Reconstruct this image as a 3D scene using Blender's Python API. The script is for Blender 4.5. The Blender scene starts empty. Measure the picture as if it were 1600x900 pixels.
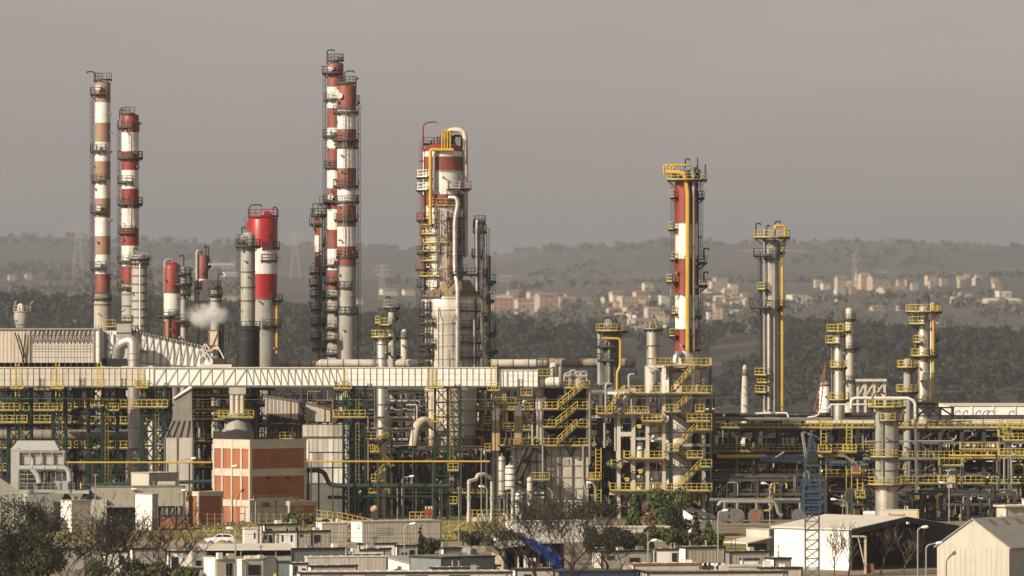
import bpy, math, random
from math import sin, cos, pi, radians, sqrt, hypot, atan2
from mathutils import Vector, noise as mnoise
SC = bpy.context.scene
COL = SC.collection
RND = random.Random(7)

# ------------------------------------------------------------------ camera
EYE = 30.0          # height of the viewpoint above the plant's ground, metres
PXM = 1e-4          # metres per photograph pixel and per metre of distance
HOR = 500.0         # row of the horizontal in the 1600 x 900 photograph
cam_d = bpy.data.cameras.new("camera")
cam = bpy.data.objects.new("camera", cam_d); COL.objects.link(cam)
cam.location = (0, 0, EYE)
cam.rotation_euler = (radians(90), 0, 0)
cam_d.sensor_width = 36.0
cam_d.lens = 36.0 / (1600 * PXM)
cam_d.shift_y = (HOR - 450.0) / 1600.0
cam_d.clip_start = 5.0
cam_d.clip_end = 60000.0
cam_d.dof.use_dof = True
cam_d.dof.focus_distance = 940.0
cam_d.dof.aperture_fstop = 0.65
SC.camera = cam

# ------------------------------------------------------------------ sky, sun, exposure
SUN_EL, SUN_AZ = radians(28), radians(50)          # azimuth: to the left of straight behind the camera
to_sun = Vector((-sin(SUN_AZ) * cos(SUN_EL), -cos(SUN_AZ) * cos(SUN_EL), sin(SUN_EL)))
world = bpy.data.worlds.new("World"); SC.world = world
world.use_nodes = True
wn = world.node_tree.nodes; wl = world.node_tree.links
wn.clear()
wo = wn.new("ShaderNodeOutputWorld"); bg = wn.new("ShaderNodeBackground")
sk = wn.new("ShaderNodeTexSky"); sk.sky_type = 'NISHITA'; sk.sun_disc = False
sk.sun_elevation = SUN_EL
sk.sun_rotation = atan2(to_sun.x, to_sun.y) % (2 * pi)
sk.altitude = 50; sk.air_density = 1.0; sk.dust_density = 1.2; sk.ozone_density = 1.0
hs = wn.new("ShaderNodeHueSaturation"); hs.inputs['Saturation'].default_value = 0.30
mx = wn.new("ShaderNodeMix"); mx.data_type = 'RGBA'; mx.blend_type = 'MULTIPLY'; mx.inputs[0].default_value = 1.0
mx.inputs[7].default_value = (1.0, 0.885, 0.835, 1)
tcw = wn.new("ShaderNodeTexCoord"); mpw = wn.new("ShaderNodeMapping"); mpw.inputs['Scale'].default_value = (14, 14, 60)
nzw = wn.new("ShaderNodeTexNoise"); nzw.inputs['Scale'].default_value = 1.0; nzw.inputs['Detail'].default_value = 4       # faint unevenness of the overcast veil, all round the sky
mrw = wn.new("ShaderNodeMapRange"); mrw.inputs[1].default_value = .3; mrw.inputs[2].default_value = .7; mrw.inputs[3].default_value = .95; mrw.inputs[4].default_value = 1.05
vmw = wn.new("ShaderNodeVectorMath"); vmw.operation = 'SCALE'
wl.new(tcw.outputs['Generated'], mpw.inputs['Vector']); wl.new(mpw.outputs[0], nzw.inputs['Vector']); wl.new(nzw.outputs[0], mrw.inputs[0])
wl.new(sk.outputs[0], vmw.inputs[0]); wl.new(mrw.outputs[0], vmw.inputs['Scale']); wl.new(vmw.outputs[0], hs.inputs['Color']); wl.new(hs.outputs[0], mx.inputs[6]); wl.new(mx.outputs[2], bg.inputs['Color'])
bg.inputs['Strength'].default_value = 0.073
wl.new(bg.outputs[0], wo.inputs['Surface'])
sun_d = bpy.data.lights.new("sun", 'SUN'); sun = bpy.data.objects.new("sun", sun_d); COL.objects.link(sun)
sun_d.energy = 5.0; sun_d.angle = radians(0.5); sun_d.color = (1.0, 0.87, 0.69)
sun.rotation_euler = (-to_sun).to_track_quat('-Z', 'Y').to_euler()
sun.location = (-300, -100, 400)
SC.view_settings.view_transform = 'Standard'
SC.view_settings.look = 'None'
SC.view_settings.exposure = 0.25
SC.view_settings.gamma = 1.0
SC.view_settings.use_curve_mapping = False
SC.render.engine = 'CYCLES'
SC.cycles.use_denoising = True
SC.cycles.max_bounces = 6
SC.cycles.diffuse_bounces = 3
SC.cycles.glossy_bounces = 3
SC.cycles.volume_bounces = 4
SC.cycles.transparent_max_bounces = 8
SC.cycles.volume_step_rate = 2.0
SC.cycles.sample_clamp_indirect = 4.0

# ------------------------------------------------------------------ materials
MATS = {}
def mat(name, col, rough=0.6, metal=0.0, var=0.18, scale=0.6, streak=0.0, dirt=(0.16, 0.11, 0.07), bump=0.0, bscale=6.0, spec=0.5, fleck=0.0):
    m = bpy.data.materials.new(name); m.use_nodes = True
    nt = m.node_tree; n = nt.nodes; l = nt.links
    b = n["Principled BSDF"]
    b.inputs['Roughness'].default_value = rough
    b.inputs['Metallic'].default_value = metal
    b.inputs['Specular IOR Level'].default_value = spec
    g = n.new("ShaderNodeNewGeometry")
    nz = n.new("ShaderNodeTexNoise"); nz.inputs['Scale'].default_value = scale; nz.inputs['Detail'].default_value = 5; nz.inputs['Roughness'].default_value = 0.65
    l.new(g.outputs['Position'], nz.inputs['Vector'])
    r = n.new("ShaderNodeMapRange"); r.inputs[1].default_value = 0.3; r.inputs[2].default_value = 0.7
    r.inputs[3].default_value = 1 - var; r.inputs[4].default_value = 1 + var
    l.new(nz.outputs[0], r.inputs[0])
    v = n.new("ShaderNodeVectorMath"); v.operation = 'SCALE'; v.inputs[0].default_value = col
    l.new(r.outputs[0], v.inputs['Scale'])
    last = v.outputs[0]
    if streak > 0:
        mp = n.new("ShaderNodeMapping"); mp.inputs['Scale'].default_value = (1.6, 1.6, 0.10)
        l.new(g.outputs['Position'], mp.inputs['Vector'])
        n2 = n.new("ShaderNodeTexNoise"); n2.inputs['Scale'].default_value = 1.0; n2.inputs['Detail'].default_value = 4
        l.new(mp.outputs[0], n2.inputs['Vector'])
        r2 = n.new("ShaderNodeMapRange"); r2.inputs[1].default_value = 0.5; r2.inputs[2].default_value = 0.72
        r2.inputs[3].default_value = 0; r2.inputs[4].default_value = streak
        l.new(n2.outputs[0], r2.inputs[0])
        mm = n.new("ShaderNodeMix"); mm.data_type = 'RGBA'
        l.new(r2.outputs[0], mm.inputs[0]); l.new(last, mm.inputs[6]); mm.inputs[7].default_value = (*dirt, 1)
        last = mm.outputs[2]
    if fleck > 0:
        n3 = n.new("ShaderNodeTexNoise"); n3.inputs['Scale'].default_value = 2.4; n3.inputs['Detail'].default_value = 8; n3.inputs['Roughness'].default_value = 0.8
        l.new(g.outputs['Position'], n3.inputs['Vector'])
        r3 = n.new("ShaderNodeMapRange"); r3.inputs[1].default_value = 0.56; r3.inputs[2].default_value = 0.66
        r3.inputs[3].default_value = 0; r3.inputs[4].default_value = fleck
        l.new(n3.outputs[0], r3.inputs[0])
        m3 = n.new("ShaderNodeMix"); m3.data_type = 'RGBA'
        l.new(r3.outputs[0], m3.inputs[0]); l.new(last, m3.inputs[6]); m3.inputs[7].default_value = (*dirt, 1)
        last = m3.outputs[2]
    l.new(last, b.inputs['Base Color'])
    if bump > 0:
        n4 = n.new("ShaderNodeTexNoise"); n4.inputs['Scale'].default_value = bscale; n4.inputs['Detail'].default_value = 4
        l.new(g.outputs['Position'], n4.inputs['Vector'])
        bp = n.new("ShaderNodeBump"); bp.inputs['Strength'].default_value = bump; bp.inputs['Distance'].default_value = 0.15
        l.new(n4.outputs[0], bp.inputs['Height']); l.new(bp.outputs[0], b.inputs['Normal'])
    MATS[name] = m
    return m
DIRT = (0.13, 0.09, 0.055); RUST = (0.20, 0.075, 0.03); SOOT = (0.05, 0.045, 0.04)
mat('white', (0.74, 0.71, 0.65), 0.5, streak=0.6, dirt=(0.34, 0.27, 0.19), var=0.1, fleck=.3)
mat('white_clean', (0.80, 0.78, 0.73), 0.55, streak=0.12, dirt=(0.45, 0.40, 0.32), var=0.05)
mat('red', (0.235, 0.036, 0.024), 0.5, streak=0.55, dirt=(0.11, 0.032, 0.025), var=0.2, fleck=.35)
mat('red_faded', (0.225, 0.062, 0.040), 0.6, streak=0.55, dirt=(0.12, 0.05, 0.04), var=0.2, fleck=.4)
mat('red_bright', (0.33, 0.020, 0.020), 0.35, streak=0.25, dirt=(0.2, 0.02, 0.02), var=0.12)
mat('brown', (0.30, 0.195, 0.12), 0.7, fleck=.3, streak=0.5, dirt=(0.24, 0.13, 0.08), var=0.15)
mat('grey', (0.34, 0.325, 0.285), 0.6, streak=0.35, dirt=DIRT, var=0.15)
mat('grey_dark', (0.12, 0.116, 0.105), 0.6, streak=0.4, dirt=SOOT, var=0.2)
mat('silver', (0.56, 0.53, 0.47), 0.42, 0.7, streak=0.55, dirt=(0.24, 0.19, 0.13), var=0.14, bump=0.25, bscale=1.2, fleck=0.25)
mat('aluminium', (0.62, 0.585, 0.51), 0.42, 0.2, streak=0.55, dirt=(0.25, 0.20, 0.14), var=0.16, bump=0.3, bscale=1.2, fleck=0.3)
mat('silver_dull', (0.45, 0.42, 0.36), 0.5, 0.55, streak=0.5, dirt=(0.16, 0.13, 0.10), var=0.2, bump=0.25, bscale=1.2, fleck=0.3)
mat('straw', (0.22, 0.17, 0.10), 0.9, streak=0.5, dirt=(0.14, 0.10, 0.05), var=0.35, scale=1.5, bump=0.6, bscale=2.0)
mat('beige', (0.56, 0.51, 0.43), 0.65, fleck=.15, streak=0.5, dirt=(0.28, 0.20, 0.13), var=0.09)
mat('warehouse_shaded_beige', (0.47, 0.435, 0.36), 0.65, streak=0.35, dirt=(0.3, 0.25, 0.18), var=0.07)  # beige dimmed in the colour for a gable turned from the sun
mat('beige_stained', (0.56, 0.50, 0.41), 0.65, streak=0.75, dirt=(0.40, 0.25, 0.11), var=0.1)
mat('panel_grey', (0.47, 0.44, 0.38), 0.6, streak=0.4, dirt=(0.2, 0.16, 0.12), var=0.10)
mat('shaded_duct', (0.23, 0.195, 0.145), 0.7, streak=0.5, dirt=(0.13, 0.1, 0.07), var=0.2)  # the duct's shading is put into this brown
mat('unit_shaded_grey', (0.37, 0.365, 0.34), 0.6, streak=0.25, dirt=(0.25, 0.2, 0.15), var=0.08)  # grey darkened so the colour carries the shade on the filter's front
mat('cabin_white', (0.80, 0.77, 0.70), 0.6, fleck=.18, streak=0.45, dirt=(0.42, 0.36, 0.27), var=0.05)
mat('cabin_shaded_grey', (0.50, 0.46, 0.385), 0.65, fleck=.2, streak=0.5, dirt=(0.28, 0.23, 0.17), var=0.08)  # shade on the cabins' long sides, put into a grey
mat('yellow', (0.48, 0.365, 0.065), 0.55, var=0.3, fleck=.35, streak=0.5, dirt=(0.30, 0.20, 0.06))
mat('yellow_dull', (0.26, 0.20, 0.05), 0.6, var=0.3)
mat('yellow_pipe', (0.52, 0.34, 0.045), 0.42, var=0.12, streak=0.25, dirt=(0.32, 0.17, 0.03))
mat('orange_pipe', (0.42, 0.15, 0.045), 0.6, var=0.15, streak=0.4, dirt=(0.2, 0.08, 0.04))
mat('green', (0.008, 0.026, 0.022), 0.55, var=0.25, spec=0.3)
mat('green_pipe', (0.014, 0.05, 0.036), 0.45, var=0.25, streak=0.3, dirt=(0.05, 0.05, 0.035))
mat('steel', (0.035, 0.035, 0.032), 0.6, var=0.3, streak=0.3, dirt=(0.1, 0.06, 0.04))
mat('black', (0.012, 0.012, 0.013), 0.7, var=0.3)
mat('deck', (0.09, 0.088, 0.08), 0.7, var=0.3)
mat('galv', (0.29, 0.28, 0.25), 0.55, 0.3, var=0.15)
mat('pipe_grey', (0.21, 0.20, 0.175), 0.5, 0.3, var=0.2, streak=0.4, dirt=DIRT)
mat('pipe_dark', (0.055, 0.052, 0.047), 0.6, var=0.3, streak=0.3, dirt=(0.12, 0.07, 0.04))
mat('concrete', (0.40, 0.365, 0.30), 0.85, streak=0.45, dirt=(0.19, 0.155, 0.11), var=0.14, bump=0.3)
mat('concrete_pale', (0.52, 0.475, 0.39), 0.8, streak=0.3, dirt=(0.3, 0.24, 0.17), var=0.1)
mat('concrete_dark', (0.22, 0.205, 0.175), 0.85, streak=0.45, dirt=(0.11, 0.09, 0.07), var=0.18)
mat('pipe_rusty', (0.33, 0.28, 0.22), 0.75, streak=0.7, dirt=(0.16, 0.075, 0.045), var=0.3, fleck=.6)
mat('rust', (0.24, 0.105, 0.05), 0.8, var=0.3, streak=0.4, dirt=(0.10, 0.05, 0.03))
mat('furnace_base', (0.40, 0.28, 0.18), 0.8, var=0.2, streak=0.5, dirt=(0.2, 0.11, 0.06))
mat('blue', (0.026, 0.060, 0.105), 0.5, var=0.2, streak=0.25, dirt=(0.05, 0.07, 0.09))
mat('blue_tarp', (0.03, 0.09, 0.33), 0.5, var=0.25, scale=1.5)
mat('blue_dark', (0.02, 0.035, 0.07), 0.5, var=0.2)
mat('glass', (0.02, 0.025, 0.028), 0.12, var=0.2, spec=0.8)
mat('trim', (0.022, 0.022, 0.022), 0.6, var=0.2)
mat('roof_grey', (0.30, 0.285, 0.245), 0.75, streak=0.0, var=0.18, fleck=0.35, dirt=(0.17, 0.14, 0.10))
mat('roof_pale', (0.62, 0.575, 0.48), 0.7, var=0.12, fleck=0.3, dirt=(0.34, 0.28, 0.2))
mat('roof_dark', (0.10, 0.105, 0.10), 0.7, var=0.2, fleck=0.4, dirt=(0.17, 0.15, 0.12))
mat('shed_green', (0.36, 0.36, 0.28), 0.7, streak=0.3, dirt=(0.2, 0.18, 0.12), var=0.1)
mat('shed_blue', (0.17, 0.20, 0.205), 0.6, streak=0.3, dirt=(0.1, 0.1, 0.09), var=0.12)
mat('terracotta', (0.27, 0.17, 0.115), 0.85, var=0.25)
mat('house_cream', (0.50, 0.40, 0.29), 0.85, var=0.12)
mat('house_pink', (0.40, 0.235, 0.16), 0.85, var=0.15)
mat('house_white', (0.62, 0.57, 0.48), 0.8, var=0.08)
mat('stone', (0.42, 0.33, 0.24), 0.9, var=0.2)
mat('car_white', (0.78, 0.78, 0.76), 0.2, var=0.03, spec=0.7)
mat('tyre', (0.02, 0.02, 0.02), 0.8)
mat('lamp_head', (0.75, 0.74, 0.70), 0.4)
mat('cream_sign', (0.66, 0.56, 0.44), 0.5, var=0.06, streak=0.2, dirt=(0.4, 0.28, 0.18))
mat('sign_red', (0.38, 0.06, 0.05), 0.5)
mat('bark', (0.075, 0.058, 0.042), 0.9, var=0.3)
mat('bark_dark', (0.022, 0.018, 0.014), 0.9, var=0.3)
mat('twig', (0.10, 0.075, 0.05), 0.9, var=0.3)
mat('leaf_dark', (0.022, 0.028, 0.010), 0.7, var=0.5, scale=0.8)
mat('leaf_mid', (0.070, 0.095, 0.022), 0.7, var=0.45, scale=0.8)
mat('leaf_olive', (0.070, 0.073, 0.026), 0.75, var=0.4, scale=0.8)
mat('leaf_brown', (0.21, 0.125, 0.055), 0.8, var=0.4, scale=0.8)
mat('leaf_scrub', (0.12, 0.116, 0.095), 0.9, var=0.35, scale=0.02, spec=.1)
mat('leaf_forest', (0.040, 0.045, 0.028), 0.9, var=0.5, scale=0.03, spec=.1)
mat('bag_white', (0.78, 0.76, 0.70), 0.6, var=0.1)
mat('straw_yellow', (0.50, 0.38, 0.12), 0.85, var=0.2)
mat('dirt_pile', (0.30, 0.225, 0.125), 0.95, var=0.3, scale=2.0, bump=0.6)

# brick: courses of thin joints, far below the size that could be picked apart here
def brick_mat(name, c1, c2, joint):
    m = bpy.data.materials.new(name); m.use_nodes = True
    nt = m.node_tree; n = nt.nodes; l = nt.links; b = n["Principled BSDF"]; b.inputs['Roughness'].default_value = 0.85
    tc = n.new("ShaderNodeTexCoord"); sx = n.new("ShaderNodeSeparateXYZ"); l.new(tc.outputs['Object'], sx.inputs[0])
    ad = n.new("ShaderNodeMath"); l.new(sx.outputs[0], ad.inputs[0]); l.new(sx.outputs[1], ad.inputs[1])
    cb = n.new("ShaderNodeCombineXYZ"); l.new(ad.outputs[0], cb.inputs[0]); l.new(sx.outputs[2], cb.inputs[1])
    bt = n.new("ShaderNodeTexBrick"); bt.inputs['Scale'].default_value = 1.0
    bt.inputs['Brick Width'].default_value = 0.28; bt.inputs['Row Height'].default_value = 0.13; bt.inputs['Mortar Size'].default_value = 0.012
    bt.inputs['Color1'].default_value = (*c1, 1); bt.inputs['Color2'].default_value = (*c2, 1); bt.inputs['Mortar'].default_value = (*joint, 1)
    l.new(cb.outputs[0], bt.inputs['Vector'])
    nz = n.new("ShaderNodeTexNoise"); nz.inputs['Scale'].default_value = 0.35; nz.inputs['Detail'].default_value = 6
    l.new(tc.outputs['Object'], nz.inputs['Vector'])
    r = n.new("ShaderNodeMapRange"); r.inputs[1].default_value = 0.3; r.inputs[2].default_value = 0.7; r.inputs[3].default_value = 0.78; r.inputs[4].default_value = 1.2
    l.new(nz.outputs[0], r.inputs[0])
    v = n.new("ShaderNodeVectorMath"); v.operation = 'SCALE'; l.new(bt.outputs[0], v.inputs[0]); l.new(r.outputs[0], v.inputs['Scale'])
    l.new(v.outputs[0], b.inputs['Base Color'])
    MATS[name] = m
brick_mat('brick', (0.38, 0.115, 0.042), (0.30, 0.088, 0.032), (0.30, 0.18, 0.10))

# ------------------------------------------------------------------ mesh building
class MB:
    """collects boxes, bars, tubes and lathes into one mesh"""
    def __init__(s, mat=None):
        s.v = []; s.f = []; s.mi = []; s.ms = []; s.cur = 0
        if mat: s.use(mat)
    def use(s, name):
        if name not in s.ms: s.ms.append(name)
        s.cur = s.ms.index(name); return s
    def face(s, *idx): s.f.append(idx); s.mi.append(s.cur)
    def hexa(s, p):          # 8 points: bottom loop, top loop
        n = len(s.v); s.v.extend(p)
        for q in ((0, 3, 2, 1), (4, 5, 6, 7), (0, 1, 5, 4), (1, 2, 6, 5), (2, 3, 7, 6), (3, 0, 4, 7)):
            s.f.append(tuple(n + i for i in q)); s.mi.append(s.cur)
        return s
    def box(s, x0, x1, y0, y1, z0, z1):
        return s.hexa([(x0, y0, z0), (x1, y0, z0), (x1, y1, z0), (x0, y1, z0), (x0, y0, z1), (x1, y0, z1), (x1, y1, z1), (x0, y1, z1)])
    def bar(s, p, q, w=0.1, h=None):
        p = Vector(p); q = Vector(q); d = q - p
        if d.length < 1e-6: return s
        d.normalize(); up = Vector((0, 0, 1)) if abs(d.z) < 0.95 else Vector((0, 1, 0))
        a = d.cross(up).normalized() * (w / 2); b = a.cross(d).normalized() * ((h or w) / 2)
        return s.hexa([p - a - b, p + a - b, p + a + b, p - a + b, q - a - b, q + a - b, q + a + b, q - a + b])
    def tube(s, pts, r, n=8, caps=True):
        pts = [Vector(p) for p in pts]; k = len(pts)
        rs = r if isinstance(r, (list, tuple)) else [r] * k
        base = len(s.v); ref = None
        for i, p in enumerate(pts):
            d = (pts[min(i + 1, k - 1)] - pts[max(i - 1, 0)])
            if d.length < 1e-9: d = Vector((0, 0, 1))
            d.normalize()
            if ref is None: ref = Vector((0, 0, 1)) if abs(d.z) < 0.9 else Vector((0, 1, 0))
            a = d.cross(ref)
            if a.length < 1e-4: a = d.cross(Vector((1, 0, 0)))
            a.normalize(); b = a.cross(d).normalized(); ref = b
            for j in range(n):
                t = 2 * pi * j / n
                s.v.append(p + a * (rs[i] * cos(t)) + b * (rs[i] * sin(t)))
        for i in range(k - 1):
            o = base + i * n
            for j in range(n):
                s.face(o + j, o + (j + 1) % n, o + n + (j + 1) % n, o + n + j)
        if caps:
            s.face(*[base + j for j in range(n)][::-1]); s.face(*[base + (k - 1) * n + j for j in range(n)])
        return s
    def lathe(s, prof, n=24, cx=0, cy=0, mats=None, bottom=False):
        """prof: (r, z) from top to bottom; mats: one name per segment"""
        base = len(s.v); k = len(prof)
        for r, z in prof:
            for j in range(n):
                t = 2 * pi * j / n
                s.v.append((cx + r * cos(t), cy + r * sin(t), z))
        for i in range(k - 1):
            if mats: s.use(mats[i])
            o = base + i * n
            for j in range(n):
                s.face(o + n + j, o + n + (j + 1) % n, o + (j + 1) % n, o + j)
        s.face(*[base + j for j in range(n)])
        if bottom: s.face(*[base + (k - 1) * n + j for j in range(n)][::-1])
        return s
    def sector(s, cx, cy, r0, r1, a0, a1, z0, z1):
        """flat ring sector slab, degrees"""
        n = max(2, int(abs(a1 - a0) / 20) + 1); base = len(s.v)
        for i in range(n + 1):
            t = radians(a0 + (a1 - a0) * i / n)
            for r, z in ((r0, z0), (r1, z0), (r1, z1), (r0, z1)):
                s.v.append((cx + r * cos(t), cy + r * sin(t), z))
        for i in range(n):
            o = base + 4 * i
            for j in range(4):
                s.face(o + j, o + 4 + j, o + 4 + (j + 1) % 4, o + (j + 1) % 4)
        s.face(base, base + 1, base + 2, base + 3); o = base + 4 * n; s.face(o + 3, o + 2, o + 1, o)
        return s
    def rail(s, pts, h=1.1, step=1.6, w=0.075, closed=False, toe=True):
        pts = [Vector(p) for p in pts]
        if closed: pts.append(pts[0])
        up = Vector((0, 0, 1))
        for p, q in zip(pts, pts[1:]):
            L = (q - p).length
            if L < 0.05: continue
            s.bar(p + up * h, q + up * h, w); s.bar(p + up * h * .52, q + up * h * .52, w * .8)
            if toe: s.bar(p + up * .09, q + up * .09, 0.03, 0.18)
            k = max(1, round(L / step))
            for i in range(k):
                a = p.lerp(q, i / k); s.bar(a, a + up * h, w)
        s.bar(pts[-1], pts[-1] + up * h, w)
        return s
    def rail_arc(s, cx, cy, r, a0, a1, z, h=1.1, w=0.075):
        n = max(2, int(abs(a1 - a0) / 24))
        pts = [(cx + r * cos(radians(a0 + (a1 - a0) * i / n)), cy + r * sin(radians(a0 + (a1 - a0) * i / n)), z) for i in range(n + 1)]
        return s.rail(pts, h, 1.4, w)
    def build(s, name, parent=None, loc=None, smooth=True):
        me = bpy.data.meshes.new(name)
        me.from_pydata([tuple(p) for p in s.v], [], s.f)
        for nm in s.ms: me.materials.append(MATS[nm])
        if len(s.ms) > 1: me.polygons.foreach_set('material_index', s.mi)
        if smooth and len(s.f) > 8:
            me.polygons.foreach_set('use_smooth', [True] * len(me.polygons))
            me.set_sharp_from_angle(angle=radians(38))
        me.update()
        return link(name, me, parent, loc)

def link(name, me, parent=None, loc=None):
    o = bpy.data.objects.new(name, me); COL.objects.link(o)
    if parent is not None: o.parent = parent
    if loc is not None: o.location = loc
    return o

def tag(o, label=None, cat=None, group=None, kind=None):
    if label: o['label'] = label
    if cat: o['category'] = cat
    if group: o['group'] = group
    if kind: o['kind'] = kind
    return o

def GX(px, d): return (px - 800.0) * d * PXM
def GZ(py, d): return EYE + (HOR - py) * d * PXM

class Thing:
    """an Empty on the ground at photograph column px and distance d; parts are built in its own metres"""
    def __init__(s, name, label, cat, px, d, group=None, rot=0.0):
        s.d = d; s.s = d * PXM; s.px = px
        s.o = bpy.data.objects.new(name, None); COL.objects.link(s.o)
        s.o.empty_display_size = 1.0
        s.o.location = (GX(px, d), d, 0); s.o.rotation_euler = (0, 0, rot)
        tag(s.o, label, cat, group)
    def X(s, px): return (px - s.px) * s.s
    def Z(s, py): return EYE + (HOR - py) * s.s
    def P(s, px, py, dy=0.0): return (s.X(px), dy, s.Z(py))
    def add(s, name, mb, parent=None, smooth=True): return mb.build(name, parent or s.o, None, smooth)
    def pipe(s, pts, r, m, name='pipe', n=8, bend=None, parent=None, flange=0):
        """pts in (px, py, dy); r in metres"""
        P = [Vector(s.P(*p)) for p in pts]
        mb = MB(m); mb.tube(rounded(P, bend if bend is not None else r * 2.2), r, n)
        if flange:
            for p, q in zip(P, P[1:]):
                L = (q - p).length; k = int(L / flange)
                for i in range(1, k + 1):
                    c = p.lerp(q, i / (k + 1)); u = (q - p).normalized() * 0.09
                    mb.tube([c - u, c + u], r * 1.22, n)
        return s.add(name, mb, parent)

def rounded(P, rad, n=4):
    if len(P) < 3 or rad <= 0: return P
    out = [P[0]]
    for i in range(1, len(P) - 1):
        a, b, c = P[i - 1], P[i], P[i + 1]
        u = a - b; w = c - b
        if u.length < 1e-4 or w.length < 1e-4: continue
        t = min(rad, u.length * .45, w.length * .45)
        p0 = b + u.normalized() * t; p1 = b + w.normalized() * t
        for k in range(n + 1):
            f = k / n
            out.append(p0 * (1 - f) ** 2 + b * (2 * f * (1 - f)) + p1 * f * f)
    out.append(P[-1])
    return out
# ------------------------------------------------------------------ process columns and chimneys
def add_platform(t, z, r0, r1, a0, a1, railm='galv', deckm='steel', cx=0, cy=0, h=1.1):
    mb = MB(deckm); mb.sector(cx, cy, r0, r1, a0, a1, z - 0.14, z)
    k = max(2, int(abs(a1 - a0) / 40))
    for i in range(k + 1):
        a = radians(a0 + (a1 - a0) * i / k); ca, sa = cos(a), sin(a)
        mb.bar((cx + (r0 - .02) * ca, cy + (r0 - .02) * sa, z - .14 - (r1 - r0) * .75), (cx + (r1 - .1) * ca, cy + (r1 - .1) * sa, z - .2), 0.09)
        mb.bar((cx + (r0 - .02) * ca, cy + (r0 - .02) * sa, z - .2), (cx + (r1 - .05) * ca, cy + (r1 - .05) * sa, z - .2), 0.09, .14)
    p = t.add('platform', mb, smooth=False)
    rm = MB(railm); full = abs(a1 - a0) >= 359
    rm.rail_arc(cx, cy, r1 - .06, a0, a1, z, h)
    if not full:
        for a in (a0, a1):
            a = radians(a); rm.rail([(cx + (r0 + .15) * cos(a), cy + (r0 + .15) * sin(a), z), (cx + (r1 - .06) * cos(a), cy + (r1 - .06) * sin(a), z)], h, 1.4)
    t.add('railing', rm, p, smooth=False)
    return p

def add_ladder(t, r, ang, z0, z1, m='galv', cage=True, cx=0, cy=0):
    mb = MB(m); a = radians(ang); ux, uy = cos(a), sin(a); tx, ty = -uy, ux
    def pt(off, rad, z): return (cx + ux * rad + tx * off, cy + uy * rad + ty * off, z)
    for o in (-.25, .25): mb.bar(pt(o, r, z0), pt(o, r, z1), .07)
    z = z0 + .3
    while z < z1: mb.bar(pt(-.25, r, z), pt(.25, r, z), .04); z += .6
    if cage:
        ring = [(-.32, 0), (-.34, .25), (-.18, .45), (.18, .45), (.34, .25), (.32, 0)]
        z = z0 + 2.2
        while z < z1 + .8:
            for (o0, d0), (o1, d1) in zip(ring, ring[1:]): mb.bar(pt(o0, r + d0, z), pt(o1, r + d1, z), .04)
            z += 1.1
        for o, dd in ring[1:5]: mb.bar(pt(o, r + dd, z0 + 2.2), pt(o, r + dd, z1 + .6), .03)
    z = z0 + .4
    while z < z1: mb.bar(pt(0, r - .45, z), pt(0, r, z), .06); z += 3
    return t.add('ladder', mb, smooth=False)

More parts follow.
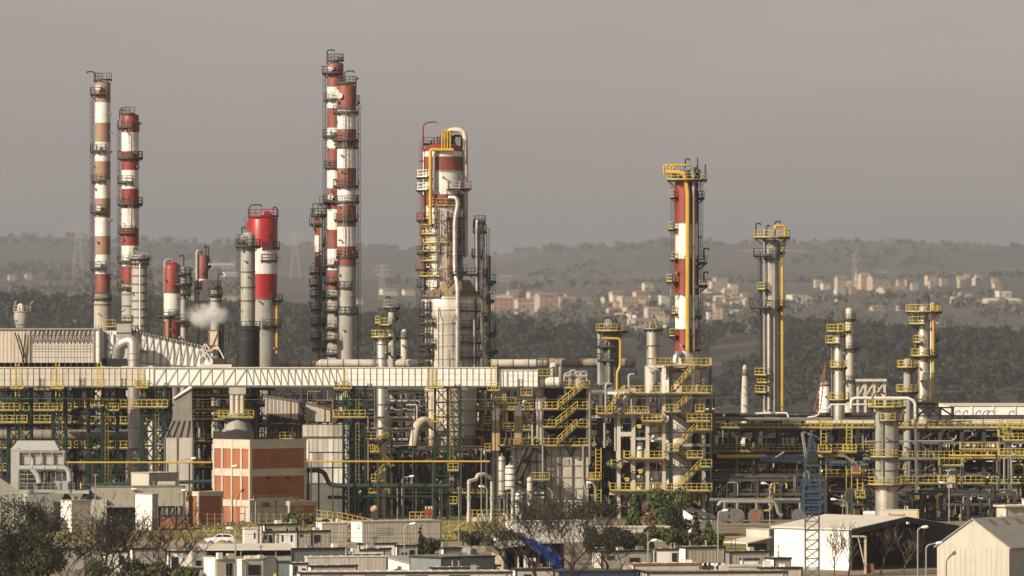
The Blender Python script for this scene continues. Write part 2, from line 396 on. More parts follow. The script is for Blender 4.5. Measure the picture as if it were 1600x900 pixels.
def column(name, label, cat, px, d, r, top, bands, dome=.45, widths=None, plats=(), ladders=(), rings=(), ringm='grey_dark',
           pipes=(), davits=(), manholes=(), n=26, group=None, base=None, lugs=None):
    t = Thing(name, label, cat, px, d, group); s = t.s
    def R(py):
        if not widths: return r * s
        for (y0, r0), (y1, r1) in zip(widths, widths[1:]):
            if y0 <= py <= y1: return (r0 + (r1 - r0) * (py - y0) / max(1e-6, y1 - y0)) * s
        return (widths[0][1] if py < widths[0][0] else widths[-1][1]) * s
    zb = 0.0 if base is None else t.Z(base)
    prof = []; mats = []
    m0 = bands[0][1]; rt = R(top); hd = dome * rt
    for i in range(6):
        a = pi / 2 * (1 - i / 5)
        prof.append((max(.02, rt * cos(a)), t.Z(top) - hd + hd * sin(a))); mats.append(m0)
    prof.pop(); mats.pop()
    prof.append((rt, t.Z(top) - hd)); mats.append(m0)
    cuts = []
    y0 = top
    for ye, m in bands:
        if ye is None: cuts.append((zb, m, None)); continue
        cuts.append((t.Z(ye), m, ye))
    wz = [(w[0], t.Z(w[0])) for w in (widths or ())]
    zc = t.Z(top) - hd
    for z, m, ye in cuts:
        for wy, zz in sorted(wz, key=lambda q: -q[1]):
            if z < zz < zc - .01: prof.append((R(wy), zz)); mats.append(m)
        if z >= zc: 
            continue
        prof.append((R(ye) if ye is not None else R(9999), z)); mats.append(m); zc = z
    mats = mats[1:]
    mb = MB(); mb.lathe(prof, n, mats=mats)
    t.add('shell', mb)
    for py in rings:
        q = MB(ringm); z = t.Z(py); rr = R(py); q.lathe([(rr - .02, z + .10), (rr + .09, z + .10), (rr + .09, z - .10), (rr - .02, z - .10)], n)
        t.add('ring', q)
    for pl in plats:
        py, a0, a1, ex = pl[:4]; rm = pl[4] if len(pl) > 4 else 'pipe_dark'
        add_platform(t, t.Z(py), R(py) + .03, R(py) + ex * s, a0, a1, rm, 'steel')
    for ld in ladders:
        a, ya, yb = ld[:3]; z0, z1 = min(t.Z(ya), t.Z(yb)), max(t.Z(ya), t.Z(yb))
        add_ladder(t, max(R(ya), R(yb)) + .28, a, max(z0, .2), z1, ld[3] if len(ld) > 3 else 'galv')
    for pp in pipes:
        pts, rp, m = pp[:3]
        t.pipe(pts, rp * s, m, flange=pp[3] if len(pp) > 3 else 0)
    for (dx, y0, y1, dirx) in davits:
        q = MB('steel'); pts = [Vector(t.P(dx, y0)), Vector(t.P(dx, y1)), Vector(t.P(dx + dirx, y1)), Vector(t.P(dx + dirx, y1 + 3))]
        q.tube(rounded(pts, 1.0), .11, 6); t.add('davit', q)
    for (mx_, my) in manholes:
        q = MB('white'); x = t.X(mx_); z = t.Z(my); rr = R(my); y = -sqrt(max(0, rr * rr - x * x))
        q.tube([(x, y + .3, z), (x, y - .55, z)], .36, 12); q.tube([(x, y - .55, z), (x, y - .68, z)], .5, 12); t.add('manhole', q)
    # small fittings that sit on every column: nozzles and conduit clips
    rr = random.Random(int(px * 7 + top)); mb = MB(); z = t.Z(top) - 3
    while z > max(zb, 4):
        py = HOR - (z - EYE) / s; a = radians(rr.uniform(185, 355)); R0 = R(py); L = rr.uniform(.35, .7)
        mb.use('pipe_grey'); q = (cos(a), sin(a))
        w = rr.uniform(.07, .15)
        mb.tube([(q[0] * (R0 - .1), q[1] * (R0 - .1), z), (q[0] * (R0 + L), q[1] * (R0 + L), z)], w, 6)
        mb.tube([(q[0] * (R0 + L - .1), q[1] * (R0 + L - .1), z), (q[0] * (R0 + L), q[1] * (R0 + L), z)], w * 1.8, 6)
        z -= rr.uniform(1.6, 4.0)
    if mb.v: tag(t.add('nozzles', mb), kind='stuff')
    return t

W, RD = 'white', 'red'
# brown and white chimney
column('chimney', 'tall brown and white banded chimney with narrow ladder up its shaft', 'chimney', 160.5, 1050, 12.2, 127,
       [(160, 'brown'), (192, W), (222, 'brown'), (252, W), (281, 'brown'), (310, W), (340, 'brown'), (369, W), (398, 'brown'), (428, W), (457, 'red_faded'), (None, 'concrete')],
       dome=.25, widths=[(127, 12.2), (457, 12.2), (475, 13.6), (800, 15)],
       plats=[(147, 165, 285, 8), (236, 168, 290, 8), (283, 170, 290, 6), (331, 168, 290, 8), (419, 168, 290, 8), (467, 190, 330, 4), (125, 100, 350, 2.5)],
       ladders=[(192, 145, 465, 'steel')], davits=[(149, 132, 112, -13), (171, 145, 133, -7)], manholes=[(154, 138), (153, 231), (155, 325), (155, 413)], rings=(457, 476))
# red and white chimney beside it
column('chimney', 'red and white banded chimney with two wide railed ring platforms', 'chimney', 203.5, 1045, 13.6, 177,
       [(207, 'red'), (237, W), (266, 'red'), (295, W), (326, 'red'), (356, W), (384, 'red'), (416, W), (443, 'red'), (None, 'grey')], dome=.35,
       plats=[(247, 0, 360, 6.5), (319, 0, 360, 6.5), (199, 160, 285, 7), (285, 160, 285, 7), (364, 165, 300, 6), (409, 165, 290, 7), (450, 165, 300, 7), (178, 100, 300, 1.5)],
       ladders=[(188, 200, 520, 'steel'), (275, 207, 245), (275, 325, 356)], davits=[(187, 186, 171, 6), (217, 205, 192, 3)], rings=(443, 460, 478, 496))
column('process_column', 'ribbed grey column with railed top standing close behind the red white chimney', 'column', 218, 1032, 12.3, 396,
       [(None, 'grey')], plats=[(404, 0, 360, 4.5, 'galv'), (412, 0, 360, 3)], rings=tuple(range(418, 520, 13)), pipes=[([(219.5, 412, -1.7), (219.5, 515, -1.7)], 1.0, 'white')],
       ladders=[(5, 405, 520, 'steel')], davits=[(209, 404, 388, 5)])
column('process_vessel', 'red topped white vessel with swan neck vapour pipe on its dome', 'vessel', 269.5, 1040, 14, 409,
       [(457, 'red'), (501, W), (531, 'red'), (None, 'grey')], dome=.75, pipes=[([(270, 411), (270, 406), (258, 406, -.4), (258, 500, -.5)], 2.2, 'grey'), ([(263, 495, -1.5), (263, 540, -1.5)], 3.2, 'brown')],
       plats=[(494, 150, 290, 9), (497, 250, 330, 5)], rings=(457,), davits=[(258, 494, 470, 2)])
column('process_column', 'thin grey column with cluttered platforms beside the red topped white vessel', 'column', 286.5, 1030, 4.4, 416,
       [(None, 'grey')], plats=[(444, 0, 360, 10, 'steel'), (460, 250, 380, 8, 'steel'), (502, 0, 360, 11, 'steel'), (428, 180, 380, 7, 'steel')], davits=[(287, 430, 399, -6), (298, 440, 420, 3)], ladders=[(10, 446, 530, 'steel')])
column('process_column', 'slim red and white column with pipe hooked over its top behind the steam', 'column', 317, 1045, 8.2, 397,
       [(436, 'red_faded'), (470, W), (476, 'red_faded'), (None, 'grey')], pipes=[([(316, 398), (316, 392), (308, 392, -.6), (308, 545, -.6)], 2.4, 'grey'), ([(306, 440, -.6), (306, 487, -.6), (301, 492, -.6)], 2.0, 'red_faded')],
       davits=[(326, 410, 385, -6), (322, 418, 384, -2)], plats=[(416, 300, 400, 6), (450, 170, 260, 5)])
column('process_column', 'short grey column with domed head and hooked davit behind the steam', 'column', 336, 1030, 7, 447,
       [(None, 'grey')], plats=[(461, 0, 360, 5, 'steel'), (449, 0, 360, 3, 'steel')], davits=[(341, 447, 428, 7), (345, 462, 505, 0)], rings=(470, 485))
column('process_column', 'smooth grey column with domed railed top in front of the bright red vessel', 'column', 387.5, 1010, 11.3, 362,
       [(500, 'grey'), (None, 'grey')], dome=.8, plats=[(385, 0, 360, 9, 'steel'), (378, 60, 250, 7, 'steel')], rings=(425, 449, 470), davits=[(378, 380, 355, 5)], ladders=[(180, 387, 500, 'steel')])
column('storage_drum', 'soot black drum with railed top wrapped round a grey column', 'tank', 387, 1004, 18.8, 509, [(None, 'black')], dome=.02, plats=[(513, 0, 360, 2, 'green')], rings=(530,), ringm='steel')
column('process_vessel', 'broad bright red and white vessel with red railing and pipe arch on top', 'vessel', 411, 1030, 23.3, 336,
       [(387, 'red_bright'), (428, W), (467, 'red_bright'), (None, 'grey')], dome=.35, plats=[(388, 270, 365, 3), (470, 300, 380, 8), (510, 270, 370, 5), (338, 0, 360, 1.0, 'red'), (408, 265, 330, 2)],
       pipes=[([(412, 338), (412, 333), (422, 333), (424, 345)], 3.2, 'red_bright'), ([(433, 467, -1.5), (433, 552, -1.5)], 1.8, 'yellow_pipe'), ([(433.5, 350, -.6), (433.5, 467, -1)], 1.2, 'white')],
       davits=[(389, 350, 320, 19), (433, 345, 324, -6)], rings=(467,), ladders=[(200, 345, 470, 'red')])
column('process_column', 'narrow column with small red and white bands and stacked side platforms', 'column', 498, 1040, 6.4, 330,
       [(340, 'grey'), (368, 'red_faded'), (394, W), (417, 'red_faded'), (None, 'grey')],
       plats=[(336, 0, 360, 7, 'steel'), (350, 165, 280, 9, 'steel'), (382, 300, 380, 5), (427, 165, 280, 9, 'steel'), (446, 165, 285, 9, 'steel'), (463, 165, 285, 8, 'steel'), (484, 165, 285, 8, 'steel'), (507, 165, 285, 8, 'steel'), (529, 165, 285, 8, 'steel'), (427, 320, 390, 6), (465, 320, 390, 6), (507, 320, 390, 6), (545, 0, 360, 6)],
       pipes=[([(497, 332), (497, 318), (489, 318), (489, 335)], .8, 'steel'), ([(502, 340, -.9), (502, 572, -.9)], 1.3, 'grey'), ([(499.5, 340, -1.0), (499.5, 572, -1.0)], .9, 'rust')], ladders=[(15, 340, 560, 'steel')])
column('chimney', 'tallest chimney banded in clean red and white with side platforms', 'chimney', 524, 1050, 12.8, 97,
       [(136, 'red_faded'), (169, W), (200, 'red_faded'), (232, W), (265, 'red_faded'), (294, W), (327, 'red_faded'), (359, W), (389, 'red_faded'), (422, W), (453, 'red_faded'), (None, 'grey')], dome=.3,
       plats=[(114, 150, 285, 9), (156, 165, 290, 6), (213, 150, 300, 8), (262, 165, 280, 5), (315, 165, 300, 7), (318, 165, 230, 14), (95, 0, 360, .6), (415, 165, 290, 5), (440, 165, 290, 8), (463, 165, 290, 8), (485, 165, 300, 8), (512, 165, 300, 9), (530, 165, 300, 9), (553, 0, 360, 7)],
       ladders=[(186, 114, 555, 'steel')], davits=[(511, 100, 78, 11), (529, 98, 90, 5)], manholes=[(517, 107), (518, 209), (517, 308), (518, 409)], n=28)
column('chimney', 'weathered red and white chimney standing in front of the tallest one', 'chimney', 541.8, 1038, 15, 131,
       [(171, 'red_faded'), (202, W), (230, 'red_faded'), (263, W), (290, 'red_faded'), (321, W), (353, 'red_faded'), (385, W), (415, 'red_faded'), (None, 'grey')], dome=.3,
       plats=[(130, 0, 360, .6), (176, 175, 330, 7), (219, 175, 330, 7), (230, 180, 365, 3), (291, 175, 330, 7), (316, 175, 350, 5), (344, 190, 330, 5), (402, 180, 365, 2), (450, 180, 300, 3), (490, 180, 365, 2), (160, 330, 385, 6)],
       ladders=[(262, 180, 290), (262, 320, 400), (10, 170, 560, 'steel')], davits=[(538, 128, 111, 15), (556, 150, 122, 3)], manholes=[(527, 145), (531, 150)], rings=(171, 230, 353, 415, 490), n=28)

# silver column with yellow platforms
column('process_column', 'bright silver column with round cap and yellow railed landings', 'column', 597, 985, 8.6, 521,
       [(None, 'silver')], dome=.9, rings=(538, 560, 583, 606, 632), plats=[(527, 180, 330, 9, 'yellow'), (528, 330, 380, 9, 'yellow'), (552, 300, 380, 6, 'yellow'), (505, 180, 260, 3, 'yellow')], ladders=[(190, 528, 660, 'steel')],
       pipes=[([(586, 530, 0), (586, 670, 0)], 1.1, 'pipe_grey')])
column('process_column', 'slender greenish column with hooked davit behind the silver column', 'column', 612, 1005, 5.6, 487,
       [(None, 'grey')], plats=[(480, 0, 360, 8, 'galv'), (497, 300, 390, 6), (508, 150, 260, 14, 'yellow'), (528, 300, 390, 7), (557, 300, 390, 8)], davits=[(609, 478, 464, -6)], ladders=[(180, 482, 560, 'steel')])
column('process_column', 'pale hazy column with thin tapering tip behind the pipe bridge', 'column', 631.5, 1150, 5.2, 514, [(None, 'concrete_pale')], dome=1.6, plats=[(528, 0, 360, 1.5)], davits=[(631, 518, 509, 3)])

# the big tower
big = column('distillation_tower', 'massive silver tower with red dome and white banded neck full of pipes', 'tower', 693, 1000, 31, 222,
       [(237, 'red'), (245, W), (268, 'red_faded'), (304, W), (322, 'red_faded'), (None, 'aluminium')], dome=.45, n=36, base=462, rings=(268, 345, 372, 395, 420), ringm='silver_dull')
b = big
mb = MB(); cx = b.X(704.5)
mb.lathe([(r * b.s, b.Z(y)) for r, y in ((30, 438), (45.5, 464), (45.5, 492), (41, 500), (41, 600), (40, 680), (40, 706), (33, 716))] + [(33 * b.s, 0)], 40, cx=cx,
         mats=['straw', 'aluminium', 'aluminium', 'aluminium', 'beige_stained', 'furnace_base', 'concrete_dark', 'concrete_dark'])
b.add('lower_shell', mb)
for y in (466, 484, 505, 522, 540, 560, 610, 640, 662, 684):
    q = MB('silver_dull'); z = b.Z(y); r = (45.6 if y < 494 else 41.1) * b.s; q.lathe([(r - .02, z + .1), (r + .1, z + .1), (r + .1, z - .1), (r - .02, z - .1)], 40, cx=cx); b.add('ring', q)
def bigplat(py, a0, a1, ex, rm, r): add_platform(b, b.Z(py), r * b.s + .03, (r + ex) * b.s, a0, a1, rm, 'steel', cx=cx if r > 35 else 0)
bigplat(295, 280, 380, 14, 'white', 30.5); bigplat(322, 225, 330, 4, 'yellow', 30.5); bigplat(352, 190, 250, 7, 'yellow', 30.5)
bigplat(380, 190, 285, 5, 'yellow', 30.5); bigplat(408, 190, 255, 6, 'yellow', 30.5); bigplat(225, 60, 200, 2.5, 'red', 30.5); bigplat(465, 160, 250, 4, 'steel', 44)
bigplat(277, 170, 235, 13, 'white', 30.5); bigplat(297, 170, 235, 13, 'white', 30.5); bigplat(344, 160, 225, 13, 'red', 30.5); bigplat(420, 165, 230, 15, 'red', 30.5); bigplat(374, 290, 372, 6, 'steel', 30.5)
for y in (396, 447, 492, 522, 546, 566): bigplat(y, 165, 225, 9, 'steel', 44 if y > 455 else 34)
for y in (430, 467): bigplat(y, 275, 365, 4, 'steel', 40)
add_ladder(b, 31.5 * b.s + .4, 200, b.Z(420), b.Z(225), 'red')
add_ladder(b, 31.5 * b.s + .4, 255, b.Z(440), b.Z(325), 'galv')
add_ladder(b, 46 * b.s + .4, 192, b.Z(575), b.Z(465), 'steel', cx=cx); add_ladder(b, 42 * b.s + .6, 268, b.Z(700), b.Z(500), 'galv', cage=False, cx=cx)
for i, px in enumerate((691, 695, 699.5, 704)):
    b.pipe([(px, 236, -3.3), (px, 205, -3.3), (px + 1.2, 205, -.5), (px + 1.2, 224, -.5)], .11, 'yellow_pipe', n=6)
b.pipe([(709, 235, -3.5), (675, 235, -3.5), (673, 237, -3.5), (673, 352, -3.6)], .27, 'yellow_pipe', n=10, flange=3)
b.pipe([(704.5, 206, -3.35), (690, 206, -3.35)], .12, 'yellow_pipe', n=6)
b.pipe([(679, 300, -3.4), (679, 240, -3.4), (684, 238, -3.2)], .2, 'pipe_grey', n=8)
b.pipe([(700, 222, 0), (700, 203, 0), (726, 203, -.6), (727.5, 230, -.8), (727.5, 400, -.8)], .40, 'beige', n=12, bend=1.6)
b.pipe([(708, 222, .5), (708, 212, .5), (721, 212, .2), (721, 240, 0)], .2, 'steel', n=6)
b.pipe([(702, 309, -2.9), (713, 309, -3.3), (716, 318, -3.4), (711, 345, -3.4), (711, 425, -3.5), (715.5, 446, -4.6), (715.5, 576, -4.7)], .37, 'silver', n=12, bend=1.1, flange=4)
b.pipe([(661, 236, .3), (661, 192, .3), (680, 190, .2), (684, 193, 0)], .12, 'red', n=6, bend=1.0)
b.pipe([(665, 300, -2), (689, 296, -3)], .07, 'white', n=5); b.pipe([(715, 296, -2.8), (728, 304, -2.6)], .1, 'white', n=5)
for y in (395, 421, 450): b.pipe([(668, y, -3.1), (725, y - 2, -2.9)], .06, 'steel', n=5)
b.pipe([(722, 330, -2), (722, 575, -3.5)], .13, 'pipe_grey', n=6, bend=0); b.pipe([(703, 340, -3.2), (703, 700, -4.6)], .10, 'rust', n=6, bend=0)
b.pipe([(735, 470, -2.2), (735, 575, -2.5)], .16, 'pipe_grey', n=6); b.pipe([(669, 465, -3.6), (669, 575, -3.8)], .09, 'steel', n=6)
for px in (706, 711, 716): b.pipe([(px, 226, -1.2), (px, 212, -1.2)], .07, 'steel', n=5)
b.pipe([(690, 672, -4), (664, 655, -5), (652, 664, -6), (646, 700, -6)], .72, 'beige_stained', n=14, bend=2.2)      # big elbow low on the flank
for y, a0, a1, ex in ((484, 150, 230, 8), (505, 155, 235, 10), (538, 150, 235, 11), (556, 160, 230, 9), (486, 290, 380, 7), (512, 285, 380, 6), (535, 280, 375, 8), (558, 285, 380, 9)):
    add_platform(b, b.Z(y), 41.2 * b.s + .03, (41 + ex) * b.s, a0, a1, 'pipe_dark', 'steel', cx=cx)
for y, a0, a1, ex in ((340, 280, 370, 7), (355, 290, 372, 5), (398, 280, 370, 6), (425, 285, 375, 8), (393, 195, 262, 6), (366, 195, 250, 7), (432, 170, 262, 8)):
    add_platform(b, b.Z(y), 31.2 * b.s, (31 + ex) * b.s, a0, a1, 'yellow' if a1 < 300 and y > 360 else 'galv', 'steel')
for y0, y1, x, r_, m_ in ((470, 575, 662, .16, 'steel'), (470, 600, 672, .12, 'pipe_dark'), (500, 575, 741, .2, 'silver_dull'), (466, 575, 744, .12, 'steel'), (325, 470, 684, .1, 'steel'), (330, 575, 700, .08, 'rust'), (270, 440, 718, .12, 'pipe_dark'), (300, 470, 664, .12, 'steel'), (480, 700, 686, .07, 'pipe_dark'), (345, 440, 722, .16, 'pipe_grey')):
    xx = b.X(x) - (cx if y0 > 455 else 0); R_ = (46 if y0 > 455 else 31.5) * b.s; yy = -sqrt(max(.2, R_ * R_ - xx * xx)) - .25
    b.pipe([(x, y0, yy), (x, y1, yy)], r_, m_, n=6, bend=0)
for i in range(26):                                       # small instrument loops along the shaft
    y = RND.uniform(330, 570); R_ = (46 if y > 466 else 31.5) * b.s; a = radians(RND.uniform(190, 350)); ox = cx if y > 466 else 0
    x_ = ox + R_ * cos(a); y_ = R_ * sin(a) - .15; z_ = b.Z(y); q = MB(RND.choice(('steel', 'pipe_dark', 'galv', 'steel'))); L_ = RND.uniform(.6, 2.0)
    q.tube(rounded([Vector((x_, y_, z_)), Vector((x_, y_ - .5, z_)), Vector((x_ + RND.uniform(-.6, .6), y_ - .5, z_ - L_)), Vector((x_ + .2, y_, z_ - L_))], .2), RND.uniform(.04, .1), 5); b.add('pipe', q)
b.pipe([(742, 671, -1), (755, 671, -1)], .28, 'orange_pipe', n=8); b.pipe([(746, 684, -1.5), (754, 684, -1.5), (754, 713, -1.5)], .33, 'orange_pipe', n=8)
mb = MB('steel'); 
for i in range(40):                                     # clutter of valves and cables on the dome
    a = RND.uniform(0, 2 * pi); r = RND.uniform(.3, 2.4); z = b.Z(222) - (r / 3) ** 2 * 1.2
    mb.bar((r * cos(a), r * sin(a), z), (r * cos(a), r * sin(a), z + RND.uniform(.4, 1.5)), RND.choice((.06, .1, .2)))
tag(b.add('valves', mb, smooth=False), kind='stuff')
for i in range(9):                                        # legs of the skirt
    a = radians(180 + 22.5 * i); r = 36 * b.s
    q = MB('furnace_base' if i % 2 else 'concrete'); q.box(cx + r * cos(a) - .55, cx + r * cos(a) + .55, r * sin(a) - .4, r * sin(a) + .4, 0, b.Z(706)); b.add('support', q, smooth=False)
column('process_column', 'white and red duct column tucked against the flank of the big tower', 'column', 667.5, 1006, 6.6, 236,
       [(305, W), (340, 'red'), (395, W), (455, 'red_faded'), (None, 'grey_dark')], dome=.2, plats=[(368, 175, 280, 4, 'yellow')])
column('process_column', 'shiny silver column rising to half height beside the big tower', 'column', 749.5, 1012, 8.2, 342,
       [(None, 'silver_dull')], dome=.6, rings=tuple(range(362, 575, 21)), ringm='grey', plats=[(362, 0, 360, 3, 'steel'), (348, 0, 360, 1.5, 'steel'), (400, 150, 290, 5, 'steel'), (430, 300, 380, 5, 'steel'), (462, 150, 290, 5, 'steel'), (500, 300, 380, 6, 'steel')],
       pipes=[([(748, 346, -.6), (745.5, 344, -1), (745, 352, -1), (745.5, 575, -1)], 2.0, 'silver', 3)], ladders=[(5, 362, 575, 'steel'), (262, 362, 460, 'steel')], davits=[(740, 358, 343, 5)])
column('process_column', 'sooty column hung with pipe loops and cages behind the half height silver column', 'column', 759, 1022, 8, 398,
       [(None, 'grey_dark')], dome=.4, plats=[(440, 270, 400, 9, 'steel'), (470, 270, 400, 6, 'steel'), (520, 260, 400, 10, 'steel'), (548, 260, 400, 12, 'steel')],
       pipes=[([(755, 500, -1), (755, 494, -1), (774, 494, -1), (774, 526, -1), (764, 526, -1)], .9, 'steel'), ([(760, 545, -1), (760, 530, -1), (780, 530, -1), (780, 552, -1), (768, 552, -1)], .9, 'steel'),
              ([(757, 505, -1.5), (757, 498, -1.5), (769, 498, -1.5), (769, 515, -1.5)], .7, 'pipe_dark'), ([(766, 455, -.5), (760, 470, -.5), (760, 490, -.5)], .9, 'white')], ladders=[(0, 420, 560, 'steel')])

# right hand group
column('process_column', 'grey twin pipe column under a domed cage with yellow railing', 'column', 956, 1010, 13.5, 508,
       [(None, 'grey_dark')], dome=.2, plats=[(517, 0, 360, 12, 'yellow'), (541, 170, 280, 12, 'steel'), (563, 170, 280, 10, 'steel')],
       pipes=[([(937, 520, 0), (937, 600, 0)], 3.6, 'grey'), ([(952, 530, -1.6), (952, 598, -1.6), (935, 602, -1.6)], 2.2, 'pipe_grey'), ([(940, 529, -2), (969, 529, -2), (969, 572, -2), (964, 582, -2), (964, 620, -2)], 2.2, 'yellow_pipe', 3)],
       ladders=[(200, 517, 600, 'galv')], davits=[(978, 517, 494, -3)])
t = Thing('cage_dome', 'domed pipe cage crowning the grey twin pipe column', 'cage', 952, 1010)
mb = MB('steel'); r = 13 * t.s
for i in range(12):
    a = 2 * pi * i / 12
    mb.tube([(r * cos(a), r * sin(a), t.Z(516)), (r * cos(a), r * sin(a), t.Z(506)), (r * .75 * cos(a), r * .75 * sin(a), t.Z(498)), (r * .1 * cos(a), r * .1 * sin(a), t.Z(495))], .07, 5)
t.add('bars', mb); mb = MB('grey'); mb.lathe([(.02, t.Z(497)), (.6, t.Z(498)), (.8, t.Z(502)), (.8, t.Z(516))], 14); t.add('cap', mb)
column('process_column', 'stubby grey column with pointed cap beside the yellow pipe tower', 'column', 1020.5, 1000, 10.2, 512,
       [(None, 'silver_dull')], dome=.2, plats=[(514, 0, 360, 5, 'galv')], rings=(540, 560), davits=[(1018, 512, 494, 4)], pipes=[([(1015, 512), (1018, 500), (1023, 500), (1027, 512)], .9, 'yellow_pipe'), ([(1019, 500), (1019, 493)], 1.4, 'grey')])
column('distillation_tower', 'red and white banded tower with thick yellow pipe running down its front', 'tower', 1073, 985, 18.2, 280,
       [(348, 'red'), (405, W), (460, 'red'), (515, W), (549, 'red'), (None, 'silver_dull')], dome=.15, widths=[(280, 18.2), (548, 18.2), (552, 19), (560, 20), (830, 20)], n=32,
       plats=[(281, 0, 360, 14, 'yellow'), (308, 165, 222, 9, 'yellow'), (310, 300, 385, 10, 'steel'), (358, 165, 222, 12, 'yellow'), (411, 300, 385, 14, 'steel'), (405, 170, 222, 8, 'yellow'), (440, 165, 225, 15, 'yellow'), (447, 300, 385, 16, 'steel'), (490, 165, 222, 6, 'yellow'), (495, 310, 385, 6, 'steel'), (525, 165, 225, 10, 'yellow'), (545, 290, 380, 6, 'yellow')],
       pipes=[([(1040, 269, -1.5), (1064, 270, -1.8), (1070, 276, -2.2), (1074, 300, -2.4), (1074, 548, -2.4)], 3.6, 'yellow_pipe', 9),
              ([(1083, 272, -1.9), (1083, 548, -1.9)], 2.6, 'galv', 6), ([(1091, 300, -.4), (1091, 520, -.4)], 1.0, 'pipe_dark'), ([(1054, 290, -.8), (1054, 470, -.8)], .8, 'rust'),
              ([(1038, 272, 1), (1037, 260, 1), (1040, 257, 1), (1078, 257, 1), (1080, 264, 0)], 1.3, 'yellow_pipe'), ([(1042, 272, 0), (1041, 260, 0), (1044, 257, 0), (1078, 258, 0)], 1.3, 'yellow_pipe'),
              ([(1047, 272, -.8), (1046, 262, -.8), (1049, 258, -.8), (1076, 258, -.8)], 1.3, 'yellow_pipe'), ([(1052, 272, -1.3), (1051, 262, -1.3), (1054, 259, -1.3), (1074, 259, -1)], 1.3, 'yellow_pipe'),
              ([(1090, 450, -.5), (1048, 463, -2), (1048, 447, -2)], 1.1, 'galv'), ([(1070, 500, -2.6), (1088, 497, -2.2)], .6, 'steel'),
              ([(1083, 275, -1), (1087, 262, -.5), (1091, 262, -.5)], 1.8, 'steel')],
       ladders=[(180, 285, 540, 'steel'), (355, 285, 540, 'steel')], davits=[(1071, 262, 248, 6), (1090, 275, 243, 0), (1102, 278, 254, 0), (1100, 405, 388, 7), (1100, 440, 425, 6)], rings=(348, 405, 460, 515))
mb = MB('steel'); t = Thing('valve_cluster', 'tangle of dark valves and fittings on the yellow pipe tower top', 'valves', 1073, 985)
for i in range(46):
    x = RND.uniform(-2.3, 2.2); y = RND.uniform(-1.3, 1.3); z = t.Z(280) + RND.uniform(0, 1.0)
    mb.bar((x, y, t.Z(281)), (x + RND.uniform(-.3, .3), y, z + RND.uniform(.2, 1.1)), RND.choice((.08, .14, .26)))
tag(t.add('fittings', mb, smooth=False), kind='stuff')
column('process_column', 'tall grey column with yellow railed crown and yellow pipe down one side', 'column', 1206, 1005, 12.2, 374,
       [(None, 'grey')], dome=.15, widths=[(374, 12.8), (402, 12.8), (408, 11.2), (470, 11.2), (480, 14), (830, 15)], n=28,
       plats=[(371, 0, 360, 16, 'yellow'), (399, 165, 260, 17, 'steel'), (452, 165, 240, 12, 'yellow'), (480, 160, 260, 22, 'steel'), (480, 300, 380, 7, 'steel'), (586, 165, 250, 14, 'yellow'), (598, 165, 250, 10, 'yellow'), (613, 165, 250, 13, 'yellow'), (395, 300, 380, 8, 'steel')],
       pipes=[([(1194, 360, -1), (1194, 640, -1.4)], 1.7, 'galv', 8), ([(1209.5, 405, -1.4), (1209.5, 640, -1.6)], 1.5, 'galv', 8), ([(1201, 490, -1.6), (1201, 640, -1.6)], 3.0, 'silver_dull', 8),
              ([(1211, 358, -1), (1211, 353, -1), (1226, 353, -1), (1227, 375, -1), (1222, 392, -1), (1222, 642, -1)], 2.3, 'yellow_pipe', 9), ([(1188, 395, -.6), (1188, 640, -.6)], 1.0, 'pipe_dark'), ([(1216, 480, -.8), (1216, 640, -.8)], 1.8, 'pipe_dark')],
       ladders=[(190, 402, 640, 'steel')], davits=[(1181, 370, 349, 7), (1198, 370, 352, 4), (1211, 370, 346, 8)], rings=(405, 470))
column('process_column', 'short silver column with three yellow railed landings on the pipe racks', 'column', 1311, 985, 8.6, 522,
       [(None, 'silver_dull')], dome=.8, plats=[(518, 0, 360, 11, 'yellow'), (536, 160, 270, 13, 'yellow'), (574, 150, 330, 6, 'yellow'), (625, 0, 360, 8, 'yellow')], pipes=[([(1320, 522, 0), (1320, 630, 0)], 1.4, 'pipe_dark'), ([(1300, 540, 0), (1300, 650, 0)], 1.4, 'galv'), ([(1310, 525), (1310, 506), (1318, 506), (1318, 520)], 1.0, 'yellow_pipe')], davits=[(1295, 517, 496, 5)], ladders=[(185, 540, 650, 'steel')])
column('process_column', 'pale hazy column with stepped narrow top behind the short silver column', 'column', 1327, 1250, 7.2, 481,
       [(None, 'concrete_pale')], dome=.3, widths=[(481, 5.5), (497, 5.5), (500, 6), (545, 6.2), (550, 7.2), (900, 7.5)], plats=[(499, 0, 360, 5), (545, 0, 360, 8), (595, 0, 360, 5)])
column('storage_silo', 'small white silo with rounded roof far behind the pipe racks', 'silo', 1288.5, 1240, 8.6, 596, [(None, 'white_clean')], dome=.7, plats=[(602, 0, 360, .6)])
t = Thing('guyed_derrick', 'leaning rusty red lattice boom beside the small white silo', 'crane', 1283, 1230)
mb = MB('rust'); a = Vector(t.P(1277, 640)); c = Vector(t.P(1291, 563))
for o in (-.6, .6):
    mb.bar(a + Vector((o, 0, 0)), c, .22)
for i in range(12):
    p = a.lerp(c, i / 12); q = a.lerp(c, (i + 1) / 12); w = .6 * (1 - i / 12); mb.bar(p + Vector((w, 0, 0)), q - Vector((w, 0, 0)), .12)
t.add('boom', mb, smooth=False); mb = MB('rust'); mb.bar((t.X(1277), 0, 0), (t.X(1277), 0, t.Z(640)), .6); t.add('post', mb, smooth=False)
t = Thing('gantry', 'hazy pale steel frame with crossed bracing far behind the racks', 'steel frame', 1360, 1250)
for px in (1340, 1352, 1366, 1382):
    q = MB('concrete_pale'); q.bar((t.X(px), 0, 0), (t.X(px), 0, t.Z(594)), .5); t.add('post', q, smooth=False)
q = MB('concrete_pale'); q.box(t.X(1334), t.X(1385), -1, 1, t.Z(596), t.Z(592)); t.add('beam', q, smooth=False)
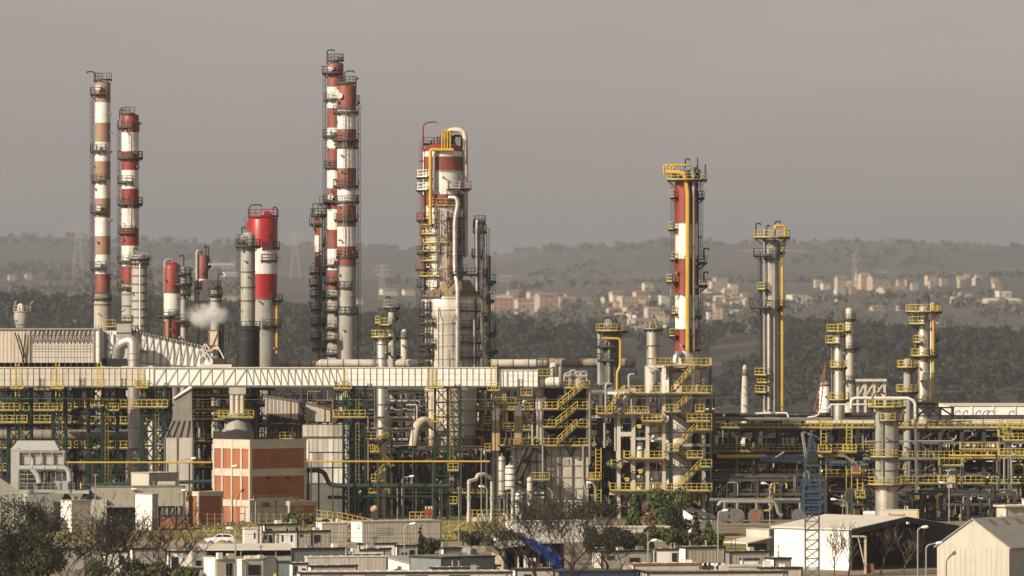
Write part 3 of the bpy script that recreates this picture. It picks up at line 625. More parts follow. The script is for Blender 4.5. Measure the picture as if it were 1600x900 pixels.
for x0, x1 in ((1340, 1352), (1352, 1366), (1366, 1382)):
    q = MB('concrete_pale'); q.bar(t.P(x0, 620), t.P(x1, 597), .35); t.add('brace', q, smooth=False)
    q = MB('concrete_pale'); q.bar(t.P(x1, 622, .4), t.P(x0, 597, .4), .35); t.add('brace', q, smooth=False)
column('process_column', 'slim column with dark flared top deck and twin yellow pipes', 'column', 1443.5, 985, 9.6, 478,
       [(None, 'silver_dull')], dome=.2, widths=[(478, 8), (500, 8), (505, 9.4), (830, 9.6)], plats=[(487, 0, 360, 21, 'yellow'), (506, 160, 270, 14, 'yellow'), (535, 160, 250, 8, 'yellow'), (556, 150, 290, 11, 'yellow'), (557, 290, 380, 13, 'steel'), (531, 320, 380, 14, 'steel'), (629, 0, 360, 13, 'yellow')],
       pipes=[([(1454, 474, -1), (1454, 630, -1)], 1.2, 'white'), ([(1457.5, 472, -1.2), (1457.5, 630, -1.2)], 2.0, 'yellow_pipe', 6), ([(1457, 474, -1), (1465, 478, -1), (1465, 505, -1), (1458, 508, -1)], 1.3, 'yellow_pipe'), ([(1433, 510, 0), (1433, 625, 0)], 1.0, 'rust')], ladders=[(190, 490, 625, 'steel')], davits=[(1451, 486, 462, -6), (1435, 486, 464, 0)])
column('process_column', 'little column with two yellow railed rings leaning close to the slim column', 'column', 1418, 980, 6.2, 560,
       [(None, 'grey')], dome=.5, plats=[(574, 0, 360, 11, 'yellow'), (612, 0, 360, 12, 'yellow')], davits=[(1402, 573, 549, -2), (1418, 570, 553, -6)], pipes=[([(1424, 575), (1424, 640)], 1.3, 'pipe_dark')])
column('process_column', 'wide grey column standing at ground with four yellow railed landings', 'column', 1386, 950, 18.2, 634,
       [(710, 'grey'), (745, 'grey'), (None, 'silver_dull')], dome=.2, plats=[(636, 0, 360, 12, 'yellow'), (657, 240, 375, 9, 'yellow'), (714, 190, 310, 9, 'yellow'), (757, 175, 365, 13, 'yellow')], ladders=[(235, 640, 755, 'galv')],
       pipes=[([(1378, 655, -1.8), (1378, 755, -1.8)], 1.4, 'galv'), ([(1390, 645, -2), (1390, 660, -2)], 1.4, 'galv')], davits=[(1364, 655, 614, 18)], rings=(690, 735))
# ------------------------------------------------------------------ covered pipe bridges and their lattice towers
def share(t, name, me, loc, parent=None, scale=None, rot=None):
    o = link(name, me, parent or t.o, loc)
    if scale: o.scale = scale
    if rot: o.rotation_euler = rot
    return o
def mesh_of(mb, name, smooth=False):
    o = mb.build(name, None, None, smooth); me = o.data; bpy.data.objects.remove(o); return me

def gallery(label, d, segs, ytop, ybot, depth=3.2, roofm='roof_pale'):
    x0, x1 = segs[0][0], segs[-1][1]
    t = Thing('covered_gallery', label, 'pipe bridge', (x0 + x1) / 2, d)
    s = t.s; zt, zb = t.Z(ytop), t.Z(ybot)
    mb = MB('steel'); mb.box(t.X(x0), t.X(x1), .12, depth, zb, zt - .02); t.add('core', mb, smooth=False)
    mb = MB(roofm); mb.box(t.X(x0) - .1, t.X(x1) + .1, -.15, depth + .1, zt, zt + .12); t.add('roof', mb, smooth=False)
    mb = MB('grey_dark'); mb.box(t.X(x0) - .1, t.X(x1) + .1, -.12, .1, zb - .22, zb); t.add('beam', mb, smooth=False)
    H = zt - zb
    for sx0, sx1, m, kind, pw in segs:
        n = max(1, round((sx1 - sx0) / pw)); w = (sx1 - sx0) / n * s
        rows = 3 if kind in ('grid', 'rib') else 1
        q = MB(m); ph = H / rows; q.box(.025, w - .025, 0, .1, .02, ph - .02); me = mesh_of(q, 'panel')
        for i in range(n):
            for r in range(rows):
                share(t, 'panel', me, (t.X(sx0) + i * w, RND.uniform(-.012, .012), zb + r * ph))
        q = MB('panel_grey' if kind == 'grid' else 'grey'); q.box(-.04, .04, -.10, -.015, 0, H); me = mesh_of(q, 'rib')
        for i in range(n + 1):
            share(t, 'rib', me, (t.X(sx0) + i * w, 0, zb))
        if kind in ('tl', 'tr'):
            q = MB('galv'); q.box(t.X(sx0), t.X(sx1), -.16, -.02, zt - .12, zt - .02); q.box(t.X(sx0), t.X(sx1), -.16, -.02, zb + .01, zb + .11); t.add('chord', q, smooth=False)
            q = MB('grey')
            if kind == 'tl': q.bar((0, -.12, 0), (w, -.12, H), .075)
            else: q.bar((0, -.12, H), (w, -.12, 0), .075)
            me = mesh_of(q, 'brace')
            for i in range(n): share(t, 'brace', me, (t.X(sx0) + i * w, 0, zb))
    return t
D0 = 968
gallery('long pipe bridge clad in beige and white panels with zigzag truss braces', D0,
        [(-12, 224, 'beige', 'grid', 9.0), (226, 240, 'white_clean', 'plain', 7), (241, 385, 'white_clean', 'tl', 18.0), (385, 536, 'white_clean', 'tr', 10.8), (538, 668, 'white_clean', 'rib', 10.0), (669, 681, 'beige', 'plain', 6), (682, 776, 'white_clean', 'rib', 9.4)], 575, 603)
gallery('low end section of the white pipe bridge with gridded panels', D0 + .5, [(779, 792, 'white_clean', 'plain', 6.5), (793, 840, 'white_clean', 'grid', 8.0)], 579, 604)

# upper hall left: beige box with stained end and gridded wall
t = Thing('conveyor_hall', 'beige panelled upper hall with rust stained end and ribbed roof edge', 'industrial hall', 77, 985)
zt, zb = t.Z(515), t.Z(567); H = zt - zb
mb = MB('steel'); mb.box(t.X(-6), t.X(155), .12, 7, zb, zt - .02); t.add('core', mb, smooth=False)
mb = MB('roof_grey'); mb.box(t.X(-7), t.X(156), -.3, 7.2, zt, zt + .2); t.add('roof', mb, smooth=False)
def panels(t, x0, x1, za, zb_, m, n, rows, y=0.0, name='panel', gap=.03):
    w = (t.X(x1) - t.X(x0)) / n; h = (za - zb_) / rows
    q = MB(m); q.box(gap, w - gap, 0, .1, gap, h - gap); me = mesh_of(q, name)
    for i in range(n):
        for r in range(rows): share(t, name, me, (t.X(x0) + i * w, y + RND.uniform(-.014, .014), zb_ + r * h))
panels(t, -6, 46, zt, zb, 'beige_stained', 9, 1)
panels(t, 46, 146, zt, zb, 'beige', 20, 6)
panels(t, 146, 155, zt, zb, 'white_clean', 1, 2)
q = MB('grey_dark'); q.bar((0, -.3, H * .62), (.75, -.1, H), .13); me = mesh_of(q, 'strut')
for i in range(15): share(t, 'strut', me, (t.X(48) + i * t.s * 6.6, 0, zb))
for y in (544, 532): mb = MB('panel_grey'); mb.box(t.X(46), t.X(146), -.12, -.02, t.Z(y) - .06, t.Z(y) + .06); t.add('rail', mb, smooth=False)
for px in (46, 146, 155): mb = MB('grey'); mb.box(t.X(px) - .12, t.X(px) + .12, -.22, -.02, zb, zt); t.add('post', mb, smooth=False)
for i in range(26):
    q = MB('steel'); x = t.X(58) + i * t.s * 4; q.box(x - .05, x + .05, -.25, -.15, zt + .2, zt + .75); t.add('stub', q, smooth=False)
mb = MB('steel'); mb.rail([t.P(22, 514, 2), t.P(88, 514, 2), t.P(97, 517, 2)], 1.3, 2); t.add('railing', mb, smooth=False)
mb = MB('steel')
for i in range(2): mb.bar(t.P(24, 520, -.4), t.P(38, 566, -.4), .16); mb.bar(t.P(40, 520, -.4), t.P(36, 566, -.4), .16)
t.add('brace', mb, smooth=False)
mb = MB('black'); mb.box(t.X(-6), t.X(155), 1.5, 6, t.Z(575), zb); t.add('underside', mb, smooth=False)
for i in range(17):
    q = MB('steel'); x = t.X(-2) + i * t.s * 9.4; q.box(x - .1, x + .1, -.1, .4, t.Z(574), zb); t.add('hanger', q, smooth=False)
for (px, label, hh) in ((34, 'rounded grey dust hopper with pipe hoops on the hall roof', 0),):
    h = Thing('hopper', label, 'hopper', px, 988); mb = MB('grey'); s = h.s
    mb.lathe([(.1, h.Z(485)), (12 * s, h.Z(486)), (12.5 * s, h.Z(497)), (11 * s, h.Z(503)), (8 * s, h.Z(514.0))], 16); h.add('body', mb)
    h.pipe([(29, 487), (30, 477), (34, 476), (34, 487)], .22, 'white'); h.pipe([(48, 500, 0), (48, 474, 0), (52, 471, 0)], .10, 'galv', n=6); h.pipe([(24, 500), (24, 472), (26, 470)], .10, 'galv', n=6)
    mb = MB('galv'); mb.rail_arc(0, 0, 13 * s, 0, 360, h.Z(488)); h.add('railing', mb, smooth=False)
h = Thing('hoist_frame', 'small dark hoist frame standing on the hall roof', 'frame', 116, 990); mb = MB('steel')
for dx in (111, 121):
    for dy in (-.5, .5): mb.bar(h.P(dx, 514, dy), h.P(dx, 488, dy), .16)
for y in (488, 496, 504): mb.bar(h.P(111, y, -.5), h.P(121, y, -.5), .14); mb.bar(h.P(111, y, .5), h.P(121, y, .5), .14)
h.add('frame', mb, smooth=False); mb = MB('grey_dark'); mb.box(h.X(112), h.X(120), -.4, .4, h.Z(505), h.Z(499)); h.add('motor', mb, smooth=False)

# white transfer house, square duct box and silver elbow
t = Thing('transfer_house', 'white transfer house with truss braces between hall and sloping gallery', 'industrial building', 170, 986)
mb = MB('white_clean'); mb.box(t.X(155.4), t.X(186), .1, 6, t.Z(571), t.Z(517)); t.add('wall', mb, smooth=False)
for a, c in (((167, 522), (167, 568)), ((178, 522), (178, 568)), ((167, 530), (178, 546)), ((178, 546), (167, 566)), ((167, 546), (178, 546)), ((164, 519), (164, 568))):
    q = MB('grey_dark'); q.bar(t.P(*a, -.05), t.P(*c, -.05), .16); t.add('brace', q, smooth=False)
mb = MB('black'); mb.box(t.X(160), t.X(205), -.3, .05, t.Z(572), t.Z(560)); t.add('opening', mb, smooth=False)  # solid black block painted as the dark of an opening
mb = MB('yellow'); mb.rail([t.P(162, 511, 1), t.P(175, 511, 1), t.P(180, 511, 1)], 1.1); t.add('railing', mb, smooth=False)
t = Thing('duct_box', 'square grey duct box with dark railing above the silver elbow', 'duct', 194.5, 984)
mb = MB('grey'); mb.box(t.X(183), t.X(206), -1.2, 1.2, t.Z(529), t.Z(505)); t.add('body', mb, smooth=False)
mb = MB('steel'); mb.box(t.X(182), t.X(207), -1.3, 1.3, t.Z(521), t.Z(519.5)); mb.box(t.X(182), t.X(207), -1.3, 1.3, t.Z(505), t.Z(503)); t.add('flange', mb, smooth=False)
mb = MB('steel'); mb.rail([t.P(182, 503, -1.2), t.P(207, 503, -1.2), t.P(207, 503, 1.2), t.P(182, 503, 1.2)], 1.0, 1.0, closed=True); t.add('railing', mb, smooth=False)
t.pipe([(182, 503, -1.2), (183, 490, -1.2), (195, 486, -1.2), (196, 483, -1.2)], .07, 'steel', n=5)
t = Thing('elbow_duct', 'fat silver elbow duct turning down through the pipe bridge', 'duct', 209, 981)
P = [Vector(t.P(*p)) for p in ((184, 556, 1.6), (187, 538, .6), (209, 530, -.5), (209.5, 562, -.5), (209.5, 700, -.5), (209.5, 760, -.5))]
mb = MB('silver'); mb.tube(rounded(P[:4], 1.7, 7) + P[4:5], .94, 20); t.add('duct', mb)
for y in (552, 562, 640, 668):
    q = MB('galv'); q.lathe([(.92, t.Z(y) + .08), (1.04, t.Z(y) + .08), (1.04, t.Z(y) - .08), (.92, t.Z(y) - .08)], 18, cx=t.X(209.5), cy=-.5); t.add('flange', q)
mb = MB('grey'); mb.lathe([(.93, t.Z(700)), (1.5, t.Z(715)), (1.5, t.Z(770)), (1.2, 0)], 18, cx=t.X(211), cy=0); t.add('lower_duct', mb)
mb = MB('grey'); mb.hexa([t.P(204, 552, 3), t.P(230, 552, 3), t.P(230, 552, 5), t.P(204, 552, 5), t.P(204, 540, 3), t.P(214, 540, 3), t.P(214, 540, 5), t.P(204, 540, 5)]); t.add('cone', mb, smooth=False)

# sloping white gallery going down to the right
t = Thing('sloping_gallery', 'white sloping conveyor gallery with truss braces running down behind the bridge', 'conveyor', 265, 984)
A0, A1, B0, B1 = (205, 517), (332, 546), (205, 578), (332, 578)
def ylerp(px): return 517 + (px - 205) * (29 / 127.0)
mb = MB('white_clean'); mb.hexa([t.P(205, 600, .1), t.P(332, 600, .1), t.P(332, 600, 4), t.P(205, 600, 4), t.P(205, 517, .1), t.P(332, 546, .1), t.P(332, 546, 4), t.P(205, 517, 4)]); t.add('wall', mb, smooth=False)
mb = MB('roof_pale'); mb.hexa([t.P(203, 516.6, -.2), t.P(334, 546.6, -.2), t.P(334, 546.6, 4.2), t.P(203, 516.6, 4.2), t.P(203, 514.8, -.2), t.P(334, 544.8, -.2), t.P(334, 544.8, 4.2), t.P(203, 514.8, 4.2)]); t.add('roof', mb, smooth=False)
for i in range(27):
    px = 207 + i * 4.7; q = MB('steel'); q.box(t.X(px) - .08, t.X(px) + .08, -.35, -.2, t.Z(ylerp(px)) - .2, t.Z(ylerp(px)) + .55); t.add('stub', q, smooth=False)
px = 208
while px < 322:
    q = MB('galv'); q.bar(t.P(px, ylerp(px) + 1, -.02), t.P(px, 576, -.02), .09); t.add('post', q, smooth=False)
    q = MB('grey'); q.bar(t.P(px, 560, -.06) if px < 250 else t.P(px, 574, -.06), t.P(px + 9, ylerp(px + 9) + 1, -.06), .08); t.add('brace', q, smooth=False)
    q = MB('grey'); q.bar(t.P(px + 9, ylerp(px + 9) + 1, -.1), t.P(px + 9 + 4, 566, -.1), .07); t.add('brace', q, smooth=False)
    px += 10.5
mb = MB('galv'); mb.bar(t.P(205, 566, -.04), t.P(326, 574, -.04), .15); t.add('chord', mb, smooth=False)
mb = MB('white')
for x0, y0, x1, y1 in ((313, 548, 321, 536), (321, 536, 329, 548), (313, 548, 329, 548), (321, 536, 321, 560), (329, 548, 340, 541), (340, 541, 350, 560), (313, 560, 321, 548), (321, 548, 329, 560)): mb.bar(t.P(x0, y0, -.3), t.P(x1, y1, -.3), .16)
t.add('end_truss', mb, smooth=False)

# horizontal drums and cluster on the bridge, centre left
def drum(name, label, cat, d, x0, x1, py, rpx, m, saddles=True, bands=0, group=None):
    t = Thing(name, label, cat, (x0 + x1) / 2, d, group); r = rpx * t.s; z = t.Z(py); a, c = t.X(x0), t.X(x1)
    mb = MB(m); k = .5 * r
    mb.tube([(a - k, 0, z), (a - k * .7, 0, z), (a, 0, z), (c, 0, z), (c + k * .7, 0, z), (c + k, 0, z)], [.05, r * .72, r, r, r * .72, .05], 20); t.add('shell', mb)
    for i in range(bands):
        x = a + (c - a) * (i + .5) / bands; q = MB('grey_dark' if m != 'pipe_dark' else 'pipe_grey'); q.tube([(x - .08, 0, z), (x + .08, 0, z)], r * 1.03, 20); t.add('band', q)
    if saddles:
        for f in (.2, .8):
            x = a + (c - a) * f; q = MB('concrete_dark'); q.box(x - .25, x + .25, -r * .8, r * .8, max(0, z - r - 1.2), z - r * .55); t.add('saddle', q, smooth=False)
    return t
drum('horizontal_drum', 'beige horizontal drum lying on the bridge below the steam', 'tank', 990, 297, 364, 565, 5.8, 'beige_stained', bands=3)
drum('horizontal_drum', 'thin pale horizontal drum just in front of the beige one', 'tank', 984, 312, 362, 573, 3.8, 'beige', bands=0)
t = Thing('vent_box', 'rusty framed vent chute under the steam cloud', 'vent', 333.5, 988)
mb = MB('beige_stained'); mb.box(t.X(326), t.X(341), -.6, .6, t.Z(556), t.Z(516)); t.add('body', mb, smooth=False)
for a, c in (((326, 556), (341, 518)), ((326, 518), (326, 556)), ((341, 518), (341, 556)), ((326, 516), (341, 516)), ((326, 540), (341, 540))):
    q = MB('rust'); q.bar(t.P(*a, -.66), t.P(*c, -.66), .14); t.add('frame', q, smooth=False)
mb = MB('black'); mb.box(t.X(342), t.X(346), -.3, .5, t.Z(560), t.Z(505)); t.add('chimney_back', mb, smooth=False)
t.pipe([(348, 560, .4), (348, 505, .4), (356, 504, .4), (356, 540, .4)], .12, 'steel')
for i in range(3):
    drum('pipe_run', ('long beige insulated pipe running behind the chimneys and the big tower', 'weathered end of the insulated pipe with rusty patches', 'soot stained stretch of insulated pipe left of the chimneys')[i], 'pipe', 1034, (500, 842, 438)[i], (838, 990, 497)[i], (568, 567, 569)[i], (6.6, 7, 6)[i], ('beige', 'pipe_rusty', 'beige_stained')[i], saddles=False, bands=(14, 6, 3)[i])
for px, nb in ((555, 'behind the bridge joint'), (660, 'left of the big tower'), (770, 'right of the big tower'), (865, 'behind the white duct drum'), (940, 'near the grey twin pipe column')): 
    t = Thing('pipe_support', 'steel trestle under the insulated pipe ' + nb, 'support', px, 1034, 'trestles under the insulated pipe'); mb = MB('steel'); mb.box(-.25, .25, -.3, .3, 0, t.Z(575)); t.add('post', mb, smooth=False); mb = MB('steel'); mb.box(-1, 1, -.7, .7, t.Z(575), t.Z(574)); t.add('cap', mb, smooth=False)

# lattice towers
def lattice_tower(label, px, d, wpx, ytop, levels, m='green', depth=2.6, decks=(), ladder=True, group='lattice towers under the pipe bridge', inner=True, name='lattice_tower', cat='tower', bw=.11):
    t = Thing(name, label, cat, px, d, group); w = wpx * t.s / 2; zt = t.Z(ytop)
    xs = [-w, 0, w] if inner and wpx > 26 else [-w, w]
    for x in xs:
        for y in (0, depth):
            q = MB(m); q.box(x - .17, x + .17, y - .17, y + .17, 0, zt); t.add('leg', q, smooth=False)
    H = zt / levels
    q = MB(m); q.box(-w, w, -.1, .1, -.11, .11); hb = mesh_of(q, 'beam')
    q = MB(m); q.box(-.1, .1, 0, depth, -.11, .11); db = mesh_of(q, 'beam')
    bay = xs[1] - xs[0]
    q = MB(m); q.bar((0, 0, 0), (bay, 0, H), bw); b1 = mesh_of(q, 'brace')
    q = MB(m); q.bar((bay, 0, 0), (0, 0, H), bw); b2 = mesh_of(q, 'brace')
    q = MB(m); q.bar((0, 0, 0), (0, depth, H), bw); b3 = mesh_of(q, 'brace')
    for i in range(levels):
        z = i * H
        for y in (0, depth):
            share(t, 'beam', hb, (0, y, z + H))
            for x in xs[:-1]:
                if i % 2 == 0 or bay > 1.5: share(t, 'brace', b1, (x, y - .1, z))
                if i % 2 == 1 or bay > 1.5: share(t, 'brace', b2, (x, y + .1, z))
        for x in (xs[0], xs[-1]):
            share(t, 'beam', db, (x, 0, z + H)); share(t, 'brace', b3, (x, 0, z))
    for (y, x0, x1) in decks:
        z = t.Z(y); q = MB('deck'); q.box(t.X(x0), t.X(x1), -1.2, depth + .6, z - .16, z); pl = t.add('platform', q, smooth=False)
        q = MB('yellow'); q.rail([(t.X(x0), depth + .5, z), (t.X(x0), -1.15, z), (t.X(x1), -1.15, z), (t.X(x1), depth + .5, z)], 1.1, .75, .085); t.add('railing', q, pl, smooth=False)
    if ladder: 
        o = add_ladder(t, 0, 270, .3, zt, 'yellow_dull', cage=False); o.location = (w * .3, -.35, 0)
    return t
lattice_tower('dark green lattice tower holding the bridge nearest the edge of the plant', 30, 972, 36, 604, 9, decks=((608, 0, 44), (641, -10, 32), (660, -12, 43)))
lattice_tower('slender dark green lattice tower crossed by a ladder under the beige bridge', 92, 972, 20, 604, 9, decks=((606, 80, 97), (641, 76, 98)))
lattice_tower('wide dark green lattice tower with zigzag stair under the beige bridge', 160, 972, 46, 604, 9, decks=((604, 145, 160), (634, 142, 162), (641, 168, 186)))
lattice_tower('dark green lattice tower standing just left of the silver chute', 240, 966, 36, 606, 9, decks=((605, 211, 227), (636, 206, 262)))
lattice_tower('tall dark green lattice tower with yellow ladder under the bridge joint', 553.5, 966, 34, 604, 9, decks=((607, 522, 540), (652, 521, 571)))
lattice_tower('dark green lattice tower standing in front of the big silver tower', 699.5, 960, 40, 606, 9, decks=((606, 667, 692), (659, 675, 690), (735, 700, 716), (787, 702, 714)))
def yellow_post(px, y0, y1, d, label):
    t = Thing('yellow_mast', label, 'mast', px, d, 'yellow masts in front of the pipe bridge'); q = MB('yellow')
    z0, z1 = t.Z(y1), t.Z(y0)
    for x in (-.28, .28): q.bar((x, 0, z0 - 1.2), (x, 0, z1), .13)
    g = MB('green')
    for x in (-.28, .28): g.bar((x, 0, 0), (x, 0, z0 - 1.2), .13)
    t.add('leg', g, smooth=False)
    z = z0
    while z < z1: q.bar((-.28, 0, z), (.28, 0, z), .06); z += .5
    t.add('frame', q, smooth=False)
    q = MB('deck'); q.box(-.9, .9, -1.1, .4, z0 - .12, z0); p = t.add('platform', q, smooth=False)
    q = MB('yellow'); q.rail([(-.9, .3, z0), (-.9, -1.05, z0), (.9, -1.05, z0), (.9, .3, z0)], 1.1, .8, .085); t.add('railing', q, p, smooth=False)
for px, y0, y1, nb in ((27, 566, 607, 'by the stained hall end'), (90, 566, 607, 'by the slender lattice tower'), (155, 566, 604, 'by the zigzag stair tower'), (222, 573, 606, 'by the silver duct'), (540, 574, 607, 'at the bridge joint'), (678, 575, 606, 'in front of the big silver tower'), (771, 563, 610, 'at the end of the high bridge section')):
    yellow_post(px, y0, y1, D0 - 3, 'yellow ladder mast with landing ' + nb)

# steam plume
t = bpy.data.objects.new('steam_plume', None)
mb = MB(); rr = random.Random(3)
m = bpy.data.materials.new('steam'); m.use_nodes = True; nt = m.node_tree; nt.nodes.clear()
out = nt.nodes.new("ShaderNodeOutputMaterial"); pv = nt.nodes.new("ShaderNodeVolumePrincipled"); g = nt.nodes.new("ShaderNodeTexCoord"); nz = nt.nodes.new("ShaderNodeTexNoise"); r = nt.nodes.new("ShaderNodeMapRange")
nz.inputs['Scale'].default_value = .55; nz.inputs['Detail'].default_value = 6; nz.inputs['Roughness'].default_value = .62; nt.links.new(g.outputs['Object'], nz.inputs['Vector'])
r.inputs[1].default_value = .40; r.inputs[2].default_value = .58; r.inputs[3].default_value = 0.0; r.inputs[4].default_value = 1.15
nt.links.new(nz.outputs[0], r.inputs[0]); vl = nt.nodes.new("ShaderNodeVectorMath"); vl.operation = 'LENGTH'; ms = nt.nodes.new("ShaderNodeMapping"); ms.inputs['Scale'].default_value = (.24, .42, .40)
nt.links.new(g.outputs['Object'], ms.inputs['Vector']); nt.links.new(ms.outputs[0], vl.inputs[0])
fo = nt.nodes.new("ShaderNodeMapRange"); fo.interpolation_type = 'SMOOTHSTEP'; fo.inputs[1].default_value = .35; fo.inputs[2].default_value = 1.0; fo.inputs[3].default_value = 1.0; fo.inputs[4].default_value = 0.0
mu = nt.nodes.new("ShaderNodeMath"); mu.operation = 'MULTIPLY'; nt.links.new(vl.outputs['Value'], fo.inputs[0]); nt.links.new(fo.outputs[0], mu.inputs[0]); nt.links.new(r.outputs[0], mu.inputs[1])
nt.links.new(mu.outputs[0], pv.inputs['Density']); pv.inputs['Color'].default_value = (1, .99, .98, 1); pv.inputs['Anisotropy'].default_value = 0
nt.links.new(pv.outputs[0], out.inputs['Volume']); MATS['steam'] = m
bpy.data.objects.remove(t)
import bmesh
bm = bmesh.new(); bmesh.ops.create_icosphere(bm, subdivisions=4, radius=1.12)
for v in bm.verts:
    p = v.co.copy(); k = 1.08 + .25 * mnoise.noise(p * 1.9 + Vector((4, 1, 2))) + .1 * mnoise.noise(p * 4.2)
    v.co = Vector((p.x * 3.7 * k - .4, p.y * 2.0 * k, p.z * 2.1 * k * (1.0 + .32 * p.x)))
me = bpy.data.meshes.new('steam_plume'); bm.to_mesh(me); bm.free(); me.materials.append(m)
o = link('steam_plume', me, None, (GX(323, 1015), 1015, GZ(493, 1015)))
tag(o, 'white puff of steam drifting between the small columns', 'steam', kind='stuff')
# ------------------------------------------------------------------ process structures, racks, furnace
def add_deck(t, px0, px1, py, y0, y1, sides='flr', railm='yellow', deckm='deck', step=.8, th=.2):
    z = t.Z(py); x0, x1 = t.X(px0), t.X(px1)
    q = MB(deckm); q.box(x0, x1, y0, y1, z - th, z); p = t.add('platform', q, smooth=False)
    q = MB(railm); e = .06
    path = []
    if 'l' in sides: path += [(x0 + e, y1 - e, z)]
    path += [(x0 + e, y0 + e, z), (x1 - e, y0 + e, z)] if 'f' in sides else []
    if 'r' in sides: path += [(x1 - e, y1 - e, z)]
    if len(path) > 1: q.rail(path, 1.1, step, .08); t.add('railing', q, p, smooth=False)
    return p

def add_stair(t, a, c, width=.9, railm='yellow', m='steel', y=0.0):
    """a, c in (px, py): lower and upper ends; the flight runs in the thing's x direction at depth y"""
    p = Vector(t.P(a[0], a[1], y)); q = Vector(t.P(c[0], c[1], y))
    mb = MB(m)
    for dy in (0, width): mb.bar(p + Vector((0, dy, 0)), q + Vector((0, dy, 0)), .08, .28)
    n = max(3, int(abs(q.z - p.z) / .22))
    for i in range(n + 1):
        c_ = p.lerp(q, i / n); mb.box(c_.x - .14, c_.x + .14, y, y + width, c_.z - .03, c_.z + .01)
    st = t.add('staircase', mb, smooth=False)
    mb = MB(railm)
    for dy in (0, width):
        o = Vector((0, dy, .1)); mb.bar(p + o, q + o, .06, .2)
        o = Vector((0, dy, 0)); mb.rail([p + o, q + o], 1.15, 1.0, .10, toe=False)
    t.add('railing', mb, st, smooth=False)

def vessel(label, d, px, rpx, ytop, ybot, m, name='process_vessel', cat='vessel', group=None, base=True, rings=0, legs=False, dome=.6):
    t = Thing(name, label, cat, px, d, group); r = rpx * t.s; zt, zb = t.Z(ytop), t.Z(ybot)
    pr = [(max(.03, r * cos(a)), zt - dome * r + dome * r * sin(a)) for a in (pi / 2, 1.15, .75, .35, 0)] + [(r, zb)]
    mb = MB(m); mb.lathe(pr, 20, bottom=True); t.add('shell', mb)
    for i in range(rings):
        z = zb + (zt - zb) * (i + .5) / rings; q = MB('grey_dark'); q.lathe([(r - .02, z + .08), (r + .06, z + .08), (r + .06, z - .08), (r - .02, z - .08)], 20); t.add('ring', q)
    if legs or base:
        for a in (45, 135, 225, 315):
            q = MB('concrete_dark'); x, y = r * .85 * cos(radians(a)), r * .85 * sin(radians(a)); q.box(x - .12, x + .12, y - .12, y + .12, 0, zb + .3); t.add('leg', q, smooth=False)
    q = MB('pipe_grey'); q.tube([(0, 0, zt - .1), (0, 0, zt + .35)], r * .22, 8); t.add('nozzle', q)
    return t

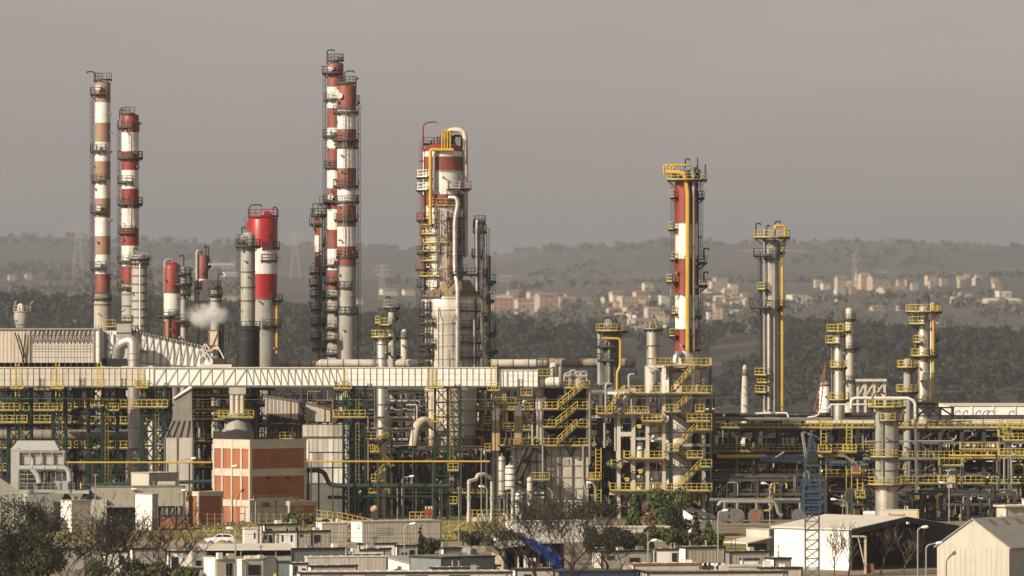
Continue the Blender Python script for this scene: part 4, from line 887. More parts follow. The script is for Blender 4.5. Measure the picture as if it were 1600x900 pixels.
def frame(label, d, px0, px1, depth, cols, levels, colm='steel', beamm='steel', seed=1, rails=(), pipes_per=5, brace=True, railm='yellow', equip=True, group=None, cw=.22,
          name='steel_structure', cat='steel structure', pipem=('pipe_dark', 'pipe_dark', 'pipe_dark', 'green_pipe', 'rust', 'pipe_grey', 'steel', 'silver_dull', 'steel'), floor=False, clutter=60, ytop=None):
    """steel frame with columns, beams, braces, decks, pipe runs and small equipment"""
    rr = random.Random(seed)
    t = Thing(name, label, cat, (px0 + px1) / 2, d, group); x0, x1 = t.X(px0), t.X(px1)
    zs = sorted(t.Z(y) for y in levels); top = zs[-1] if ytop is None else t.Z(ytop)
    xs = [x0 + (x1 - x0) * i / (cols - 1) for i in range(cols)]
    q = MB(colm); q.box(-cw, cw, -cw, cw, 0, top); me = mesh_of(q, 'post')
    for x in xs:
        for y in (0, depth): share(t, 'post', me, (x, y, 0))
    bh = .2 if cw > .15 else .11
    q = MB(beamm); q.box(x0, x1, -.12, .12, -bh, bh); mf = mesh_of(q, 'beam')
    q = MB(beamm); q.box(-.11, .11, 0, depth, -.19, .19); md = mesh_of(q, 'beam')
    for z in zs:
        for y in (-.02, depth): share(t, 'beam', mf, (0, y, z - .2))
        for x in xs: share(t, 'beam', md, (x, 0, z - .215))
        if floor: q = MB('deck'); q.box(x0, x1, .15, depth - .15, z - .1, z - .03); t.add('floor', q, smooth=False)
    if brace:
        for i in range(cols - 1):
            zz = [0] + zs
            for k in range(len(zz) - 1):
                if rr.random() < .55:
                    q = MB(beamm); a, c = (xs[i], xs[i + 1]) if rr.random() < .5 else (xs[i + 1], xs[i]); y = rr.choice((0, depth))
                    q.bar((a, y, zz[k]), (c, y, zz[k + 1] - .2), .15); t.add('brace', q, smooth=False)
    for (py, sides) in [(r if isinstance(r, tuple) else (r, 'f')) for r in rails]:
        add_deck(t, px0, px1, py, -.9, .5, sides, railm)
    # pipe runs lying on every level, with drops
    for z in zs:
        for k in range(pipes_per):
            m = rr.choice(pipem); r = rr.choice((.09, .12, .16, .2, .3)); y = rr.uniform(.3, depth - .3); zz = z + r + .02
            a, c = x0 - rr.uniform(0, 1), x1 + rr.uniform(0, 1)
            if rr.random() < .35: a = rr.uniform(x0, (x0 + x1) / 2)
            if rr.random() < .35: c = rr.uniform((x0 + x1) / 2, x1)
            pts = [Vector((a, y, zz)), Vector((c, y, zz))]
            if rr.random() < .6: pts.insert(0, Vector((a, y, max(.3, zz - rr.uniform(2, 7)))))
            if rr.random() < .6: pts.append(Vector((c, y, max(.3, zz - rr.uniform(2, 7)))))
            if rr.random() < .3: pts[0:0] = [pts[0] + Vector((0, -.01, 0)), ] if False else []
            mb = MB(m); mb.tube(rounded(pts, r * 3), r, 8); t.add('pipe', mb)
    # vertical pipes and loops at the front
    for k in range(int((px1 - px0) / 2.6)):
        m = rr.choice(pipem + ('galv', 'white', 'yellow', 'pipe_dark')); r = rr.choice((.04, .06, .08, .11, .15)); x = rr.uniform(x0, x1); y = rr.uniform(-.6, depth * .7)
        za, zb = sorted((rr.uniform(0, top), rr.uniform(0, top)))
        if zb - za < 1.5: zb = za + 2
        zb = min(zb, top + 1)
        pts = [Vector((x, y, za)), Vector((x, y, zb))]
        if rr.random() < .7: pts.append(Vector((x + rr.uniform(-2.5, 2.5), y, zb)))
        if rr.random() < .5: pts.append(Vector((pts[-1].x, y, zb - rr.uniform(.8, 3))))
        if rr.random() < .5: pts.insert(0, Vector((x + rr.uniform(-2, 2), y, za)))
        mb = MB(m); mb.tube(rounded(pts, r * 3), r, 6); t.add('pipe', mb)
    if clutter:
        mb = MB()
        for k in range(clutter):
            z = rr.choice([0] + zs[:-1]) + .05; x = rr.uniform(x0, x1); y = rr.uniform(-.2, depth)
            mb.use(rr.choice(('steel', 'pipe_grey', 'steel', 'yellow', 'grey_dark', 'white', 'pipe_dark', 'green', 'pipe_dark', 'black')))
            h = rr.uniform(.3, 1.9); w = rr.uniform(.06, .3)
            c = rr.random()
            if c < .35: mb.box(x - w, x + w, y - w, y + w, z, z + h)
            elif c < .7: mb.tube([(x, y, z), (x, y, z + h)], w * .6, 6); mb.tube([(x, y, z + h * .6), (x, y - .3, z + h * .6)], w, 6)
            else: mb.tube([(x - h * .6, y, z + w), (x + h * .6, y, z + w)], w, 7)
        tag(t.add('valves', mb, smooth=False), kind='stuff')
    return t

# ---- left half, under and behind the pipe bridge
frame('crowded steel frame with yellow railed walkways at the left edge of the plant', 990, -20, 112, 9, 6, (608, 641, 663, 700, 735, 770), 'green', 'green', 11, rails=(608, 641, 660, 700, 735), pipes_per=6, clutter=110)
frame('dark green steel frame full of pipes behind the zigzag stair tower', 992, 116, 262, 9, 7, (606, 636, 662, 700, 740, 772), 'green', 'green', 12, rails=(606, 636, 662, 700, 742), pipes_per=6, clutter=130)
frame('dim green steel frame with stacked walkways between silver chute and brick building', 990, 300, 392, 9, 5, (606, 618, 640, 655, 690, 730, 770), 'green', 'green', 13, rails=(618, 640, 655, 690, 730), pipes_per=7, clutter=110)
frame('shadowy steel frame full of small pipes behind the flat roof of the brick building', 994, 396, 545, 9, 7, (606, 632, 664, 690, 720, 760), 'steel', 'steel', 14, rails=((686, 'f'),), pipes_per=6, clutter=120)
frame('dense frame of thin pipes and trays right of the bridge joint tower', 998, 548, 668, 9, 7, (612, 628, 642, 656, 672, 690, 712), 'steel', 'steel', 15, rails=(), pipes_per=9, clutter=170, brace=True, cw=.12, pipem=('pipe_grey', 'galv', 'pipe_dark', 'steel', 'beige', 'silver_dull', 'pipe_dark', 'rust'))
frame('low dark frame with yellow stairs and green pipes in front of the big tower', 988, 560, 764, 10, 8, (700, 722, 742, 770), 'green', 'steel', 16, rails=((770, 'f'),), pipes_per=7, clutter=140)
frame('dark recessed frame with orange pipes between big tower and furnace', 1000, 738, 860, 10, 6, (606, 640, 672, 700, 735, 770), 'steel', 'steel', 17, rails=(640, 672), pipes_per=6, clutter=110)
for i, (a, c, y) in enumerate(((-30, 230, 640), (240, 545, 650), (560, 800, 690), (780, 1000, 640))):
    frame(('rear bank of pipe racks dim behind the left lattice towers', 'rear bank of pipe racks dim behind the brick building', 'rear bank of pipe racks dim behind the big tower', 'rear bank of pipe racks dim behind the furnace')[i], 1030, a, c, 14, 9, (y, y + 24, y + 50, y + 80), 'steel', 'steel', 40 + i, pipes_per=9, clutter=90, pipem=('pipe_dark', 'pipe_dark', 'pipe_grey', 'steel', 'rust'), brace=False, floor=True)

drum('large_duct', 'wide shade-browned insulated duct running low behind the lattice towers', 'duct', 984, -10, 205, 679.5, 8.5, 'shaded_duct', saddles=False, bands=7)
for px, nb in ((10, 'at the left edge'), (80, 'behind the dust filter'), (150, 'by the zigzag stair tower')): 
    t = Thing('duct_support', 'steel cradle under the wide brown duct ' + nb, 'support', px, 984, 'cradles under the wide brown duct'); q = MB('steel'); q.box(-.9, .9, -.4, .4, t.Z(692), t.Z(688)); t.add('cradle', q, smooth=False)
    for x in (-.7, .7): q = MB('steel'); q.box(x - .12, x + .12, -.2, .2, 0, t.Z(692)); t.add('post', q, smooth=False)
# silver chute and grey hopper house
t = Thing('silver_chute', 'tall white chute hanging inside the lattice tower beside the grey hopper', 'chute', 243, 970)
mb = MB('white'); mb.hexa([t.P(233, 745, 0), t.P(248, 745, 0), t.P(248, 745, 2), t.P(233, 745, 2), t.P(231, 668, 0), t.P(254, 668, 0), t.P(254, 668, 2), t.P(231, 668, 2)]); mb.hexa([t.P(231, 668, 0), t.P(254, 668, 0), t.P(254, 668, 2), t.P(231, 668, 2), t.P(243, 630, 0), t.P(260, 630, 0), t.P(260, 630, 2), t.P(243, 630, 2)]); t.add('body', mb, smooth=False)
mb = MB('white'); mb.box(t.X(236), t.X(246), .3, 1.7, 0, t.Z(745)); t.add('stem', mb, smooth=False)
t = Thing('hopper_house', 'grey steel hopper house with slanted top beside the white chute', 'hopper', 278, 965)
mb = MB('panel_grey'); mb.box(t.X(257), t.X(301), 0, 5, 0, t.Z(684)); t.add('body', mb, smooth=False)
mb = MB('concrete_dark'); mb.hexa([t.P(257, 684, 0), t.P(301, 684, 0), t.P(301, 684, 5), t.P(257, 684, 5), t.P(269, 656, 0), t.P(300, 656, 0), t.P(300, 656, 5), t.P(269, 656, 5)]); t.add('slope', mb, smooth=False)  # slope and upper body take a darker tone as painted shade
mb = MB('concrete_dark'); mb.hexa([t.P(269, 656, .3), t.P(300, 656, .3), t.P(300, 656, 4), t.P(269, 656, 4), t.P(272, 622, .3), t.P(299, 605, .3), t.P(299, 605, 4), t.P(272, 622, 4)]); t.add('upper_body', mb, smooth=False)
mb = MB('white_clean'); mb.hexa([t.P(271, 624, 0), t.P(300, 606, 0), t.P(300, 606, 1.5), t.P(271, 624, 1.5), t.P(271, 621, 0), t.P(297, 603, 0), t.P(297, 603, 1.5), t.P(271, 621, 1.5)]); t.add('lip', mb, smooth=False)
for px in (257, 277, 301): q = MB('grey_dark'); q.box(t.X(px) - .1, t.X(px) + .1, -.12, .02, 0, t.Z(684)); t.add('rib', q, smooth=False)
for a, c in (((260, 683), (272, 657)), ((270, 683), (280, 657)), ((281, 683), (288, 657)), ((292, 683), (296, 657)), ((258, 660), (266, 683))): q = MB('steel'); q.bar(t.P(*a, -.1), t.P(*c, -.1), .14); t.add('brace', q, smooth=False)
# corrugated chute gallery (inclined, silver)
def corrugated(label, d, pts, n, m='silver_dull'):
    t = Thing('corrugated_gallery', label, 'conveyor', (pts[0][0] + pts[1][0]) / 2, d)
    (xa, ya0, ya1), (xb, yb0, yb1) = pts
    q = MB('steel'); q.hexa([t.P(xa, ya1, .25), t.P(xb, yb1, .25), t.P(xb, yb1, 3), t.P(xa, ya1, 3), t.P(xa, ya0, .25), t.P(xb, yb0, .25), t.P(xb, yb0, 3), t.P(xa, ya0, 3)]); t.add('core', q, smooth=False)
    for i in range(n):
        f0, f1 = (i + .06) / n, (i + .94) / n; px0, px1 = xa + (xb - xa) * f0, xa + (xb - xa) * f1
        u0, u1 = ya0 + (yb0 - ya0) * f0, ya0 + (yb0 - ya0) * f1; v0, v1 = ya1 + (yb1 - ya1) * f0, ya1 + (yb1 - ya1) * f1
        q = MB('rust' if RND.random() < .1 else (m if i % 2 else 'beige')); q.hexa([t.P(px0, v0, 0), t.P(px1, v1, 0), t.P(px1, v1, .2), t.P(px0, v0, .2), t.P(px0, u0, 0), t.P(px1, u1, 0), t.P(px1, u1, .2), t.P(px0, u0, .2)]); t.add('panel', q, smooth=False)
    q = MB('grey_dark'); q.bar(t.P(xa, ya0 - .5, 0), t.P(xb, yb0 - .5, 0), .3); t.add('edge', q, smooth=False)
    for px in (xa + 4, xb - 4): q = MB('steel'); q.box(t.X(px) - .15, t.X(px) + .15, .6, .9, 0, t.Z(ya1)); t.add('post', q, smooth=False)
    return t
corrugated('inclined gallery of ribbed silver sheets above the brick building', 980, ((414, 619, 646), (468, 628, 657)), 18)
corrugated('second rusty ribbed gallery stepping down beside the bridge joint tower', 982, ((478, 630, 658), (516, 640, 659)), 12, 'beige')
t = Thing('panel_house', 'low patched silver clad house behind the brick building corner', 'industrial building', 508, 972)
q = MB('grey_dark'); q.box(t.X(472), t.X(545), .2, 5, 0, t.Z(664)); t.add('core', q, smooth=False)
for i in range(9):
    for k, (ya, yb_) in enumerate(((664, 682), (686, 706), (708, 730), (732, 755))):
        q = MB(RND.choice(('panel_grey', 'beige', 'silver_dull', 'white', 'panel_grey'))); q.box(t.X(473 + i * 8), t.X(473 + i * 8 + 7.4), 0, .15, t.Z(yb_), t.Z(ya)); t.add('panel', q, smooth=False)
for px, nb in ((474, 'nearest the brick building'), (481, 'next to the panel house')):
    vessel('slim shiny white standpipe ' + nb, 964, px, 2.6, 688, 760, 'white', 'standpipe', 'pipe', group='standpipes by the brick building', dome=.2)
t = Thing('stack_block', 'cluster of brown vertical ducts over a grey base above the brick roof', 'duct', 371, 985)
for i in range(3):
    q = MB('beige_stained'); q.tube([t.P(363 + i * 8, 645, 0), t.P(363 + i * 8, 607, 0)], .38, 14); t.add('duct', q)
q = MB('panel_grey'); q.box(t.X(358), t.X(384), -.5, 2, t.Z(616), t.Z(604)); t.add('top_box', q, smooth=False)
q = MB('grey'); q.lathe([(1.2, t.Z(645)), (2.0, t.Z(655)), (2.0, t.Z(668)), (2.6, t.Z(676)), (2.6, 0)], 8); t.add('body', q)
for i in range(6): q = MB('panel_grey'); q.box(t.X(336 + i * 9), t.X(343.5 + i * 9), -1.8, -1.4, t.Z(688), t.Z(671 + (i % 2) * 3)); t.add('panel', q, smooth=False)
q = MB('deck'); q.box(t.X(336), t.X(392), -1.6, 2, t.Z(689), t.Z(688)); t.add('floor', q, smooth=False)
add_deck(t, 341, 397, 652, -2.2, 2.5, 'lfr'); 

# yellow service pipe and green pipes in front
def run(name, label, d, pts, rpx, m, n=10, flange=0, posts=(), postm='galv', cat='pipe', bend=None):
    px = (pts[0][0] + pts[-1][0]) / 2; t = Thing(name, label, cat, px, d)
    t.pipe(pts, rpx * t.s, m, n=n, flange=flange, bend=bend)
    for p in posts:
        x, y = (p if isinstance(p, tuple) else (p, pts[0][1])); q = MB(postm); q.box(t.X(x) - .12, t.X(x) + .12, -.12, .12, 0, t.Z(y) - rpx * t.s); t.add('post', q, smooth=False)
    return t
run('yellow_pipe', 'long thin yellow gas pipe running level in front of the lattice towers', 955, [(101, 722.5), (330, 722.5)], 1.5, 'yellow_pipe', flange=12, posts=(112, 144, 173, 205, 232, 262, 296), postm='steel')
run('yellow_pipe', 'yellow gas pipe right of the brick building passing before the big tower', 955, [(477, 721), (765, 721)], 1.5, 'yellow_pipe', flange=12, posts=(486, 520, 545, 590, 630, 676, 720, 760), postm='steel')
run('green_pipe', 'thick dark green pipe stepping down right of the brick building', 958, [(476, 735), (506, 735), (514, 757), (530, 759), (705, 759)], 3.6, 'green_pipe', n=12, bend=1.2, flange=8, posts=((482, 735), (498, 735), (555, 759), (600, 759), (650, 759), (690, 759)), postm='steel')
run('green_pipe', 'lower dark green pipe lying under the thick stepped one', 962, [(512, 777), (760, 777)], 2.8, 'green_pipe', n=10, flange=10, posts=(520, 560, 610, 660, 740), postm='steel')
run('green_pipe', 'dark green pipe behind the concrete building roof', 962, [(130, 758), (330, 752)], 3.0, 'green_pipe', n=10, posts=(150, 240, 300), postm='steel')
t = Thing('stair_cluster', 'yellow railed stairs zigzagging in shadow under the silver column', 'staircase', 600, 975)
for a, c in (((582, 704), (606, 686)), ((606, 727), (586, 708)), ((586, 750), (608, 730)), ((608, 772), (590, 752))): add_stair(t, a, c)
for y, x0, x1 in ((686, 571, 614), (706, 578, 592), (728, 600, 614), (752, 580, 592)): add_deck(t, x0, x1, y, -1, 1.5, 'lfr')
for px in (574, 612): q = MB('steel'); q.box(t.X(px) - .14, t.X(px) + .14, .5, .8, 0, t.Z(686)); t.add('post', q, smooth=False)
t = Thing('pale_header', 'pair of pale level headers strung on thin posts left of the big tower', 'pipe', 610, 972)
for y in (652.5, 669.5): t.pipe([(572, y), (648, y)], .18, 'beige')
for px in (575, 610, 645): q = MB('galv'); q.box(t.X(px) - .08, t.X(px) + .08, 0, .2, 0, t.Z(652)); t.add('post', q, smooth=False)

# ---- furnace block, centre
t = Thing('furnace', 'furnace block with grey panelled casing and yellow railed stair decks above', 'furnace', 870, 972)
q = MB('grey_dark'); q.box(t.X(851), t.X(920), .2, 9, 0, t.Z(697)); t.add('core', q, smooth=False)
for i, (xa, xb) in enumerate(((853, 862), (862.5, 874.5), (876, 893.5), (895, 911.5), (912, 919.5))):
    for ya, yb_ in ((697.5, 711), (712, 726.5), (727.5, 745), (746, 762), (763, 780), (781, 800)):
        q = MB('panel_grey'); o = RND.uniform(-.03, .03); q.box(t.X(xa) + .03, t.X(xb) - .03, o, .18, t.Z(yb_) + .03, t.Z(ya) - .03); t.add('panel', q, smooth=False)
for px in (875.2, 894.2, 911.8): q = MB('grey_dark'); q.box(t.X(px) - .1, t.X(px) + .1, -.25, .0, 0, t.Z(697)); t.add('rib', q, smooth=False)
for y in (711.5, 727, 745.5, 762.5): q = MB('grey'); q.box(t.X(852), t.X(920), -.16, -.04, t.Z(y) - .07, t.Z(y) + .07); t.add('rib', q, smooth=False)
q = MB('silver_dull'); q.box(t.X(881), t.X(889), -.14, -.03, t.Z(727), t.Z(717)); t.add('hatch', q, smooth=False)
q = MB('black'); q.box(t.X(850), t.X(919), 2.2, 9, t.Z(697), t.Z(607)); t.add('upper_shade_block', q, smooth=False)  # black block stands for the shaded interior behind the stairs
for (y, xa, xb, y0) in ((696, 778, 929, -2.0), (667, 846, 919, -2.0), (639, 846, 919, -2.0), (606, 880, 922, -2.0)): add_deck(t, xa, xb, y, y0, 2.5, 'lfr', step=.75)
for a, c in (((872, 638), (912, 605)), ((868, 666), (902, 638)), ((870, 695), (901, 666))): add_stair(t, a, c, y=-2.9)
for px in (848, 883, 917):
    q = MB('grey_dark'); q.box(t.X(px) - .15, t.X(px) + .15, -1.8, -1.5, t.Z(700), t.Z(604)); t.add('post', q, smooth=False)
for px, y0, y1, m in ((843, 590, 690, 'panel_grey'), (848, 602, 640, 'white')):
    q = MB(m); q.box(t.X(px - 5), t.X(px + 5), -1, .6, t.Z(y1), t.Z(y0 + 18)); t.add('duct', q, smooth=False)
q = MB('white_clean'); q.box(t.X(837), t.X(849), -1.2, .8, t.Z(640), t.Z(622)); t.add('duct', q, smooth=False)
for k, (px, y) in enumerate(((858, 652), (872, 620), (892, 615), (906, 655), (858, 680), (893, 683))): t.pipe([(px, y + 8, -.5), (px, y, -.5), (px + 8, y - 1, -.5)], .16, 'galv')
t.pipe([(848, 694, -2.2), (848, 750, -2.2), (856, 762, -2.2), (863, 768, -2.2), (863, 810, -2.2)], .13, 'galv', bend=.5); t.pipe([(911, 697, -2.2), (911, 750, -2.2), (915, 765, -2.2), (915, 810, -2.2)], .15, 'galv', bend=.5)
t.pipe([(921.5, 600, -2), (921.5, 725, -2)], .22, 'pipe_grey'); 
for xa, ya, xb, yb_ in ((846, 697, 858, 712), (892, 712, 900, 697), (884, 697, 892, 712), (918, 712, 926, 697)): q = MB('steel'); q.bar(t.P(xa, ya, -.3), t.P(xb, yb_, -.3), .22); t.add('bracket', q, smooth=False)
# left casing of the furnace with sloping ducts
t = Thing('furnace_annex', 'pale furnace annex crossed by a slanted duct and black stair frame', 'furnace', 822, 971)
q = MB('white'); q.box(t.X(800), t.X(850), 1.5, 6, 0, t.Z(700)); t.add('body', q, smooth=False)
for i in range(4): q = MB('grey_dark'); q.box(t.X(806 + 11 * i) - .08, t.X(806 + 11 * i) + .08, 1.2, 1.52, 0, t.Z(700)); t.add('rib', q, smooth=False)
for y in (722, 748, 775): q = MB('grey_dark'); q.box(t.X(800), t.X(850), 1.25, 1.48, t.Z(y) - .08, t.Z(y) + .08); t.add('rib', q, smooth=False)
q = MB('beige_stained'); q.hexa([t.P(803, 748, -.6), t.P(815, 748, -.6), t.P(815, 748, .6), t.P(803, 748, .6), t.P(818, 700, -.6), t.P(830, 700, -.6), t.P(830, 700, .6), t.P(818, 700, .6)]); t.add('slanted_duct', q, smooth=False)
for a, c in (((802, 750), (824, 700)), ((814, 750), (834, 702)), ((832, 700), (855, 712)), ((818, 720), (842, 722)), ((828, 712), (818, 722)), ((800, 752), (822, 762)), ((840, 752), (820, 775)), ((842, 760), (856, 768))): q = MB('black'); q.bar(t.P(*a, -.9), t.P(*c, -.9), .26); t.add('brace', q, smooth=False)
add_deck(t, 790, 802, 749, -2.5, 1, 'lfr'); add_deck(t, 820, 859, 749, -2.5, 1, 'lfr')
for y in (770, 777): t.pipe([(780, y, -1), (850, y, -1)], .16, 'beige')
for i, (px, r, y0, y1, m) in enumerate(((784, 6, 712, 775, 'silver_dull'), (797, 8, 726, 765, 'white'), (809, 4, 770, 806, 'white'), (828, 4.5, 745, 806, 'beige'))):
    vessel(('white upright drum at the left end of the furnace', 'short fat white drum under the yellow landing', 'small white drum low beside the silver standpipes', 'beige upright drum between black stair braces')[i], 962 - i, px, r, y0, y1, m, legs=True, rings=4)
# burner stacks with brown bases
t = Thing('burner_deck', 'steel deck carrying two brown based white burner stacks', 'steel structure', 800, 979)
for xa, xb, y in ((757, 781, 704), (781, 818, 696), (782, 800, 670), (816, 838, 660), (816, 838, 684), (776, 808, 632), (813, 832, 618), (757, 767, 662)): add_deck(t, xa, xb, y, -2, 2.5, 'lfr', step=.7)
for px in (759, 782, 814, 836, 768): q = MB('steel'); q.box(t.X(px) - .14, t.X(px) + .14, 1.2, 1.5, 0, t.Z(616)); t.add('post', q, smooth=False)
for a, c in (((760, 706), (775, 718)), ((782, 698), (795, 712)), ((816, 706), (800, 698))): q = MB('black'); q.bar(t.P(*a, -.5), t.P(*c, -.5), .2); t.add('bracket', q, smooth=False)
for px, x1, y0 in ((786, 790, 615), (821, 826, 612)): 
    q = MB('yellow'); q.bar(t.P(px, 660, -1), t.P(px, y0, -1), .12); q.bar(t.P(x1, 660, -1), t.P(x1, y0, -1), .12)
    for k in range(18): q.bar(t.P(px, 660 - k * 2.6, -1), t.P(x1, 660 - k * 2.6, -1), .06)
    t.add('ladder', q, smooth=False)
for px, y0, y1, nb in ((774.5, 638, 704, 'nearest the big tower'), (810, 632, 694, 'nearest the furnace stairs')):
    h = Thing('burner_stack', 'square burner stack with white head and brown stained base ' + nb, 'stack', px, 977, 'burner stacks'); 
    q = MB('furnace_base'); q.box(-.62, .62, -.6, .6, h.Z(y1), h.Z(y0 + 18)); h.add('base', q, smooth=False)
    q = MB('white_clean'); q.box(-.55, .55, -.55, .55, h.Z(y0 + 18), h.Z(y0 + 4)); h.add('body', q, smooth=False); q = MB('white_clean'); q.box(-.25, .62, -.5, .5, h.Z(y0 + 4), h.Z(y0)); h.add('head', q, smooth=False)
    q = MB('steel'); q.box(-.5, .5, -.4, .4, 0, h.Z(y1)); h.add('stand', q, smooth=False)
for px, y0 in ((832, 646), (846, 648)):
    run('vent_pipe', 'grey vent pipe bent over at the top ' + ('beside the furnace stairs' if px > 840 else 'between burner stack and furnace'), 975, [(px, 700), (px, y0), (px + 7, y0 - 2)], 2.6 if px > 840 else 2.0, 'silver_dull')
# silver standpipes in front
for i, (px, y0) in enumerate(((732.5, 751), (768.5, 752), (801, 763))):
    t = Thing('standpipe', ('silver standpipe with elbow leading back at its top', 'middle silver standpipe of the three before the furnace', 'shortest silver standpipe standing beside the bushes')[i], 'pipe', px, 948, 'silver standpipes before the furnace'); s = t.s
    q = MB('silver'); q.lathe([(.02, t.Z(y0)), (3.0 * s, t.Z(y0)), (3.0 * s, t.Z(y0 + 24)), (3.9 * s, t.Z(y0 + 25)), (3.9 * s, t.Z(y0 + 28)), (3.0 * s, t.Z(y0 + 29)), (3.0 * s, t.Z(798)), (4.2 * s, t.Z(808)), (4.2 * s, 0)], 16); t.add('pipe', q)
    if i == 0: t.pipe([(px, 756), (px, 752), (px + 12, 749, 1), (px + 14, 742, 1.5), (px + 24, 741, 2), (px + 34, 748, 3)], .3, 'beige', bend=.7)
for px, nb in ((752, 'first'), (787, 'second'), (818, 'third')):
    t = Thing('pipe_ring', 'upright pale pipe hoop on the ground, %s from the elbowed standpipe' % nb, 'pipe', px, 946, 'pipe hoops'); r = 5.5 * t.s
    q = MB('concrete_pale'); q.tube([(r * cos(a), 0, .3 + r * .9 + r * sin(a)) for a in [radians(-50 + 280 * k / 14) for k in range(15)]], .12, 8); t.add('hoop', q)

# ---- concrete and steel stair structure, right of centre
t = Thing('stair_structure', 'pale concrete frame with yellow railed decks and zigzag stairs round tall vessels', 'process structure', 1035, 962)
for px in (967, 990, 1012, 1037.5, 1100):
    ytop = {967: 640, 990: 606, 1012: 571, 1037.5: 571, 1100: 571}[px]
    for y in (1.0, 9.0): q = MB('concrete_pale' if px < 1090 else 'concrete'); q.box(t.X(px) - .27, t.X(px) + .27, y - .27, y + .27, 0, t.Z(ytop) - .1); t.add('column', q, smooth=False)
for px in (1048.5, 1110):
    for y in (-2.2, 1.8): q = MB('green'); q.box(t.X(px) - .17, t.X(px) + .17, y - .17, y + .17, 0, t.Z(571)); t.add('post', q, smooth=False)
for py, xa, xb in ((572.5, 1010, 1112), (615.5, 974, 1112), (647.5, 930, 1040), (659, 1003, 1034), (717, 974, 1038), (682, 985, 1040), (768, 952, 1112), (692, 1037, 1112), (672.5, 1046, 1112), (732, 1046, 1112), (643, 1046, 1112), (705, 1046, 1112)):
    q = MB('concrete' if xa < 1040 else 'steel'); q.box(t.X(xa), t.X(xb), .85 if xa < 1040 else -2.3, 1.15 if xa < 1040 else -2.05, t.Z(py) - (.55 if xa < 1040 else .3), t.Z(py) - .14); t.add('beam', q, smooth=False)
for py, xa, xb, sd in ((571, 1023, 1112, 'lfr'), (614, 975, 1048, 'lf'), (646, 932, 1013, 'lfr'), (658, 1003, 1034, 'fr'), (716, 975, 1038, 'lfr'), (730, 955, 972, 'lfr'), (766, 953, 1040, 'lfr')):
    add_deck(t, xa, xb, py, -1.4, 8, sd, step=.75)
for py, xa, xb, sd in ((614, 1048, 1112, 'fr'), (643, 1037, 1060, 'fr'), (671, 1088, 1112, 'fr'), (704, 1037, 1060, 'fr'), (729, 1093, 1112, 'fr'), (766, 1040, 1112, 'fr'), (658, 1072, 1112, 'f'), (715, 1072, 1098, 'f'), (643, 1085, 1100, 'f')):
    add_deck(t, xa, xb, py, -2.4, 1.8, sd, step=.75)
for a, c in (((1052, 613), (1084, 577)), ((1057, 642), (1086, 615)), ((1057, 703), (1088, 671)), ((1060, 765), (1094, 729))): add_stair(t, a, c, y=-2.0)
for a, c in (((1074, 658), (1050, 643)), ((1076, 720), (1050, 704)), ((1093, 790), (1062, 768)), ((1090, 671), (1074, 657)), ((1096, 730), (1074, 714))): add_stair(t, a, c, y=-.6)
for a, c in (((957, 648), (975, 616)), ((968, 645), (986, 612)), ((953, 730), (975, 716)), ((1040, 770), (1052, 785)), ((1062, 770), (1048, 788))): q = MB('steel'); q.bar(t.P(*a, -1.6), t.P(*c, -1.6), .3); t.add('brace', q, smooth=False)
for xa, xb in ((967, 990), (990, 1012), (1012, 1037.5)):
    q = MB('steel'); q.bar(t.P(xa, 795, 1), t.P(xb, 770, 1), .34); t.add('brace', q, smooth=False); q = MB('concrete_pale'); q.bar(t.P(xb, 800, 8), t.P((xa + xb) / 2, 772, 8), .6); t.add('brace', q, smooth=False)
add_stair(t, (950, 647), (972, 615), y=-1.2); add_stair(t, (1003, 657), (996, 647), y=-1.2)
for px, y0, y1 in ((962, 640, 705), (947, 600, 646), (1006, 625, 645), (1023, 600, 616), (983, 585, 613), (1090, 600, 640), (1072, 575, 600), (945, 660, 700)): t.pipe([(px, y1, 2), (px, y0, 2), (px + 9, y0, 2)], .2, 'galv')
q = MB('concrete_pale'); q.box(t.X(969), t.X(988), .7, 1.3, t.Z(682), t.Z(675)); t.add('lintel', q, smooth=False)
for px in (961, 975): q = MB('white'); q.bar(t.P(px, 646, -1), t.P(px, 612, -1), .28); t.add('post', q, smooth=False)
q = MB('white'); q.box(t.X(949), t.X(978), -1.2, -.8, t.Z(616), t.Z(612)); t.add('beam', q, smooth=False)
for px in (1012, 1037): q = MB('white'); q.box(t.X(px) - .3, t.X(px) + .3, -1.4, -1, t.Z(614), t.Z(574)); t.add('post', q, smooth=False)
q = MB('white'); q.box(t.X(1011), t.X(1038), -1.5, -1, t.Z(574), t.Z(571.5)); t.add('beam', q, smooth=False)
t.pipe([(1055, 567, 0), (1056, 555, 0), (1066, 552, 1), (1070, 568, 1)], .45, 'silver')
vessel('large pale vessel banded by dark rings beside the zigzag stairs', 965.5, 1060, 21, 578, 772, 'beige', rings=7, dome=.3, legs=True)
for i, (px, y0, y1, r) in enumerate(((1024, 663, 690, 7.5), (1024, 734, 766, 7.5), (1021, 626, 645, 5.5), (1000, 742, 766, 5), (1000, 690, 716, 5))):
    vessel(('white drum on the middle deck left of the silver vessel', 'white drum on the lowest deck left of the silver vessel', 'small white drum on the upper deck of the concrete frame', 'small drum among yellow valves on the lowest deck', 'small drum between concrete posts on the middle deck')[i], 965, px, r, y0, y1, 'white', legs=False, base=False, rings=1)
